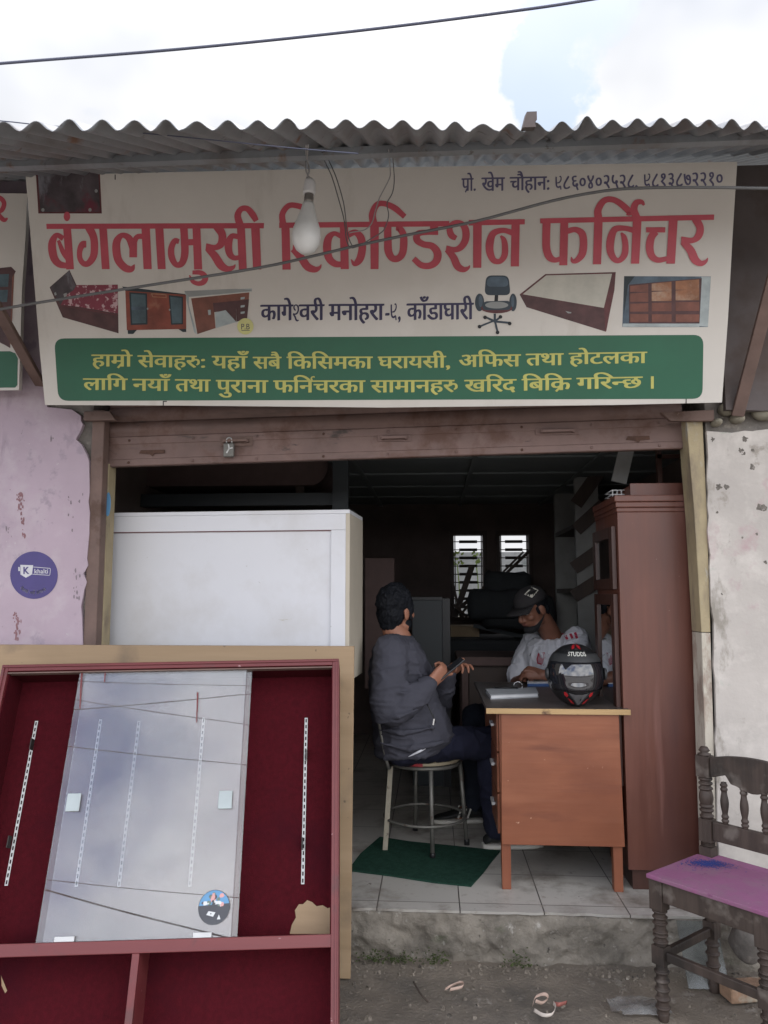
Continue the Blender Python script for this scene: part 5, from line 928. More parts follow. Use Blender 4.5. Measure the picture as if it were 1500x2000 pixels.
for xa, xb in ((px0 + .003, px0 + .003 + lw), (px1 - lw, px1 + .0)):
    for ya in (YD + .0145, YE - .07):
        m = MB(); m.hexa([(xa + .004, ya, FZ), (xb - .004, ya, FZ), (xb - .004, ya + .042, FZ), (xa + .004, ya + .042, FZ), (xa, ya, zt_), (xb, ya, zt_), (xb, ya + .045, zt_), (xa, ya + .045, zt_)]); m.build('leg', MAT['desk_leg'], ds, bevel=.002)
ped = MB(); ped.box(px0 + .016, px0 + .34, YD + .062, YD + .40, zb_ + .02, zt_ - .002); ped.build('pedestal', MAT['desk_wood'], ds, bevel=.002)
for k in range(3):
    h = (zt_ - zb_ - .03) / 3; z = zb_ + .026 + k * h
    d = MB().box(px0 - .004, px0 + .0155, YD + .066, YD + .396, z, z + h - .008).build('drawer', MAT['desk_wood'], ds, bevel=.002)
    MB().bar((px0 - .014, YD + .18, z + h * .55), (px0 - .014, YD + .28, z + h * .55), .012, .012).box(px0 - .012, px0 - .0045, YD + .185, YD + .195, z + h * .55 - .004, z + h * .55 + .004).box(px0 - .012, px0 - .0045, YD + .265, YD + .275, z + h * .55 - .004, z + h * .55 + .004).build('handle', MAT['white_metal'], d)
MB().box(px1 - .02, px1 - .006, YD + .062, YE - .075, zb_ + .05, zt_ - .002).build('modesty_panel', MAT['desk_wood'], ds)
# ---- on the desk
def onD(px, py, h=0): return atz(px, py, DT + h)
nb = thing('notebook', 'white notebook lying near the helmet with a clipped board on it', 'notebook', onD(1000, 1360))
c = [onD(952, 1366), onD(1050, 1364), onD(1047, 1349), onD(951, 1350)]
c = [onD(958, 1366), onD(1052, 1362), onD(1046, 1350), onD(948, 1353)]
def slab(pts, z0, z1, name, mat, par, bevel=.001): return MB().prism([(p.x, p.y, DT + z0) for p in pts], (0, 0, z1 - z0)).build(name, MAT[mat], par, bevel=bevel)
slab(c, .0, .004, 'back_cover', 'paper_grey', nb); slab([p * .97 + (c[0] + c[1] + c[2] + c[3]) * .0075 for p in c], .0045, .016, 'page_block', 'paper', nb); slab(c, .0165, .02, 'cover', 'paper_grey', nb)
cc = onD(1012, 1352); tag(MB().box(0, 0, 0, 0, 0, 0) and solo(MB().tube([cc + Vector((.022 * math.cos(a), 0, .03 + .022 * math.sin(a))) for a in [i * .3 for i in range(22)]], .0022, n=6), 'key_ring', MAT['steel'], 'bright steel ring standing up on the notebook', 'key ring'), 'bright steel ring standing up on the notebook', 'key ring')
p = onD(985, 1354); pn = MB().tube([p + Vector((-.045, .02, .0245)), p + Vector((.07, .02, .0245))], .0045, n=8); pn.tube([p + Vector((-.06, .02, .0245)), p + Vector((-.0455, .02, .0245))], [.0012, .0045], n=8); solo(pn, 'pen', MAT['black_plastic'], 'black pen lying across the notebook on the desk', 'pen')
bk = thing('register_book', 'blue and white register book lying behind the helmet', 'book', onD(1050, 1336)); c = [onD(1030, 1341), onD(1100, 1341), onD(1100, 1331), onD(1031, 1333)]
slab(c, .0, .003, 'back_cover', 'book_blue', bk); slab(c, .0032, .016, 'page_block', 'book_blue', bk); slab(c, .0165, .021, 'cover', 'paper', bk)
# ---- full-face helmet
hc = at(1123, 1327, 3.57); hc.z = DT + .134
surf('helmet_black', (.014, .014, .015), rough=.3, var=.2, vs=8, bump=0, coat=.6); surf('helmet_matt', (.035, .036, .037), rough=.5, var=.25, vs=5, bump=0)
flat('helmet_red', (.42, .02, .025), .3, coat=.5); flat('helmet_silver', (.16, .16, .165), .3, .3); flat('helmet_white', (.55, .55, .5), .4); flat('visor', (.012, .013, .016), .04, 0, 1.0, coat=.35)
hm = thing('helmet', 'black full-face motorcycle helmet with red flashes on the front edge of the desk', 'helmet', (hc.x, hc.y, DT))
HR = Matrix.Rotation(R(-4), 3, 'Z')
def hs(th_, ph, lift=0):
    """helmet skin: th_ sideways angle from the front, ph height angle (degrees)"""
    t, p = R(th_), R(ph); cx_ = math.cos(p); 
    rx = .126 * (1 - .05 * max(0, -math.sin(p)) ** 1.5); ry = .146; rz = .138
    d = Vector((math.sin(t) * cx_ * rx, -math.cos(t) * cx_ * ry, math.sin(p) * rz))
    if ph < -8: k = max(0, math.cos(t)) ** 2 * min(1, (-8 - ph) / 14); d += Vector((0, -.012 * k, -.003 * k))
    if ph > 50: d.z *= 1 - .02 * (ph - 50) / 40
    n_ = Vector((d.x / rx ** 2, d.y / ry ** 2, d.z / rz ** 2)).normalized()
    return hc + HR @ (d + n_ * lift)
def hpatch(m, t0, t1, p0, p1, lift, mi=0, nt=24, np_=12, edge=None):
    ids = [[m.V(hs(t0 + (t1 - t0) * i / nt, p0 + (p1 - p0) * j / np_, lift)) for i in range(nt + 1)] for j in range(np_ + 1)]
    for j in range(np_):
        for i in range(nt): m.F((ids[j][i], ids[j][i + 1], ids[j + 1][i + 1], ids[j + 1][i]), mi, True)
m = MB(); hpatch(m, -180, 180, -74, 90, 0, 0, 64, 40); m.build('shell', MAT['helmet_black'], hm)
m = MB(); hpatch(m, -70, 70, -24, 26, .003, 0, 40, 14); vz = m.build('visor', MAT['visor'], hm); q = vz.modifiers.new('s', 'SOLIDIFY'); q.thickness = .0022
m = MB(); hpatch(m, -180, 180, 27, 44, .002, 0, 64, 6); m.build('brow_band', MAT['helmet_matt'], hm)
for s in (-1, 1):
    m = MB(); o_ = hs(s * 74, 3, .004); m.lathe(o_, [(.026, -.004), (.026, .004), (.02, .008), (.006, .009)], (s, 0, 0), 18); m.build('visor_hinge', MAT['helmet_matt'], hm)
    for q in (((26, -27), (33, -26), (34, -33), (29, -38), (24, -33)), ((22, -42), (28, -40), (22, -52), (15, -58), (14, -52)), ((6, 60), (16, 56), (20, 68), (12, 76), (5, 74))): m = MB(); m.poly([hs(s * a, b, .0026) for a, b in q]); m.build('red_flash', MAT['helmet_red'], hm, fix=False)
def hline(pts, lift, mi, m):
    strip(m, pts, lambda x, y: hs(x, y, lift), mi, k=6)
m = MB(); m.poly([hs(a, b, .004) for a, b in ((-22, -27), (-8, -30), (8, -30), (22, -27), (10, -44), (4, -58), (-4, -58), (-10, -44))]); m.build('chin_vent', MAT['helmet_silver'], hm, fix=False)
m = MB(); [hline([(s * 27, -25, 2), (s * 14, -40, 2.4), (s * 6, -58, 2)], .0045, 0, m) for s in (-1, 1)]; m.build('vent_rim', MAT['helmet_matt'], hm, fix=False)
m = MB(); latin(m, 'STUDDS', lambda x, y: hs(x, y, .003), -24, 24, 49, 39, 0, .02); m.build('lettering', MAT['helmet_white'], hm, fix=False)
m = MB(); m.poly([hs(a, b, .0012) for a, b in ((-36, 52), (-20, 36), (20, 36), (36, 52), (30, 52), (0, 58), (-30, 52))]); m.build('brow_plate', MAT['helmet_black'], hm, fix=False)
# ---- metal stool-chair
sc_ = at(828, 1482, 3.83); sz = FZ + .44; sc_ = Vector((sc_.x, 3.83, sz))
st = thing('round_chair', 'steel-legged chair with a red round seat standing on the green mat', 'chair', (sc_.x, sc_.y, FZ))
feet = [atz(752, 1663, FZ), atz(845, 1678, FZ), atz(912, 1650, FZ), atz(811, 1622, FZ)]
tops = [Vector((feet[i].x * .85 + sc_.x * .15, feet[i].y * .85 + sc_.y * .15, sz - .03)) for i in range(4)]
for i in range(4):
    mm = MB()
    if i == 0: mm.bar(feet[i], tops[i], .024, .012, up=(0, 1, 0))
    else: mm.tube([feet[i], tops[i]], .0105, n=10)
    lg = mm.build('leg', MAT['pipe_beige' if i == 0 else 'pipe_grey'], st)
    if i: MB().lathe(feet[i], [(.014, 0), (.014, .025), (.011, .03)], n=10).build('foot_cap', MAT['black_plastic'], lg)
ctr = sum(feet, Vector()) / 4; rr_ = sum((f_ - ctr).length for f_ in feet) / 4
MB().tube([Vector((ctr.x + rr_ * .93 * math.cos(a), ctr.y + rr_ * .93 * math.sin(a), FZ + .15)) for a in [i * math.pi / 16 for i in range(33)]], .007, n=8).build('foot_ring', MAT['pipe_grey'], st)
MB().tube([Vector((ctr.x + rr_ * .8 * math.cos(a), ctr.y + rr_ * .8 * math.sin(a), sz - .028)) for a in [i * math.pi / 16 for i in range(33)]], .009, n=8).build('seat_ring', MAT['pipe_grey'], st)
m = MB(); m.lathe((ctr.x, ctr.y, sz - .018), [(.165, 0), (.178, .004), (.178, .018), (.165, .024)], n=36); m.build('seat', MAT['seat_cream'], st)
m = MB(); n = 20; a0, a1 = R(150), R(268); r1, r2 = .181, .15
ra = [[Vector((ctr.x + r * math.cos(a0 + (a1 - a0) * i / n), ctr.y + r * math.sin(a0 + (a1 - a0) * i / n), sz - .018 + z)) for i in range(n + 1)] for r, z in ((.17, -.003), (.183, .003), (.183, .02), (.165, .03), (.12, .03))]
for j in range(4):
    for i in range(n): m.poly([ra[j][i], ra[j][i + 1], ra[j + 1][i + 1], ra[j + 1][i]])
m.build('seat_cover', MAT['seat_red'], st)
for dy in (.0, .30):
    bb_ = at(756, 1490, 3.74 + dy); tt_ = at(733, 1375, 3.74 + dy); MB().tube([tops[0] + Vector((0, dy, 0)), bb_ + Vector((0, 0, .0)), tt_], .008, n=8, k=5).build('back_rod', MAT['pipe_grey'], st)
e1 = at(734, 1382, 3.74); MB().tube([e1, e1 + Vector((0, .30, 0))], .008, n=8).build('backrest', MAT['pipe_grey'], st)
# ---- green mat
ml = [atz(x, y, FZ) for x, y in ((742, 1637), (800, 1646), (880, 1654), (977, 1664), (962, 1682), (945, 1705), (920, 1733), (850, 1726), (760, 1712), (680, 1702), (704, 1670))]
solo(MB().prism([(p.x, p.y, FZ + .001) for p in ml], (0, 0, .007)), 'floor_mat', MAT['green_mat'], 'dark green coarse mat on the white tiles under the steel chair', 'mat')
# ---- wardrobe seen from its side
YWd = 3.47; WD = .46; wx = at(1215, 1300, YWd).x; wz1 = at(1260, 1000, YWd).z; wz0 = at(1260, 1700, YWd).z
wdv = thing('wardrobe', 'tall reddish brown wardrobe with mirror doors, right of the desk', 'wardrobe', (wx + .3, YWd + .4, FZ))
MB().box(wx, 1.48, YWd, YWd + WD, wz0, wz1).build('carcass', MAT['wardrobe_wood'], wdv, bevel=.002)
MB().box(wx + .02, 1.46, YWd + .02, YWd + WD - .02, FZ, wz0 - .001).build('plinth', MAT['wardrobe_shaded'], wdv, bevel=.003)
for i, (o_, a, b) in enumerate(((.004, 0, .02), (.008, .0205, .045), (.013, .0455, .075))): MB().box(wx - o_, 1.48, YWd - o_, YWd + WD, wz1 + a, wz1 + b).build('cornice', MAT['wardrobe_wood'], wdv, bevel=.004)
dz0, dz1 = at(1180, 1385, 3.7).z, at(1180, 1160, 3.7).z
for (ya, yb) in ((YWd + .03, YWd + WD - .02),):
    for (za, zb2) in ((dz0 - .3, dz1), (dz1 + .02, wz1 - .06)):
        dr = MB().box(wx - .022, wx - .002, ya, ya + .06, za, zb2).box(wx - .022, wx - .002, yb - .06, yb, za, zb2).box(wx - .022, wx - .002, ya + .0602, yb - .0602, za, za + .05).box(wx - .022, wx - .002, ya + .0602, yb - .0602, zb2 - .05, zb2).build('door', MAT['wardrobe_shaded'], wdv, bevel=.002)
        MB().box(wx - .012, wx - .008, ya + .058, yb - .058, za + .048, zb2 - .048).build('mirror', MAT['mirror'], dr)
# ---- things stacked on the wardrobe and in the dark of the shop
def pbox(name, mat, px, py, Y, depth, label, cat, bevel=.004, group=None, extra=None):
    """an upright box seen between two corners"""
    a, b = at(px[0], py[1], Y), at(px[1], py[0], Y)
    m = MB().box(a.x, b.x, Y, Y + depth, a.z, b.z)
    if extra: extra(m, a, b)
    return solo(m, name, MAT[mat], label, cat, group=group, bevel=bevel)
top_ = wz1 + .0755
t = thing('drawer_box', 'reddish wooden drawer box lying on top of the wardrobe', 'box', (wx + .35, YWd + .2, top_))
xa = at(1230, 965, YWd + .06).x; zz = at(1280, 944, YWd + .06).z
MB().box(xa, xa + .42, YWd + .05, YWd + .064, top_, zz).build('front', MAT['wardrobe_wood'], t, bevel=.002); MB().box(xa, xa + .014, YWd + .0645, YWd + .43, top_, zz - .01).box(xa + .406, xa + .42, YWd + .0645, YWd + .43, top_, zz - .01).box(xa + .0142, xa + .4058, YWd + .416, YWd + .43, top_, zz - .01).build('side', MAT['wardrobe_wood'], t); MB().box(xa + .0142, xa + .4058, YWd + .0645, YWd + .4155, top_ + .004, top_ + .01).build('base', MAT['dull_board'], t)
a_, b2_ = at(1208, 935, 3.9), at(1222, 878, 3.9); m = MB(); m.bar(a_ + Vector((0, 0, -.02)), b2_ + Vector((.03, 0, .1)), .075, .012, up=(0, 1, 0)); solo(m, 'board_offcut', MAT['pale_board'], 'pale board offcut leaning high up above the wardrobe', 'board')
m = MB(); p = at(1210, 980, 3.62)
for k in range(4): m.tube([p + Vector((-.03 + .02 * k, 0, 0)), p + Vector((-.03 + .02 * k, 0, .045))], .0028, n=6)
for k in range(3): m.tube([p + Vector((-.032, 0, .004 + .02 * k)), p + Vector((.034, 0, .004 + .02 * k))], .0028, n=6)
for k in range(3): m.tube([p + Vector((-.032, 0, .004 + .02 * k)), p + Vector((-.032, .15, .004 + .02 * k)), p + Vector((.034, .15, .004 + .02 * k))], .0028, n=6)
m.v = [v + Vector((0, 0, top_ - (p.z + .0012))) for v in m.v]
solo(m, 'wire_tray', MAT['white_metal'], 'small white wire tray on the left corner of the wardrobe top', 'tray')
m = MB(); p = at(1288, 940, 3.75); m.bar((p.x, 3.75, zz - .02), (p.x, 3.75, zc - .03), .022, .03, up=(0, 1, 0)); m.bar((p.x + .25, 3.75, zz - .02), (p.x + .25, 3.75, zc - .03), .022, .03, up=(0, 1, 0)); m.bar((p.x - .01, 3.75, zz + .16), (p.x + .26, 3.75, zz + .16), .03, .02); solo(m, 'small_rack', MAT['wardrobe_shaded'], 'red-brown wooden rack frame stored above the drawer box', 'rack')
sr = thing('shelf_rack', 'grey upright rack with dark slanting braces between the wardrobe and the back window', 'rack', at(1148, 1240, 5.4))
a, b = at(1130, 1245, 5.4), at(1166, 890, 5.4)
MB().box(a.x, b.x, 5.4, 5.45, FZ, b.z).build('upright', MAT['pale_board'], sr); MB().box(a.x, b.x, 6.3, 6.35, FZ, b.z).build('upright', MAT['pale_board'], sr)
for z in (.55, 1.0, 1.45, 1.9): MB().box(a.x - .0, 1.49, 5.46, 6.29, z, z + .03).build('shelf', MAT['dark_wood'], sr)
for (p, q) in (((1125, 985), (1175, 915)), ((1125, 1035), (1180, 985)), ((1120, 1110), (1170, 1075)), ((1120, 1165), (1175, 1130))): MB().bar(at(*p, 5.39), at(*q, 5.37), .09, .01, up=(0, 1, 0)).build('brace', MAT['dark_wood'], sr)
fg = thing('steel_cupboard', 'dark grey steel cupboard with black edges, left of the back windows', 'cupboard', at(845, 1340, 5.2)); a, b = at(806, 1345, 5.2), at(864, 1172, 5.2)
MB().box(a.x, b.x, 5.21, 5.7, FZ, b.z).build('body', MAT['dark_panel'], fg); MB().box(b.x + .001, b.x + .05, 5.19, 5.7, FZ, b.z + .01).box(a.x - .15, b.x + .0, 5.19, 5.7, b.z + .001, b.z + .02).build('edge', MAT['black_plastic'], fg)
pbox('leaning_panel', 'dull_board', (712, 770), (1090, 1345), 4.9, .03, 'dull reddish board standing upright beside the white cabinet', 'board')
# back table with a drawer chest beneath
bt = thing('back_table', 'old brown table behind the desk with a chest below it', 'table', at(970, 1380, 4.95)); a, b = at(893, 1300, 4.95), at(1040, 1284, 4.95)
MB().box(a.x, b.x, 4.95, 5.5, a.z, b.z).build('top', MAT['dull_board'], bt, bevel=.003)
for x in (a.x + .03, b.x - .07): 
    for y in (4.98, 5.42): MB().box(x, x + .04, y, y + .04, FZ, a.z - .001).build('leg', MAT['dull_board'], bt)
MB().box(a.x + .075, b.x - .075, 5.0, 5.41, FZ + .25, a.z - .002).build('drawer', MAT['dark_wood'], bt, bevel=.003)
m = MB(); a, b = at(880, 1246, 6.4), at(936, 1223, 6.4); m.box(a.x, b.x, 6.4, 6.7, a.z, b.z); solo(m, 'wooden_box', MAT['cardboard'], 'tan wooden box on the pile below the back window', 'box', bevel=.004)
# the dark heap under the window and the laths leaning in it
def cushion(px, py, Y, sx, sz_, lab, sd):
    p = at(px, py, Y); m = MB(); n = 20
    rings = []
    for z, k in ((-1, .8), (-.8, .96), (-.3, 1), (.3, 1), (.8, .95), (1, .78)):
        rings.append([p + Vector((sx * k * max(-.92, min(.92, 1.25 * math.cos(6.2832 * i / n))), .22 * k * max(-.92, min(.92, 1.25 * math.sin(6.2832 * i / n))), sz_ * z)) for i in range(n)])
    m.loft(rings)
    for v in m.v: v += Vector((noise.noise(v * 6 + Vector((sd, 0, 0))), 0, noise.noise(v * 6 + Vector((0, sd, 0))))) * .03
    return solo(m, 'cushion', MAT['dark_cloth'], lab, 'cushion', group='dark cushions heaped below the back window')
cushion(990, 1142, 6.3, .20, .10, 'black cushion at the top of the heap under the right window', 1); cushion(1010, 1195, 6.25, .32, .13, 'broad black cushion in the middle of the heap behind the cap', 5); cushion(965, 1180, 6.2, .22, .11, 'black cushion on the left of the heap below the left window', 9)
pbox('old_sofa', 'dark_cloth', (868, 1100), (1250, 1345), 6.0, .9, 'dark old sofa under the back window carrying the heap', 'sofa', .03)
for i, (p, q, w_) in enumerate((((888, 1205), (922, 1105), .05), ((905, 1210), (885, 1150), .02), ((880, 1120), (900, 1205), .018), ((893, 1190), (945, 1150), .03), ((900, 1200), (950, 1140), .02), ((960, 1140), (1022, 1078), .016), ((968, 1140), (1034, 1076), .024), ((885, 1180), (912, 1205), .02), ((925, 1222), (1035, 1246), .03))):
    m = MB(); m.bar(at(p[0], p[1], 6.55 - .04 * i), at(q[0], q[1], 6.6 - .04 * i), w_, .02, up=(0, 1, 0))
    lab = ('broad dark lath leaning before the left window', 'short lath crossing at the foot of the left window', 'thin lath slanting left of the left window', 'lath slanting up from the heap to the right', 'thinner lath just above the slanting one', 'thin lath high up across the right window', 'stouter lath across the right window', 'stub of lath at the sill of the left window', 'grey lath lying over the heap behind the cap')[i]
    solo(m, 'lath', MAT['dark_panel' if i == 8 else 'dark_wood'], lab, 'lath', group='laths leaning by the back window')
# tables stored up under the ceiling on the left
rk = thing('storage_loft', 'dark timber loft frame under the ceiling above the white cabinet', 'loft', at(640, 1000, 4.4)); a, b = at(120, 1000, 4.4), at(660, 962, 4.4)
MB().box(-1.715, b.x, 4.4, 4.46, a.z + .03, b.z).build('beam', MAT['dark_panel'], rk); p, q = at(650, 1000, 4.38), at(681, 900, 4.38); MB().box(p.x, q.x, 4.36, 4.42, FZ, zc - .021).build('post', MAT['dark_panel'], rk); MB().box(-1.715, b.x, 4.47, 5.6, b.z - .03, b.z - .005).build('deck', MAT['dark_wood'], rk)
rt = thing('stored_table', 'round-ended brown table stored upside up in the loft', 'table', at(430, 940, 4.5)); a, b = at(60, 940, 4.5), at(640, 905, 4.5)
m = MB(); x0_, x1_ = a.x, b.x; m.prism([(x0_, 4.5, b.z - .13), (x1_ - .1, 4.5, b.z - .13)] + [(x1_ - .1 + .1 * math.sin(t), 4.5, b.z - .02 - .11 * math.cos(t)) for t in [i * .2 for i in range(1, 11)]] + [(x0_, 4.5, b.z + .08)], (0, .5, 0)); m.build('top', MAT['dull_board'], rt)
for x in (x0_ + .1, x1_ - .2): MB().box(x, x + .05, 4.55, 4.6, at(640, 962, 4.5).z - .0, b.z - .131).build('leg', MAT['dark_wood'], rt)
# ================================================================== PEOPLE
surf('skin', (.30, .135, .085), rough=.55, var=.1, vs=20, bump=.05, bs=200, spec=.35)
surf('skin_dark', (.20, .088, .056), rough=.5, var=.12, vs=20, bump=.05, bs=200, spec=.4)
surf('hair', (.008, .009, .012), rough=.65, var=.3, vs=60, bump=.5, bs=180, spec=.15, stretch=(1, 1, .3))
surf('jacket_grey', (.058, .058, .072), rough=.92, var=.12, vs=7, bump=.25, bs=260, spec=.15)
surf('trouser_navy', (.014, .015, .028), rough=.9, var=.2, vs=8, bump=.2, bs=240, spec=.15)
surf('jeans_blue', (.018, .022, .032), rough=.9, var=.25, vs=8, bump=.2, bs=240, spec=.15)
surf('jersey_white', (.52, .52, .55), rough=.8, var=.05, vs=6, bump=.1, bs=200, spec=.2)
flat('jersey_red', (.36, .02, .05), .7); flat('jersey_pink', (.42, .22, .25), .7); flat('undershirt', (.62, .62, .66), .8)
surf('cap_black', (.028, .026, .027), rough=.85, var=.15, vs=20, bump=.2, bs=250, spec=.2); flat('cap_patch', (.55, .53, .46), .7)
flat('mask_black', (.012, .012, .013), .9); flat('eye_white', (.5, .48, .45), .3); flat('eye_dark', (.01, .008, .007), .2); flat('lip', (.17, .065, .05), .5)
flat('shoe_black', (.012, .012, .012), .6); flat('sole_white', (.5, .48, .43), .6); flat('phone_body', (.02, .02, .022), .25); flat('phone_glass', (.03, .032, .036), .06, coat=.5)
def ringof(c, fx, hx, sy, hy, n=22, pw=2.4):
    """a rounded cross-section: half-size hx along fx, hy along sy"""
    o = []
    for i in range(n):
        t = 2 * math.pi * i / n; a, b = math.cos(t), math.sin(t)
        o.append(Vector(c) + fx * (hx * math.copysign(abs(a) ** (2 / pw), a)) + sy * (hy * math.copysign(abs(b) ** (2 / pw), b)))
    return o
def head(mb, c, f, u):
    """skull, jaw, nose, brows and ears round centre c; f = where the face looks, u = up; returns the frame"""
    f = f.normalized(); u = (u - f * u.dot(f)).normalized(); r = f.cross(u)
    P = lambda a, b, d: c + r * a + f * b + u * d
    mb.ell(P(0, -.008, .03), (r * .074, f * .094, u * .088), n=20, k=12); mb.ell(P(0, .022, -.03), (r * .062, f * .072, u * .085), n=18, k=10)
    mb.ell(P(0, .052, -.088), (r * .034, f * .034, u * .026)); mb.ell(P(0, .074, .024), (r * .05, f * .02, u * .014))
    for s in (-1, 1): mb.ell(P(s * .038, .058, -.022), (r * .026, f * .026, u * .024)); mb.ell(P(s * .040, .02, -.075), (r * .024, f * .04, u * .022)); mb.ell(P(s * .077, -.008, -.012), ((r * s + f * -.5).normalized() * .009, f * .02, u * .032))
    mb.tube([P(0, .085, .012), P(0, .104, -.016), P(0, .108, -.028)], [.010, .0125, .014], n=10); mb.ball(P(0, .104, -.03), .0145)
    for s in (-1, 1): mb.ball(P(s * .012, .092, -.034), .0095)
    mb.ell(P(0, .084, -.056), (r * .026, f * .012, u * .013))
    return P, r, f, u
def face_bits(P, r, f, u, par, lids=True):
    for s in (-1, 1):
        m = MB(); m.ell(P(s * .031, .070, .004), (r * .0125, f * .012, u * .0075), n=12, k=8); e = m.build('eye', MAT['eye_white'], par)
        m = MB(); m.ell(P(s * .031, .079, .002), (r * .0056, f * .0045, u * .0056), n=10, k=6); m.build('iris', MAT['eye_dark'], e)
        m = MB(); m.tube([P(s * .012, .094, .022), P(s * .032, .09, .029), P(s * .052, .074, .021)], [.003, .005, .002], n=8, k=3); m.build('eyebrow', MAT['hair'], par)
    m = MB(); m.ell(P(0, .094, -.0525), (r * .023, f * .007, u * .0045)); m.ell(P(0, .092, -.060), (r * .02, f * .007, u * .0055)); m.build('lips', MAT['lip'], par)
def hand(mb, wrist, d, palm, curls, spread=1.0, thumb=None, L_=.185, side=1):
    d = d.normalized(); palm = (palm - d * palm.dot(d)).normalized(); x = d.cross(palm) * side       # x points to the thumb side
    W = Vector(wrist); k = L_ / .185
    mb.loft([ringof(W + d * t * k, x, a * k, palm, b * k, 16) for t, a, b in ((-.015, .026, .019), (.02, .033, .02), (.055, .040, .018), (.085, .041, .015), (.096, .036, .011))])
    spec_ = ((.031, .094, .074, .0088), (.0105, .099, .082, .0092), (-.0105, .096, .076, .0087), (-.031, .088, .060, .0078))
    for (ox, oy, ln, rr), cu in zip(spec_, curls):
        p = W + (x * ox * spread + d * oy) * k; dirn = (d + x * ox * 2.2 * (spread - .6)).normalized(); pts = [p - dirn * .02 * k, p]; rad = [rr * k, rr * k]; ang = 0
        for seg, (fr, c_) in enumerate(((.46, .85), (.30, 1.0), (.24, .7))):
            ang += R(cu) * c_; v = dirn * math.cos(ang) + palm * math.sin(ang); pts.append(pts[-1] + v * ln * fr * k); rad.append(rr * k * (.93, .85, .72)[seg])
        mb.tube(pts, rad, n=10, k=3); mb.ball(pts[-1], rad[-1] * .98)
    b = W + (x * .028 + d * .028) * k
    t1, t2, t3 = thumb if thumb else ((x * .8 + d * .75 + palm * .35), (x * .35 + d * .95 + palm * .45), (x * .05 + d * 1 + palm * .5))
    pts = [b - d * .012 * k, b + t1.normalized() * .036 * k]; pts.append(pts[-1] + t2.normalized() * .033 * k); pts.append(pts[-1] + t3.normalized() * .026 * k)
    mb.tube(pts, [.014 * k, .0122 * k, .0105 * k, .0085 * k], n=10, k=3); mb.ball(pts[-1], .0085 * k)
def shoe(name, heel, toe_dir, par, stripes=True):
    t = toe_dir.normalized(); s = t.cross(Vector((0, 0, 1))); h = Vector(heel)
    up = MB(); prof = ((-.005, .028, .02, .055), (.03, .036, .03, .088), (.09, .038, .028, .10), (.14, .042, .026, .075), (.2, .046, .024, .055), (.25, .042, .02, .045), (.278, .022, .018, .034))
    up.loft([[h + t * d + s * (w_ * math.cos(a)) + Vector((0, 0, b + (top - b) * (.5 + .5 * math.sin(a)))) for a in [2 * math.pi * i / 16 for i in range(16)]] for d, w_, b, top in prof])
    sh_ = up.build(name, MAT['shoe_black'], par)
    so = MB(); so.loft([[h + t * d + s * (w_ * math.copysign(abs(math.cos(a)) ** .6, math.cos(a))) + Vector((0, 0, .013 + .0125 * math.copysign(abs(math.sin(a)) ** .5, math.sin(a)))) for a in [2 * math.pi * i / 16 for i in range(16)]] for d, w_ in ((-.014, .026), (.02, .042), (.1, .042), (.18, .05), (.24, .047), (.29, .022))]); so.build('sole', MAT['sole_white'], sh_)
    if stripes:
        for k in range(3):
            m = MB(); d0 = .095 + k * .026
            for sd in (-1, 1): m.bar(h + t * d0 + s * sd * .0425 + Vector((0, 0, .034)), h + t * (d0 - .02) + s * sd * .034 + Vector((0, 0, .082)), .009, .003, up=s)
            m.build('stripe', MAT['sole_white'], sh_)
    return sh_
# ------------------------------------------------ seated figure one
bx = at(775, 1460, 3.87)
FX = Vector((math.cos(R(12)), math.sin(R(12)), 0)); SY = Vector((-FX.y, FX.x, 0))     # body faces the desk; SY = to his left (away from the street)
def rowz(py, Y=3.87): return at(780, py, Y).z
HC = at(774, 1193, 3.90); HF = Vector((.62, .78, .04)); HU = Vector((.04, 0, 1))
B = MB()
P1, r1, f1, u1 = head(B, HC, HF, HU)
neckb = at(783, 1252, 3.88)
B.cap([P1(0, -.02, -.04), P1(0, -.03, -.085), neckb, neckb + Vector((-.01, 0, -.08))], [.055, .056, .06, .075], n=16)
def torso(mb, g, rows):
    for_ = []
    for py, xa, xb, hy in rows:
        a, b = at(xa, py, 3.87), at(xb, py, 3.87); c = (a + b) / 2; c.y = 3.87 + .0
        for_.append(ringof(c, FX, (b - a).length / 2 * .98 + g, SY, hy + g))
    mb.loft(for_)
torso(B, -.018, ((1452, 742, 850, .14), (1430, 736, 856, .16), (1370, 727, 850, .165), (1310, 724, 838, .17), (1270, 732, 822, .18), (1250, 748, 806, .12)))
SR, ER, WR = at(768, 1274, 3.69), at(762, 1384, 3.62), at(836, 1338, 3.66)
SL, EL, WL = at(792, 1274, 4.05), at(850, 1372, 4.13), at(873, 1318, 3.93)
B.cap([SR, ER, WR], [.05, .043, .028]); B.cap([SL, EL, WL], [.05, .043, .028])
HR_, HL_ = at(795, 1462, 3.76), at(800, 1462, 3.98); KR, KL = at(958, 1452, 3.93), at(962, 1448, 4.12)
AR = atz(966, 1640, FZ + .09); AR = Vector((KR.x + .02, 3.98, FZ + .10)); AL = Vector((KL.x + .03, 4.2, FZ + .10))
for h_, k_, a_ in ((HR_, KR, AR), (HL_, KL, AL)): B.cap([h_, (h_ + k_) / 2 + Vector((0, 0, .012)), k_], [.055, .06, .052]); B.cap([k_, (k_ * .6 + a_ * .4), a_], [.05, .048, .036]); B.cap([a_, a_ + Vector((.1, .02, -.06))], [.034, .028])
dir_r = at(862, 1318, 3.69) - WR; hand(B, WR + dir_r.normalized() * .012, dir_r + Vector((0, 0, .012)), Vector((-.1, .75, .55)), (62, 66, 66, 62), .85, side=-1, thumb=(Vector((.55, .35, .75)), Vector((.9, .3, .4)), Vector((1, .25, .1))))
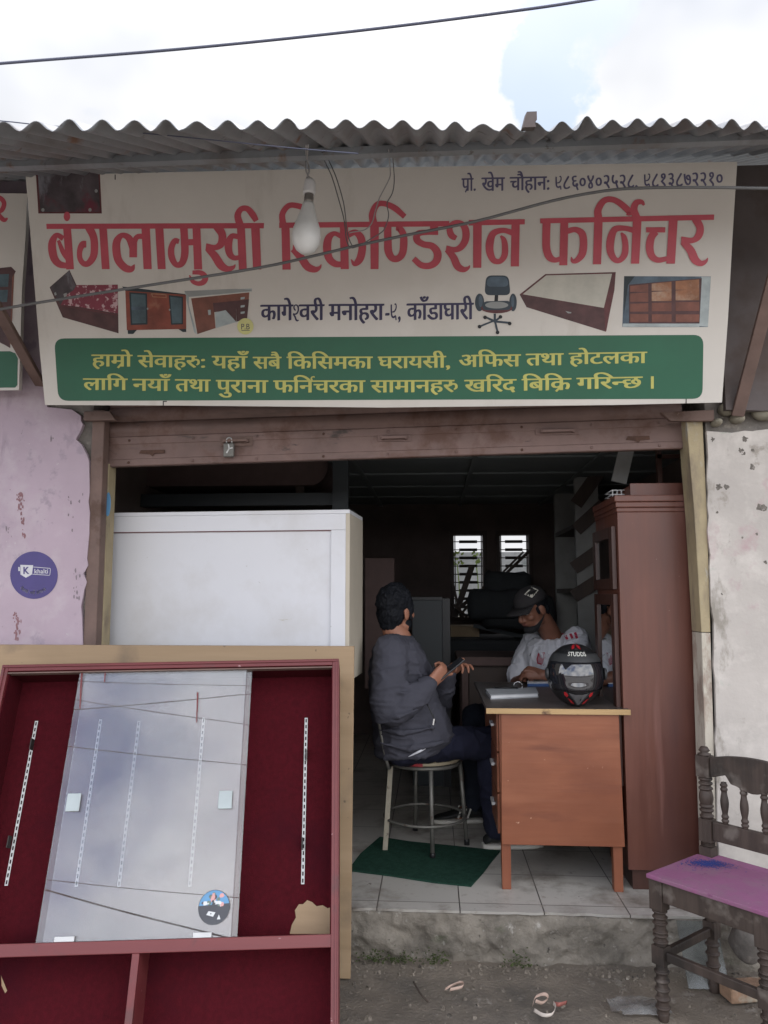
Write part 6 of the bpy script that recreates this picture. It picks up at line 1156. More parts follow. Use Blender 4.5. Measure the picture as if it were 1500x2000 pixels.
dir_l = at(897, 1290, 3.86) - WL; hand(B, WL, dir_l + Vector((.02, 0, .0)), Vector((.55, -.75, -.2)), (30, 42, 50, 56), 1.15, side=1, thumb=(Vector((.1, -.3, .9)), Vector((.45, -.35, .75)), Vector((.8, -.2, .3))))
figure_one = blob(B, 'person', MAT['skin'], None, .0048, 3, base=(bx.x, bx.y, FZ))
tag(figure_one, 'person in a dark grey jacket seated on the round chair, looking away, holding a phone', 'person')
face_bits(P1, r1, f1, u1, figure_one)
# hair
H = MB(); random.seed(2)
H.ell(P1(0, -.016, .045), (r1 * .083, f1 * .098, u1 * .092), n=22, k=12); H.ell(P1(0, -.045, -.01), (r1 * .074, f1 * .062, u1 * .08), n=18, k=10); H.ell(P1(0, -.055, -.055), (r1 * .052, f1 * .04, u1 * .05))
for s in (-1, 1): H.ell(P1(s * .07, .018, .02), (r1 * .012, f1 * .03, u1 * .045)); H.ell(P1(s * .073, .026, -.022), (r1 * .006, f1 * .009, u1 * .024))
for k in range(46):
    t, p = random.uniform(0, 6.28), random.uniform(-.25, 1.5); d = r1 * (math.cos(t) * math.cos(p) * .078) + f1 * (math.sin(t) * math.cos(p) * .09 - .016) + u1 * (math.sin(p) * .085 + .048)
    if d.dot(f1) > .055 and d.dot(u1) < .07: continue
    if d.dot(u1) < -.01 and d.dot(f1) > -.03: continue
    H.ball(HC + d * .98, random.uniform(.011, .017), n=8, k=6)
blob(H, 'hair', MAT['hair'], figure_one, .004, 3, disp=.003, dscale=70, creases=((.006, (70, 70, 26), 3),))
bd = MB()
for s in (-1, 1): bd.ell(P1(s * .052, .03, -.062), (r1 * .013, f1 * .03, u1 * .032))
bd.ell(P1(0, .062, -.092), (r1 * .036, f1 * .028, u1 * .02)); blob(bd, 'beard', MAT['hair'], figure_one, .005, 2)
# jacket
J = MB()
torso(J, .0, ((1464, 742, 862, .165), (1458, 732, 872, .188), (1446, 728, 886, .198), (1430, 728, 890, .198), (1400, 726, 878, .192), (1370, 723, 862, .18), (1335, 720, 846, .18), (1300, 721, 836, .19), (1272, 728, 824, .198), (1252, 742, 812, .15), (1240, 752, 806, .09)))
J.cap([SR + Vector((-.01, .02, .0)), (SR + ER) / 2 + Vector((-.012, -.01, 0)), ER + Vector((-.01, 0, -.012)), (ER + WR) / 2 + Vector((.0, 0, -.018)), WR], [.085, .082, .074, .07, .047], n=18)
J.cap([SL + Vector((0, -.02, 0)), (SL + EL) / 2, EL, (EL + WL) / 2 + Vector((0, 0, -.02)), WL], [.085, .08, .07, .062, .047], n=18)
for a in range(14):                                                    # collar folded down round the neck
    t = a * math.pi / 7
    if math.cos(t) > .55: continue
    c = neckb + Vector((0, 0, -.012)) + FX * .078 * math.cos(t) + SY * .082 * math.sin(t) + Vector((0, 0, .014 * -math.cos(t))); J.ball(c - Vector((0, 0, .012)), .019, n=10, k=7)
for py, x0_, x1_, hy in ((1459, 738, 864, .178),):                        # gathered hem
    c = (at(x0_, py, 3.87) + at(x1_, py, 3.87)) / 2; c.y = 3.87; hx = (at(x1_, py, 3.87).x - at(x0_, py, 3.87).x) / 2
    J.tube([c + FX * hx * math.cos(t) + SY * hy * math.sin(t) + Vector((0, 0, -.012 - .018 * math.sin(t - .9))) for t in [i * math.pi / 18 for i in range(37)]], .02, n=10)
def fold(mb, pts, r): mb.tube([Vector(p) for p in pts], r, n=8, k=4)
for pts, r_ in ((((770, 1300, 3.625), (790, 1335, 3.62), (800, 1352, 3.6)), [.006, .012, .005]), (((742, 1360, 3.6), (770, 1352, 3.57), (800, 1356, 3.585)), [.006, .013, .006]), (((745, 1398, 3.56), (780, 1398, 3.55), (820, 1385, 3.57)), [.006, .015, .006]), (((735, 1425, 3.70), (790, 1430, 3.66), (850, 1420, 3.68)), [.006, .014, .006]), (((740, 1450, 3.69), (800, 1462, 3.66), (868, 1448, 3.69)), [.006, .014, .006]), (((800, 1290, 3.72), (822, 1320, 3.71), (838, 1345, 3.72)), [.006, .012, .006]), (((728, 1310, 3.72), (735, 1350, 3.70), (732, 1395, 3.71)), [.005, .012, .005])):
    fold(J, [at(*p) for p in pts], r_)
jk = blob(J, 'jacket', MAT['jacket_grey'], figure_one, .006, 4, disp=.005, dscale=8, creases=((.009, (7, 7, 14), 7), (.003, (22, 22, 36), 5)))
m = MB(); c_ = WR; dW = (WR - ER).normalized(); m.tube([c_ - dW * .03, c_ + dW * .006], [.051, .044], n=18, caps=False); dL = (WL - EL).normalized(); m.tube([WL - dL * .03, WL + dL * .006], [.051, .044], n=18, caps=False); q = m.build('cuff', MAT['jacket_grey'], figure_one)
m = MB(); n = 14; m.loft([[neckb + Vector((0, 0, h)) + FX * (rr * math.cos(t)) + SY * (rr * math.sin(t)) + Vector((0, 0, -.006 * math.cos(t))) for t in [6.2832 * i / 20 for i in range(20)]] for h, rr in ((-.02, .074), (.018, .069), (.024, .062))]); m.build('shirt_collar', MAT['undershirt'], figure_one)
m = MB(); pts = [at(*p) for p in ((834, 1375, 3.655), (846, 1400, 3.648), (850, 1412, 3.65))]; m.tube(pts, .0035, n=6, k=4); m.build('pocket_zip', MAT['black_plastic'], jk); m = MB(); m.bar(at(848, 1404, 3.64), at(846, 1416, 3.64), .006, .004, up=(0, 1, 0)); m.build('zip_pull', MAT['steel'], jk)
m = MB(); m.tube([at(798, 1478, 3.675), at(818, 1468, 3.665), at(832, 1461, 3.67)], [.002, .006, .003], n=8, k=4); m.build('shirt_tail', MAT['undershirt'], figure_one)
# trousers and shoes
Tm = MB()
Tm.ell((HR_ + HL_) / 2 + Vector((-.01, 0, .003)), (FX * .13, SY * .16, Vector((0, 0, .078))), n=18, k=10)
for h_, k_, a_ in ((HR_, KR, AR), (HL_, KL, AL)):
    Tm.cap([h_ + Vector((-.02, 0, .0)), (h_ + k_) / 2 + Vector((0, 0, .012)), k_], [.078, .08, .075], n=18); Tm.cap([k_, k_ * .6 + a_ * .4, a_ + Vector((0, 0, .0))], [.073, .068, .055], n=18)
blob(Tm, 'trousers', MAT['trouser_navy'], figure_one, .007, 4, disp=.005, dscale=12, creases=((.008, (16, 14, 12), 5),))
for a_ in (AR, AL): shoe('shoe', Vector((a_.x - .05, a_.y, FZ + .001)), Vector((1, .15, 0)), figure_one)
# phone held between both hands
ph = thing('mobile_phone', 'dark mobile phone held at a slant by the person in grey', 'phone', at(880, 1308, 3.72)); pc = at(880, 1306, 3.72)
a_, b_2 = at(862, 1322, 3.715), at(903, 1288, 3.73); dd = (b_2 - a_).normalized(); 
wv = Vector((-.25, .93, .1)); wv = (wv - dd * wv.dot(dd)).normalized(); nv_ = dd.cross(wv).normalized(); nv_ = nv_ if nv_.z > 0 else -nv_
def slab3(m, c, a, b, d): m.hexa([c + dd * (i * a) + wv * (j * b) + nv_ * (k * d) for i, j, k in ((-1, -1, -1), (1, -1, -1), (1, 1, -1), (-1, 1, -1), (-1, -1, 1), (1, -1, 1), (1, 1, 1), (-1, 1, 1))]); return m
slab3(MB(), pc, .074, .036, .0042).build('body', MAT['phone_body'], ph, bevel=.003); slab3(MB(), pc + nv_ * .0046, .07, .033, .0003).build('screen', MAT['phone_glass'], ph)
# ------------------------------------------------ seated figure two
Y2_ = 4.62
C2 = at(1040, 1189, 4.50); F2 = Vector((-.76, -.46, -.42)); U2 = Vector((-.30, -.18, .9))
B = MB(); P2, r2, f2, u2 = head(B, C2, F2, U2)
nb2 = at(1079, 1246, 4.62)
B.cap([P2(0, -.02, -.04), P2(0, -.035, -.08), nb2, nb2 + Vector((.02, .02, -.09))], [.055, .056, .06, .075], n=16)
F2b = Vector((-.80, -.60, 0)); S2b = Vector((.60, -.80, 0))           # chest faces left and towards the street; S2b = to his left shoulder
hipc = Vector((nb2.x + .10, nb2.y + .10, FZ + .52))
def torso2(mb, g, rows):
    mb.loft([ringof(hipc.lerp(nb2, t) + F2b * fo, F2b, hx + g, S2b, hy + g) for t, fo, hx, hy in rows])
torso2(B, -.02, ((0, .0, .12, .16), (.3, .02, .125, .16), (.6, .03, .13, .18), (.82, .015, .11, .19), (.95, 0, .08, .12)))
SL2 = nb2 + S2b * .175 + Vector((.01, 0, -.022)); SR2 = nb2 - S2b * .175 + Vector((.02, .02, -.055))
EL2 = at(1118, 1345, 4.28); WL2 = at(1062, 1318, 4.30); ER2 = at(1010, 1330, 4.72); WR2 = at(1030, 1322, 4.42)
EL2.z = max(EL2.z, DT + .05); 
B.cap([SL2, EL2, WL2], [.05, .043, .029]); B.cap([SR2, ER2, WR2], [.05, .043, .029])
hand(B, WL2, at(1026, 1312, 4.30) - WL2, Vector((0, .6, -.5)), (62, 68, 70, 66), .8, side=1, thumb=(Vector((-.5, .1, .8)), Vector((-.9, 0, .3)), Vector((-1, 0, -.1))))
hand(B, WR2, at(1034, 1306, 4.31) - WR2, Vector((.2, -.6, -.3)), (50, 58, 60, 60), .8, side=-1)
HL2 = hipc + S2b * .1; HR2 = hipc - S2b * .1; KL2 = at(950, 1420, 4.58); KR2 = at(925, 1396, 4.62); KL2 = Vector((KL2.x + .1, 4.5, FZ + .5)); AL2 = Vector((KL2.x - .02, 4.46, FZ + .1)); AR2 = at(926, 1562, 4.42); AR2.z = FZ + .1
KR2.y = 4.56
for h_, k_, a_ in ((HL2, KL2, AL2), (HR2, KR2, AR2)): B.cap([h_, (h_ + k_) / 2, k_], [.075, .065, .052]); B.cap([k_, k_ * .6 + a_ * .4, a_], [.05, .048, .034]); B.cap([a_, a_ + Vector((-.09, -.02, -.06))], [.034, .028])
figure_two = blob(B, 'person', MAT['skin_dark'], None, .0048, 3, base=(hipc.x, hipc.y, FZ))
tag(figure_two, 'person in a black cap and white jersey bent over the far end of the desk', 'person')
face_bits(P2, r2, f2, u2, figure_two)
H = MB(); H.ell(P2(0, -.02, .035), (r2 * .080, f2 * .092, u2 * .07), n=20, k=10); H.ell(P2(0, -.055, -.02), (r2 * .068, f2 * .045, u2 * .06), n=16, k=9)
for s in (-1, 1): H.ell(P2(s * .073, .02, -.005), (r2 * .006, f2 * .012, u2 * .022))
blob(H, 'hair', MAT['hair'], figure_two, .005, 2, disp=.003, dscale=60)
# cap with its peak and the badge on the front
K = MB(); rings = []
for t in range(9):
    a = t / 8 * math.pi / 2; rings.append([P2(.088 * math.cos(a) ** .8 * math.cos(q), -.006 + .107 * math.cos(a) ** .8 * math.sin(q), .042 + .088 * math.sin(a) ** 1.0) for q in [6.2832 * i / 26 for i in range(26)]])
rings[-1] = [P2(.006 * math.cos(q), -.006 + .006 * math.sin(q), .131) for q in [6.2832 * i / 26 for i in range(26)]]
K.loft(rings); cp = K.build('cap', MAT['cap_black'], figure_two)
m = MB(); n = 16; ins, outp = [], []
for i in range(n + 1):
    t = R(-68 + 136 * i / n); a, b = math.sin(t), math.cos(t)
    ins.append(P2(.087 * a, -.006 + .104 * b, .044)); outp.append(P2(.090 * a, .045 + .125 * b, .036 - .02 * a * a - .004))
for i in range(n):
    m.poly([ins[i], ins[i + 1], outp[i + 1], outp[i]])
pk = m.build('peak', MAT['cap_black'], cp, smooth=True); q = pk.modifiers.new('s', 'SOLIDIFY'); q.thickness = .004
def sewn(name, mat, polys, par, lift=.003):
    """cloth patches laid on a garment where the survey rays meet it"""
    m = MB(); o_ = wloc(par)
    for pl in polys:
        ps = []
        for x, y in pl:
            d = ray(x, y).normalized(); ok, loc, nr, _ = par.ray_cast(EYE - o_, d)
            if not ok: break
            ps.append(loc + o_ - d * lift)
        else: m.poly(ps)
    return m.build(name, mat, par, fix=False) if m.f else None
bpy.context.view_layer.update()
sewn('cap_badge', MAT['cap_patch'], [[(1038.4, 1146), (1045, 1149), (1052, 1152.5), (1046, 1160), (1039, 1167.5), (1031, 1164), (1024, 1161), (1031, 1153.5)]], cp, .003)
for q in ([(1030, 1158), (1036, 1156), (1042, 1154.5), (1045, 1151.5), (1049, 1152), (1048, 1155), (1045, 1158), (1040, 1160), (1033, 1160.5)], [(1030, 1159), (1032, 1160), (1029, 1164), (1027.5, 1163)], [(1033.5, 1160), (1036, 1160), (1034.5, 1165), (1033, 1164.5)], [(1041, 1159), (1043.5, 1158.5), (1042, 1163.5), (1040.5, 1163)], [(1044, 1157.5), (1046, 1156.5), (1045.5, 1161), (1044, 1161)], [(1030.5, 1158), (1031, 1159.5), (1027, 1161.5), (1026.5, 1160)], [(1034.5, 1150.5), (1038, 1149), (1038.4, 1150), (1035, 1151.5)]): sewn('cap_emblem', MAT['black_plastic'], [q], cp, .0045)
# mask pulled under the chin
M_ = MB(); M_.ell(P2(0, .055, -.095), (r2 * .05, f2 * .05, u2 * .028), n=16, k=8)
for s in (-1, 1): M_.tube([P2(s * .046, .055, -.09), P2(s * .07, .02, -.062), P2(s * .082, -.012, -.03)], [.016, .007, .0025], n=8, k=4)
blob(M_, 'face_mask', MAT['mask_black'], figure_two, .0045, 2)
# jersey
J = MB()
torso2(J, .0, ((0, .0, .135, .18), (.15, .01, .14, .18), (.4, .02, .142, .182), (.62, .03, .145, .195), (.8, .02, .13, .205), (.92, .005, .10, .19), (.985, -.005, .078, .125)))
J.cap([SL2 + Vector((0, .02, .01)), (SL2 * .55 + EL2 * .45), (SL2 * .12 + EL2 * .88)], [.08, .084, .08], n=18); J.cap([SR2 + Vector((0, 0, .01)), (SR2 * .55 + ER2 * .45), (SR2 * .15 + ER2 * .85)], [.08, .08, .075], n=18)
for pts, r_ in ((((.0, .9), (.06, .72), (.08, .5)), .011), (((.09, .85), (.1, .62), (.09, .4)), .01), (((-.05, .8), (-.03, .6), (.0, .42)), .01)):
    fold(J, [hipc.lerp(nb2, b) + F2b * .148 + S2b * a for a, b in pts], [.004, r_, .004])
js = blob(J, 'jersey', MAT['jersey_white'], figure_two, .006, 3, disp=.005, dscale=10, creases=((.010, (14, 14, 9), 5), (.004, (26, 26, 20), 4)))
def ribbon(a, b, w_, n=5):
    """short quads along a line of survey directions"""
    o = []; dx, dy = b[0] - a[0], b[1] - a[1]; l = math.hypot(dx, dy); nx, ny = -dy / l * w_ / 2, dx / l * w_ / 2
    for i in range(n):
        p, q = (a[0] + dx * i / n, a[1] + dy * i / n), (a[0] + dx * (i + 1) / n, a[1] + dy * (i + 1) / n); o.append([(p[0] + nx, p[1] + ny), (q[0] + nx, q[1] + ny), (q[0] - nx, q[1] - ny), (p[0] - nx, p[1] - ny)])
    return o
for a, b in (((1103, 1238), (1108, 1249)), ((1113, 1235), (1118, 1247)), ((1123, 1235), (1127, 1247))): sewn('shoulder_stripe', MAT['jersey_red'], ribbon(a, b, 5, 3), js)
sewn('crest', MAT['jersey_red'], [[(1051, 1276), (1064, 1274), (1065, 1284), (1062, 1300), (1049, 1296), (1048, 1287)]], js, .003); sewn('crest_field', MAT['jersey_pink'], [[(1053, 1278), (1062, 1277), (1063, 1285), (1060, 1297), (1051, 1294), (1050, 1287)]], js, .0045); sewn('chest_mark', MAT['black_plastic'], [[(1034, 1281), (1037, 1275), (1038, 1282)]], js)
m = MB(); n = 16; m.tube([nb2 + F2b * .078 * math.cos(t) + S2b * .085 * math.sin(t) + Vector((0, 0, -.012 - .03 * math.cos(t))) for t in [i * math.pi / 10 for i in range(21)]], .008, n=8); m.build('collar', MAT['jersey_red'], figure_two)
Tm = MB(); Tm.ell(hipc + Vector((0, 0, -.02)), (F2b * .15, S2b * .18, Vector((0, 0, .11))), n=18, k=10)
for h_, k_, a_ in ((HL2, KL2, AL2), (HR2, KR2, AR2)): Tm.cap([h_, (h_ + k_) / 2, k_], [.095, .085, .07], n=18); Tm.cap([k_, k_ * .6 + a_ * .4, a_], [.068, .064, .052], n=18)
blob(Tm, 'jeans', MAT['jeans_blue'], figure_two, .007, 4, disp=.005, dscale=12, creases=((.008, (16, 14, 12), 5),))
shoe('shoe', Vector((AR2.x + .05, AR2.y, FZ + .001)), Vector((-1, -.12, 0)), figure_two); shoe('shoe', Vector((AL2.x + .05, AL2.y, FZ + .001)), Vector((-1, -.1, 0)), figure_two)
# his stool, and the small box by his elbow
so = thing('wooden_stool', 'dark wooden stool under the person in the white jersey', 'stool', (hipc.x, hipc.y, FZ)); zs_ = FZ + .40
MB().lathe((hipc.x, hipc.y, zs_ - .03), [(.155, 0), (.16, .01), (.155, .03)], n=24).build('seat', MAT['old_wood'], so)
for a in range(4): MB().tube([(hipc.x + .15 * math.cos(a * 1.571 + .6), hipc.y + .15 * math.sin(a * 1.571 + .6), FZ), (hipc.x + .1 * math.cos(a * 1.571 + .6), hipc.y + .1 * math.sin(a * 1.571 + .6), zs_ - .031)], [.016, .02], n=10).build('leg', MAT['old_wood'], so)
p = onD(1050, 1334); m = MB(); m.box(p.x - .03, p.x + .11, p.y - .02, p.y + .05, DT + .001, at(1050, 1312, p.y).z); solo(m, 'carton', MAT['cardboard'], 'small tan carton on the desk below the white sleeve', 'carton', bevel=.002)
# ================================================================== STREET SIDE: lamp, wires, padlock, chair, litter
flat('bulb_glass', (.62, .62, .6), .35); flat('lamp_holder', (.55, .54, .53), .45); flat('bulb_base', (.24, .22, .2), .4, .6); flat('wire_grey', (.12, .12, .12), .6); flat('wire_pale', (.30, .29, .28), .6); flat('wire_blue', (.07, .075, .11), .6)
def P(px, py, Y): return at(px, py, Y)
# light bulb hanging under the eave
YL = 2.42; bt_ = P(596, 496, YL); k = YL * 1.07 / 1500
lp = thing('light_bulb', 'unlit white LED bulb in a pale holder hanging in front of the sign', 'light bulb', bt_)
tp = P(600, 355, YL); axis = (P(601, 362, YL) - P(592, 496, YL)).normalized()
def pr_(o, l): return [(r * k, h * k) for r, h in l]
MB().lathe(bt_, pr_(0, [(2, 0), (10, 2), (19, 9), (26, 22), (28, 36), (26, 50), (20, 68), (15, 84), (12, 97), (10, 103)]), axis, 28).build('globe', MAT['bulb_glass'], lp)
MB().lathe(bt_ + axis * 103.2 * k, pr_(0, [(9.5, 0), (9, 4), (9.5, 9), (8.5, 14), (9, 16)]), axis, 20).build('screw_base', MAT['bulb_base'], lp)
MB().lathe(bt_ + axis * 119.4 * k, pr_(0, [(11, 0), (12, 5), (11, 22), (10, 28), (5, 33)]), axis, 20).build('holder', MAT['lamp_holder'], lp)
rt_ = lambda x, y: onp(x, y, EV + Vector((0, 0, -.02)), RN)
h0 = bt_ + axis * 150 * k
m = MB(); m.tube([h0, P(603, 345, YL), P(597, 330, YL), P(598, 305, YL), rt_(598, 285)], .0028, n=6, k=5); m.tube([h0, P(599, 348, YL), P(604, 334, YL), P(600, 310, YL), rt_(602, 284)], .0028, n=6, k=5); m.build('flex', MAT['wire_pale'], lp)
# loose wires looped over the service cable
YC = 2.55
CB = [(-300, 662), (0, 604), (260, 562), (500, 524), (620, 498), (700, 479), (800, 458), (930, 432), (1080, 392), (1180, 373), (1260, 367), (1380, 366), (1500, 368), (1900, 376)]
m = MB(); m.tube([P(x, y, YC - .12 * max(0, (x - 900)) / 600) for x, y in CB], .0052, n=8, k=5)
solo(m, 'service_cable', MAT['wire_grey'], 'grey service cable sagging right across the face of the shop sign', 'cable')
for i, (pts, lab) in enumerate((([(632, 310), (648, 345), (663, 395), (672, 430), (677, 470), (686, 484), (700, 480)], 'left loose wire hooked down over the cable beside the bulb'), ([(640, 308), (656, 345), (670, 392), (675, 425), (679, 458), (690, 482), (702, 479)], 'second loose wire running close beside the left one to the cable'), ([(762, 330), (760, 350), (742, 385), (733, 412), (726, 436), (712, 449), (690, 453), (682, 455)], 'loose wire bending back left from below the eave to the cable'), ([(769, 330), (770, 355), (766, 378), (756, 397), (759, 420), (754, 440), (746, 453), (722, 468), (706, 478)], 'rightmost loose wire, kinked, falling from the eave to the cable'))):
    m = MB(); q = [P(x, y, YC - .008 * i - .002) for x, y in pts]; q = [rt_(pts[0][0] - 3, 292)] + q; m.tube(q, .0019, n=6, k=5); solo(m, 'loose_wire', MAT['wire_grey' if i != 2 else 'wire_pale'], lab, 'wire', group='loose wires over the service cable')
m = MB(); m.tube([P(x, y, 1.7) for x, y in ((-400, 158), (0, 124), (350, 96), (700, 60), (1000, 22), (1160, -2), (1500, -60))], .0034, n=8, k=5); solo(m, 'overhead_cable', MAT['wire_blue'], 'dark cable crossing the open sky above the roof', 'cable')
m = MB(); m.tube([P(x, y, 1.9) for x, y in ((-200, 220), (0, 236), (80, 244), (300, 262), (560, 288), (700, 300))], .0016, n=6, k=4); solo(m, 'thin_wire', MAT['wire_blue'], 'thin dark wire passing under the left end of the eave', 'wire')
# padlock
x, z = sxz(447, 872); pk_ = thing('padlock', 'small steel padlock hanging from the shutter handle', 'padlock', (x, YS - .03, z - .03))
m = MB(); a, b = P(437, 893, YS - .03), P(458, 866, YS - .03); m.box(a.x, b.x, YS - .042, YS - .022, a.z, b.z); m.build('body', MAT['pipe_grey'], pk_, bevel=.005, seg=3)
c_ = Vector(((a.x + b.x) / 2, YS - .032, b.z)); m = MB(); m.tube([c_ + Vector((.012 * math.cos(t), 0, .014 + .012 * math.sin(t))) for t in [i * math.pi / 10 for i in range(11)]], .0034, n=8); m.tube([c_ + Vector((.012, 0, 0)), c_ + Vector((.012, 0, .015))], .0034, n=8); m.tube([c_ + Vector((-.012, 0, 0)), c_ + Vector((-.012, 0, .015))], .0034, n=8); m.build('shackle', MAT['galvanised'], pk_)
m = MB(); c2 = c_ + Vector((.004, -.0118, -.026)); m.bar(c2, c2 + Vector((-.004, 0, .02)), .006, .003, up=(0, 1, 0)); m.bar(c2, c2 + Vector((.016, 0, .004)), .006, .003, up=(0, 1, 0)); m.bar(c2, c2 + Vector((-.012, 0, -.02)), .006, .003, up=(0, 1, 0)); m.build('key_cover', MAT['white_metal'], pk_)
# round purple sticker on the lavender wall
SPL = Plane((0, YW - .0005, 0), (0, -1, 0)); flat('sticker_purple', (.055, .04, .16), .45); flat('sticker_cream', (.55, .54, .55), .5)
def Z(x, y): return 10 + x * .08, 1060 + y * .08
def sp(l): return lambda x, y: SPL.px(*Z(x, y), l)
sk = thing('purple_sticker', 'round purple payment sticker with white lettering on the lavender wall', 'sticker', SPL.px(67, 1123)); n = 44
m = MB(); m.prism([SPL.px(*Z(706 + 580 * math.cos(6.2832 * i / n), 792 + 580 * math.sin(6.2832 * i / n)), .0008) for i in range(n)], (0, .0006, 0)); m.build('disc', MAT['sticker_purple'], sk)
m = MB(); fill(m, [[(375, 540), (688, 550), (660, 765), (640, 785), (510, 855), (378, 775)]], sp(.0012)); fill(m, [[(325, 592), (358, 592), (368, 690), (325, 690)]], sp(.0012))
for a, b in (((690, 592), (1095, 625)), ((1095, 622), (1112, 650)), ((1110, 640), (1095, 785)), ((1100, 775), (1080, 798)), ((1085, 796), (665, 768))): strip(m, [(a[0], a[1], 13), (b[0], b[1], 13)], sp(.0012))
latin(m, 'khalti', sp(.0013), 720, 1050, 640, 752, 0, .01); m.build('badge', MAT['sticker_cream'], sk, fix=False)
m = MB(); latin(m, 'K', sp(.0018), 450, 600, 590, 765, 0, .03); m.build('initial', MAT['sticker_purple'], sk, fix=False)
m = MB()
def curved_word(toks, a0, a1, hgt=70, rad=470):
    g, st_, wd = word_shapes(toks, 14, 0)
    def fn(x, y):
        an = R(a0 + (a1 - a0) * x / wd); rr = rad - (y / 622 - .0) * hgt; return SPL.px(*Z(706 + rr * math.sin(an), 792 + rr * math.cos(an)), .0013)
    for c in g: fill(m, c, fn)
curved_word(['प', 'ै', 'स', 'ा', 'क', 'ो'], -47, -19); curved_word(['न', 'य', 'ा', 'ँ'], -14, 3); curved_word(['ठ', 'े', 'ग', 'ा', 'न', 'ा'], 8, 40)
m.build('slogan', MAT['sticker_cream'], sk, fix=False)
m = MB(); c0 = P(211, 985, YW + .068)                                   # second sticker, edge-on on the cream post
m.prism([c0 + Vector((.0125 * math.cos(t), 0, .055 * math.sin(t))) for t in [i * .3 for i in range(21)]], (0, .001, 0)); solo(m, 'teal_sticker', MAT['sticker_blue'], 'dark teal sticker half hidden on the cream post by the white cabinet', 'sticker')
# scrapes of red and grey on the lavender plaster
flat('scrape_red', (.25, .13, .14), .9); flat('scrape_grey', (.22, .18, .2), .9)
def scrapes(name, pts, mat, seed):
    m = MB(); random.seed(seed)
    for (x, y, w_, h_, n_) in pts:
        for k in range(n_):
            cx, cy = x + random.gauss(0, w_ / 2.5), y + random.uniform(-h_ / 2, h_ / 2); s = random.uniform(.8, 2.6); e = random.uniform(1, 3.5)
            m.poly([SPL.px(cx + s * math.cos(t) * random.uniform(.5, 1), cy + s * e * math.sin(t) * random.uniform(.5, 1), .0004 + k * 2e-5) for t in (0, 1, 2, 3, 4, 5.2)])
    m.build(name, MAT[mat], shop, fix=False)
scrapes('scraped_paint', ((42, 992, 9, 60, 26), (38, 972, 10, 18, 16), (46, 1035, 4, 30, 8)), 'scrape_red', 3); scrapes('scraped_paint', ((33, 1225, 8, 50, 26), (30, 1205, 5, 20, 8)), 'scrape_red', 8); scrapes('scraped_paint', ((101, 855, 3, 6, 4), (20, 1040, 6, 20, 5), (150, 1140, 12, 60, 12), (140, 1000, 30, 80, 9)), 'scrape_grey', 5)
# ---- carved chair
fl = P(1266, 1706, 2.83); SH = fl.z; fr2 = atz(1500, 1782, SH)
ux = Vector((fr2.x - fl.x, fr2.y - fl.y, 0)); CWd = ux.length; ux.normalize(); uy = Vector((-ux.y, ux.x, 0))
CX = Matrix(((ux.x, uy.x, 0, fl.x), (ux.y, uy.y, 0, fl.y), (0, 0, 1, 0), (0, 0, 0, 1))); CDp = .375
ch = thing('carved_chair', 'old dark wooden chair with turned legs, spindle back and a pink seat', 'chair', CX @ Vector((CWd / 2, CDp / 2, 0)))
def cb(name, boxes, mat='old_wood', bevel=.004):
    m = MB(CX)
    for b in boxes: m.box(*b)
    return m.build(name, MAT[mat], ch, bevel=bevel)
def turned(z0, z1, r, rings, big=()):
    """profile of a turned post: beads at the given fractions"""
    o = []; n = 64
    for i in range(n + 1):
        t = i / n; rr = r * .80
        for c_ in rings:
            d = abs(t - c_) / .035
            if d < 1: rr = max(rr, r * (.84 + .24 * math.sqrt(1 - d * d)))
        for c_, wd, am in big:
            d = abs(t - c_) / wd
            if d < 1: rr = max(rr, r * (.8 + am * math.cos(d * math.pi / 2)))
        o.append((rr, z0 + (z1 - z0) * t))
    return o
g = .006; pr_leg = [(.024, .024), (CWd - .024, .024)]
AP = .085                                                               # apron depth
for i, (lx, ly) in enumerate(pr_leg):
    m = MB(CX); m.box(lx - .024, lx + .024, ly - .024, ly + .024, SH - AP - .03, SH - .014); m.box(lx - .023, lx + .023, ly - .023, ly + .023, .19, .25)
    m.lathe((lx, ly, 0), turned(.25, SH - AP - .03, .024, (.1, .28, .38, .62, .78, .95)), n=18); m.lathe((lx, ly, 0), [(.016, 0), (.021, .03)] + turned(.03, .19, .024, (.12, .3, .48, .66, .84), ()), n=18)
    m.build('leg', MAT['old_wood'], ch, bevel=.003)
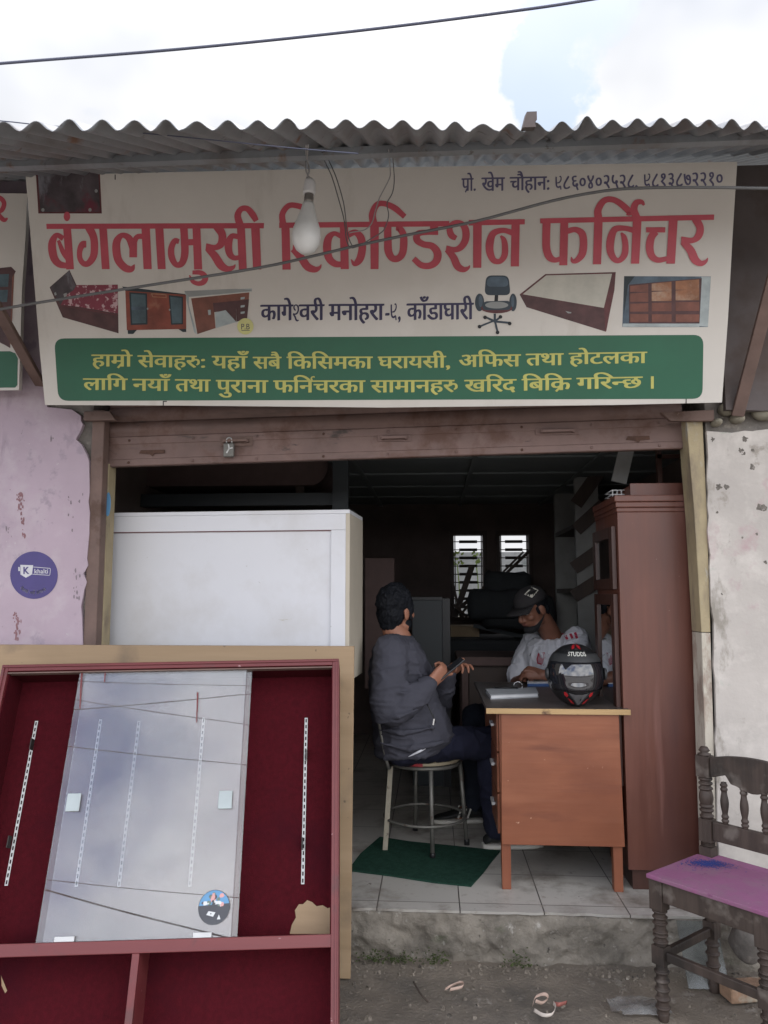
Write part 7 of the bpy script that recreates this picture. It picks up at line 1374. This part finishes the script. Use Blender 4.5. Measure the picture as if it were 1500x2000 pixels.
for lx in (.024, CWd - .024):
    ly = CDp - .024; m = MB(CX); m.box(lx - .024, lx + .024, ly - .024, ly + .024, SH - AP, SH + .05 - .02); m.box(lx - .023, lx + .023, ly - .023, ly + .023, .19, .25); m.lathe((lx, ly, 0), turned(.25, SH - AP, .024, (.12, .3, .62, .8)), n=18); m.lathe((lx, ly, 0), [(.018, 0), (.021, .03)] + turned(.03, .19, .024, (.15, .4, .65, .85)), n=18); m.build('leg', MAT['old_wood'], ch, bevel=.003)
    zt2 = P(1396, 1462, 3.0).z; zb2 = SH + .03; zk0, zk1 = P(1396, 1650, 3.0).z, P(1396, 1605, 3.0).z; zc0, zc1 = P(1396, 1522, 3.0).z, P(1396, 1480, 3.0).z
    m = MB(CX); m.lathe((lx, ly, 0), turned(zb2, zk0, .024, (.1, .4, .7, .92)), n=18); m.box(lx - .024, lx + .024, ly - .02, ly + .02, zk0, zk1); m.lathe((lx, ly, 0), turned(zk1, zc0, .024, (.06, .2, .3, .72, .84, .95), ((.5, .2, .28),)), n=18); m.box(lx - .025, lx + .025, ly - .022, ly + .022, zc0, zc1)
    pt_ = m.build('back_post', MAT['old_wood'], ch, bevel=.003)
    m = MB(CX); m.lathe((lx, ly, 0), [(.024, zc1 + .0005), (.024, zc1 + .006), (.012, zc1 + .01), (.021, zc1 + .018), (.012, zc1 + .032), (.004, zt2)], n=18); m.build('finial', MAT['old_wood'], pt_)
ly = CDp - .024
cb('back_rail', [(.0485, CWd - .0485, ly - .011, ly + .011, zk0 + .008, zk1 - .004)])
m = MB(CX); n = 16; a = []; b = []
for i in range(n + 1):
    x = .0495 + (CWd - .099) * i / n; t = 2 * i / n - 1; a.append((x, ly - .012, zc1 - .004 + .022 * (1 - t * t))); b.append((x, ly - .012, zc0 + .012 + .0 - (.030 if abs(t) < .62 else .0) - .01 * math.cos(t * 6.0)))
m.prism(a + b[::-1], Matrix.Identity(3) @ (Vector((0, .024, 0)))) if False else None
fa = [m.V(p) for p in a]; fb = [m.V(p) for p in b]; ga = [m.V((p[0], p[1] + .024, p[2])) for p in a]; gb = [m.V((p[0], p[1] + .024, p[2])) for p in b]
for i in range(n): m.F((fa[i], fa[i + 1], fb[i + 1], fb[i])); m.F((ga[i], gb[i], gb[i + 1], ga[i + 1])); m.F((fa[i], ga[i], ga[i + 1], fa[i + 1])); m.F((fb[i], fb[i + 1], gb[i + 1], gb[i]))
m.F((fa[0], fb[0], gb[0], ga[0])); m.F((fa[n], ga[n], gb[n], fb[n])); m.build('crest_rail', MAT['old_wood'], ch, bevel=.003)
for k in range(4):
    x = .0495 + (CWd - .099) * (k + .62) / 4.24; zt3 = zc0 - .008; zb3 = zk1 - .004
    m = MB(CX); m.lathe((x, ly, 0), turned(zb3, zt3, .0125, (.07, .17, .83, .93), ((.5, .24, .4),)), n=14); m.build('spindle', MAT['old_wood'], ch)
cb('apron', [(.0485, CWd - .0485, .006, .03, SH - AP, SH - .015)], bevel=.003); cb('apron', [(.0485, CWd - .0485, CDp - .032, CDp - .008, SH - AP + .01, SH - .015)], bevel=.003)
cb('apron', [(.008, .032, .0485, CDp - .0485, SH - AP, SH - .015)], bevel=.003); cb('apron', [(CWd - .032, CWd - .008, .0485, CDp - .0485, SH - AP, SH - .015)], bevel=.003)
cb('stretcher', [(.0475, CWd - .0475, .014, .034, .205, .235)], bevel=.003); cb('stretcher', [(.014, .034, .0475, CDp - .0475, .2, .23)], bevel=.003); cb('stretcher', [(CWd - .034, CWd - .014, .0475, CDp - .0475, .2, .23)], bevel=.003)
m = MB(CX); m.box(-.006, CWd + .006, -.006, CDp - .05, SH - .0145, SH); m.box(.05, CWd - .05, CDp - .05, CDp + .0, SH - .0145, SH); seat_o = m.build('seat', MAT['pink_seat'], ch, bevel=.003)
m = MB(CX); random.seed(21)                                             # spilt blue colour powder
cps = [(at(1385, 1686, 2.9).x, 0)]
for k in range(1500):
    px, py = random.gauss(1388, 30), random.gauss(1688, 5.0)
    if random.random() < .6: px, py = random.gauss(1384, 17), random.gauss(1687, 3.2)
    p = onp(px, py + (px - 1385) * .05, Vector((0, 0, SH)), Vector((0, 0, 1))); p = CX.inverted() @ p
    if not (.0 < p.x < CWd and 0 < p.y < CDp - .06): continue
    s = random.uniform(.0008, .0036); m.poly([(p.x + s * math.cos(t) * random.uniform(.5, 1.2), p.y + s * math.sin(t) * random.uniform(.5, 1.2), SH + .0003 + k * 6e-7) for t in (0, 1.2, 2.5, 3.7, 5)])
m.build('blue_stain', MAT['blue_powder'], seat_o, fix=False)
flat('clear_plastic', (.35, .33, .32), .35)
# ---- pieces by the step and litter on the ground
pane('dusty_glass', (.7, .74, .74), 1.45, .15, .10)
a, b = P(1342, 1925, 3.06), P(1402, 1805, 3.14); m = MB(); m.hexa([(a.x, 3.04, .01), (b.x, 3.04, .01), (b.x, 3.048, .01), (a.x, 3.048, .01), (a.x, 3.16, b.z), (b.x, 3.16, b.z), (b.x, 3.168, b.z), (a.x, 3.168, b.z)]); solo(m, 'glass_offcut', MAT['dusty_glass'], 'dusty glass offcut leaning on the concrete step behind the carved chair', 'glass')
solo(stone(P(1465, 1835, 3.1), (.075, .06, .07), 3), 'rubble_stone', MAT['masonry'], 'pale rubble stone against the step behind the carved chair', 'stone')
surf('old_brick', (.24, .15, .095), rough=.95, var=.3, vs=30, spots=(((.3, .26, .2), 12, .56, .1),), bump=.6, bs=80)
m = MB(); p = P(1455, 1905, 3.0); m.obox((p.x, 3.0, .03), (.16, .08, .05), (0, 0, .2)); solo(m, 'brick', MAT['old_brick'], 'tan brick lying on the ground behind the carved chair', 'brick', bevel=.006)
flat('shaving', (.42, .30, .24), .8); flat('shaving_red', (.30, .10, .08), .8); flat('shaving_pale', (.48, .42, .36), .8); flat('twig', (.06, .045, .035), .9)
def curl(pts, w_, mat, lab, wd=None):
    m = MB(); q = spline([tuple(atz(x, y, .018 + h)) for x, y, h in pts], 6); l = []
    for p in q: l.append((m.V(p), m.V(Vector(p) + Vector((.004, .003, w_)))))
    for i in range(len(l) - 1): m.F((l[i][0], l[i + 1][0], l[i + 1][1], l[i][1]), 0, True)
    o_ = solo(m, 'wood_shaving', MAT[mat], lab, 'wood shaving', fix=False, group='curled shavings on the ground'); s = o_.modifiers.new('s', 'SOLIDIFY'); s.thickness = .0012
curl(((1040, 1966, 0), (1046, 1950, .02), (1062, 1945, .035), (1070, 1952, .02), (1058, 1962, .0), (1045, 1958, .01)), .010, 'shaving', 'tan shaving curled into a ring on the ground below the step')
curl(((1042, 1976, 0), (1060, 1986, 0), (1078, 1984, .004), (1084, 1970, .015), (1080, 1962, .01)), .010, 'shaving_pale', 'pale shaving bent like a hook beside the tan ring')
curl(((1080, 1964, .004), (1092, 1966, .008), (1106, 1962, 0)), .012, 'shaving_red', 'reddish shaving end pointing right beside the hook')
curl(((868, 1935, 0), (880, 1929, .01), (900, 1922, 0), (902, 1930, .01), (878, 1936, .004)), .010, 'shaving', 'tan and red twist of shaving on the ground left of the ring')
m = MB(); m.tube([atz(808, 1918, .012), atz(822, 1942, .016), atz(836, 1956, .012)], .0035, n=6, k=4); solo(m, 'twig', MAT['twig'], 'dark twig on the ground left of the shavings', 'twig')
pane('bag_film', (.75, .75, .75), 1.5, .2, .18)
m = MB(); n = 12; c0 = atz(1248, 1972, .01); ids = [[m.V(c0 + Vector(((i - 6) * .017, (j - 3) * .02, .012 + .022 * (.5 + noise.noise((i * .6, j * .8, 1))) * max(0, 1 - ((i - 6) / 6.5) ** 2 - ((j - 3) / 3.6) ** 2)))) for i in range(13)] for j in range(7)]
for j in range(6):
    for i in range(12):
        if ((i - 5.5) / 6.3) ** 2 + ((j - 2.5) / 3.4) ** 2 < 1: m.F((ids[j][i], ids[j][i + 1], ids[j + 1][i + 1], ids[j + 1][i]), 0, True)
solo(m, 'plastic_bag', MAT['bag_film'], 'flattened clear plastic bag on the ground by the chair leg', 'bag', fix=False)

# cables strung across the far side of the street behind the viewer; they show mirrored in the sliding glass
def mirrored(px, py, Y):
    p = onp(px, py, P0, Nn); d = ray(px, py).normalized(); d = d - Nn * (2 * d.dot(Nn)); return p + d * ((Y - p.y) / d.y)
for i, (a, b, Y, r, lab) in enumerate((((165, 1330), (480, 1338), -5.0, .008, 'thin cable mirrored near the top of the sliding glass'), ((160, 1384), (478, 1355), -5.2, .011, 'cable mirrored as a line rising to the right in the upper glass'), ((160, 1368), (475, 1413), -5.4, .009, 'cable mirrored as a line falling to the right in the upper glass'), ((140, 1458), (470, 1492), -5.6, .010, 'cable mirrored just above the left finger plate'), ((90, 1718), (450, 1752), -5.0, .008, 'thin cable mirrored low in the sliding glass'), ((88, 1738), (390, 1818), -4.8, .017, 'thick cable mirrored as a slanting line at the foot of the glass'))):
    p, q = mirrored(*a, Y), mirrored(*b, Y); d = q - p; m = MB(); m.tube([p - d * 6 + Vector((0, 0, .6)), p - d * 2 + Vector((0, 0, .1)), p, q, q + d * 2 + Vector((0, 0, .1)), q + d * 6 + Vector((0, 0, .6))], r * .65, n=6, k=4); solo(m, 'street_cable', MAT['wire_pale'], lab, 'cable', group='street cables mirrored in the glass')
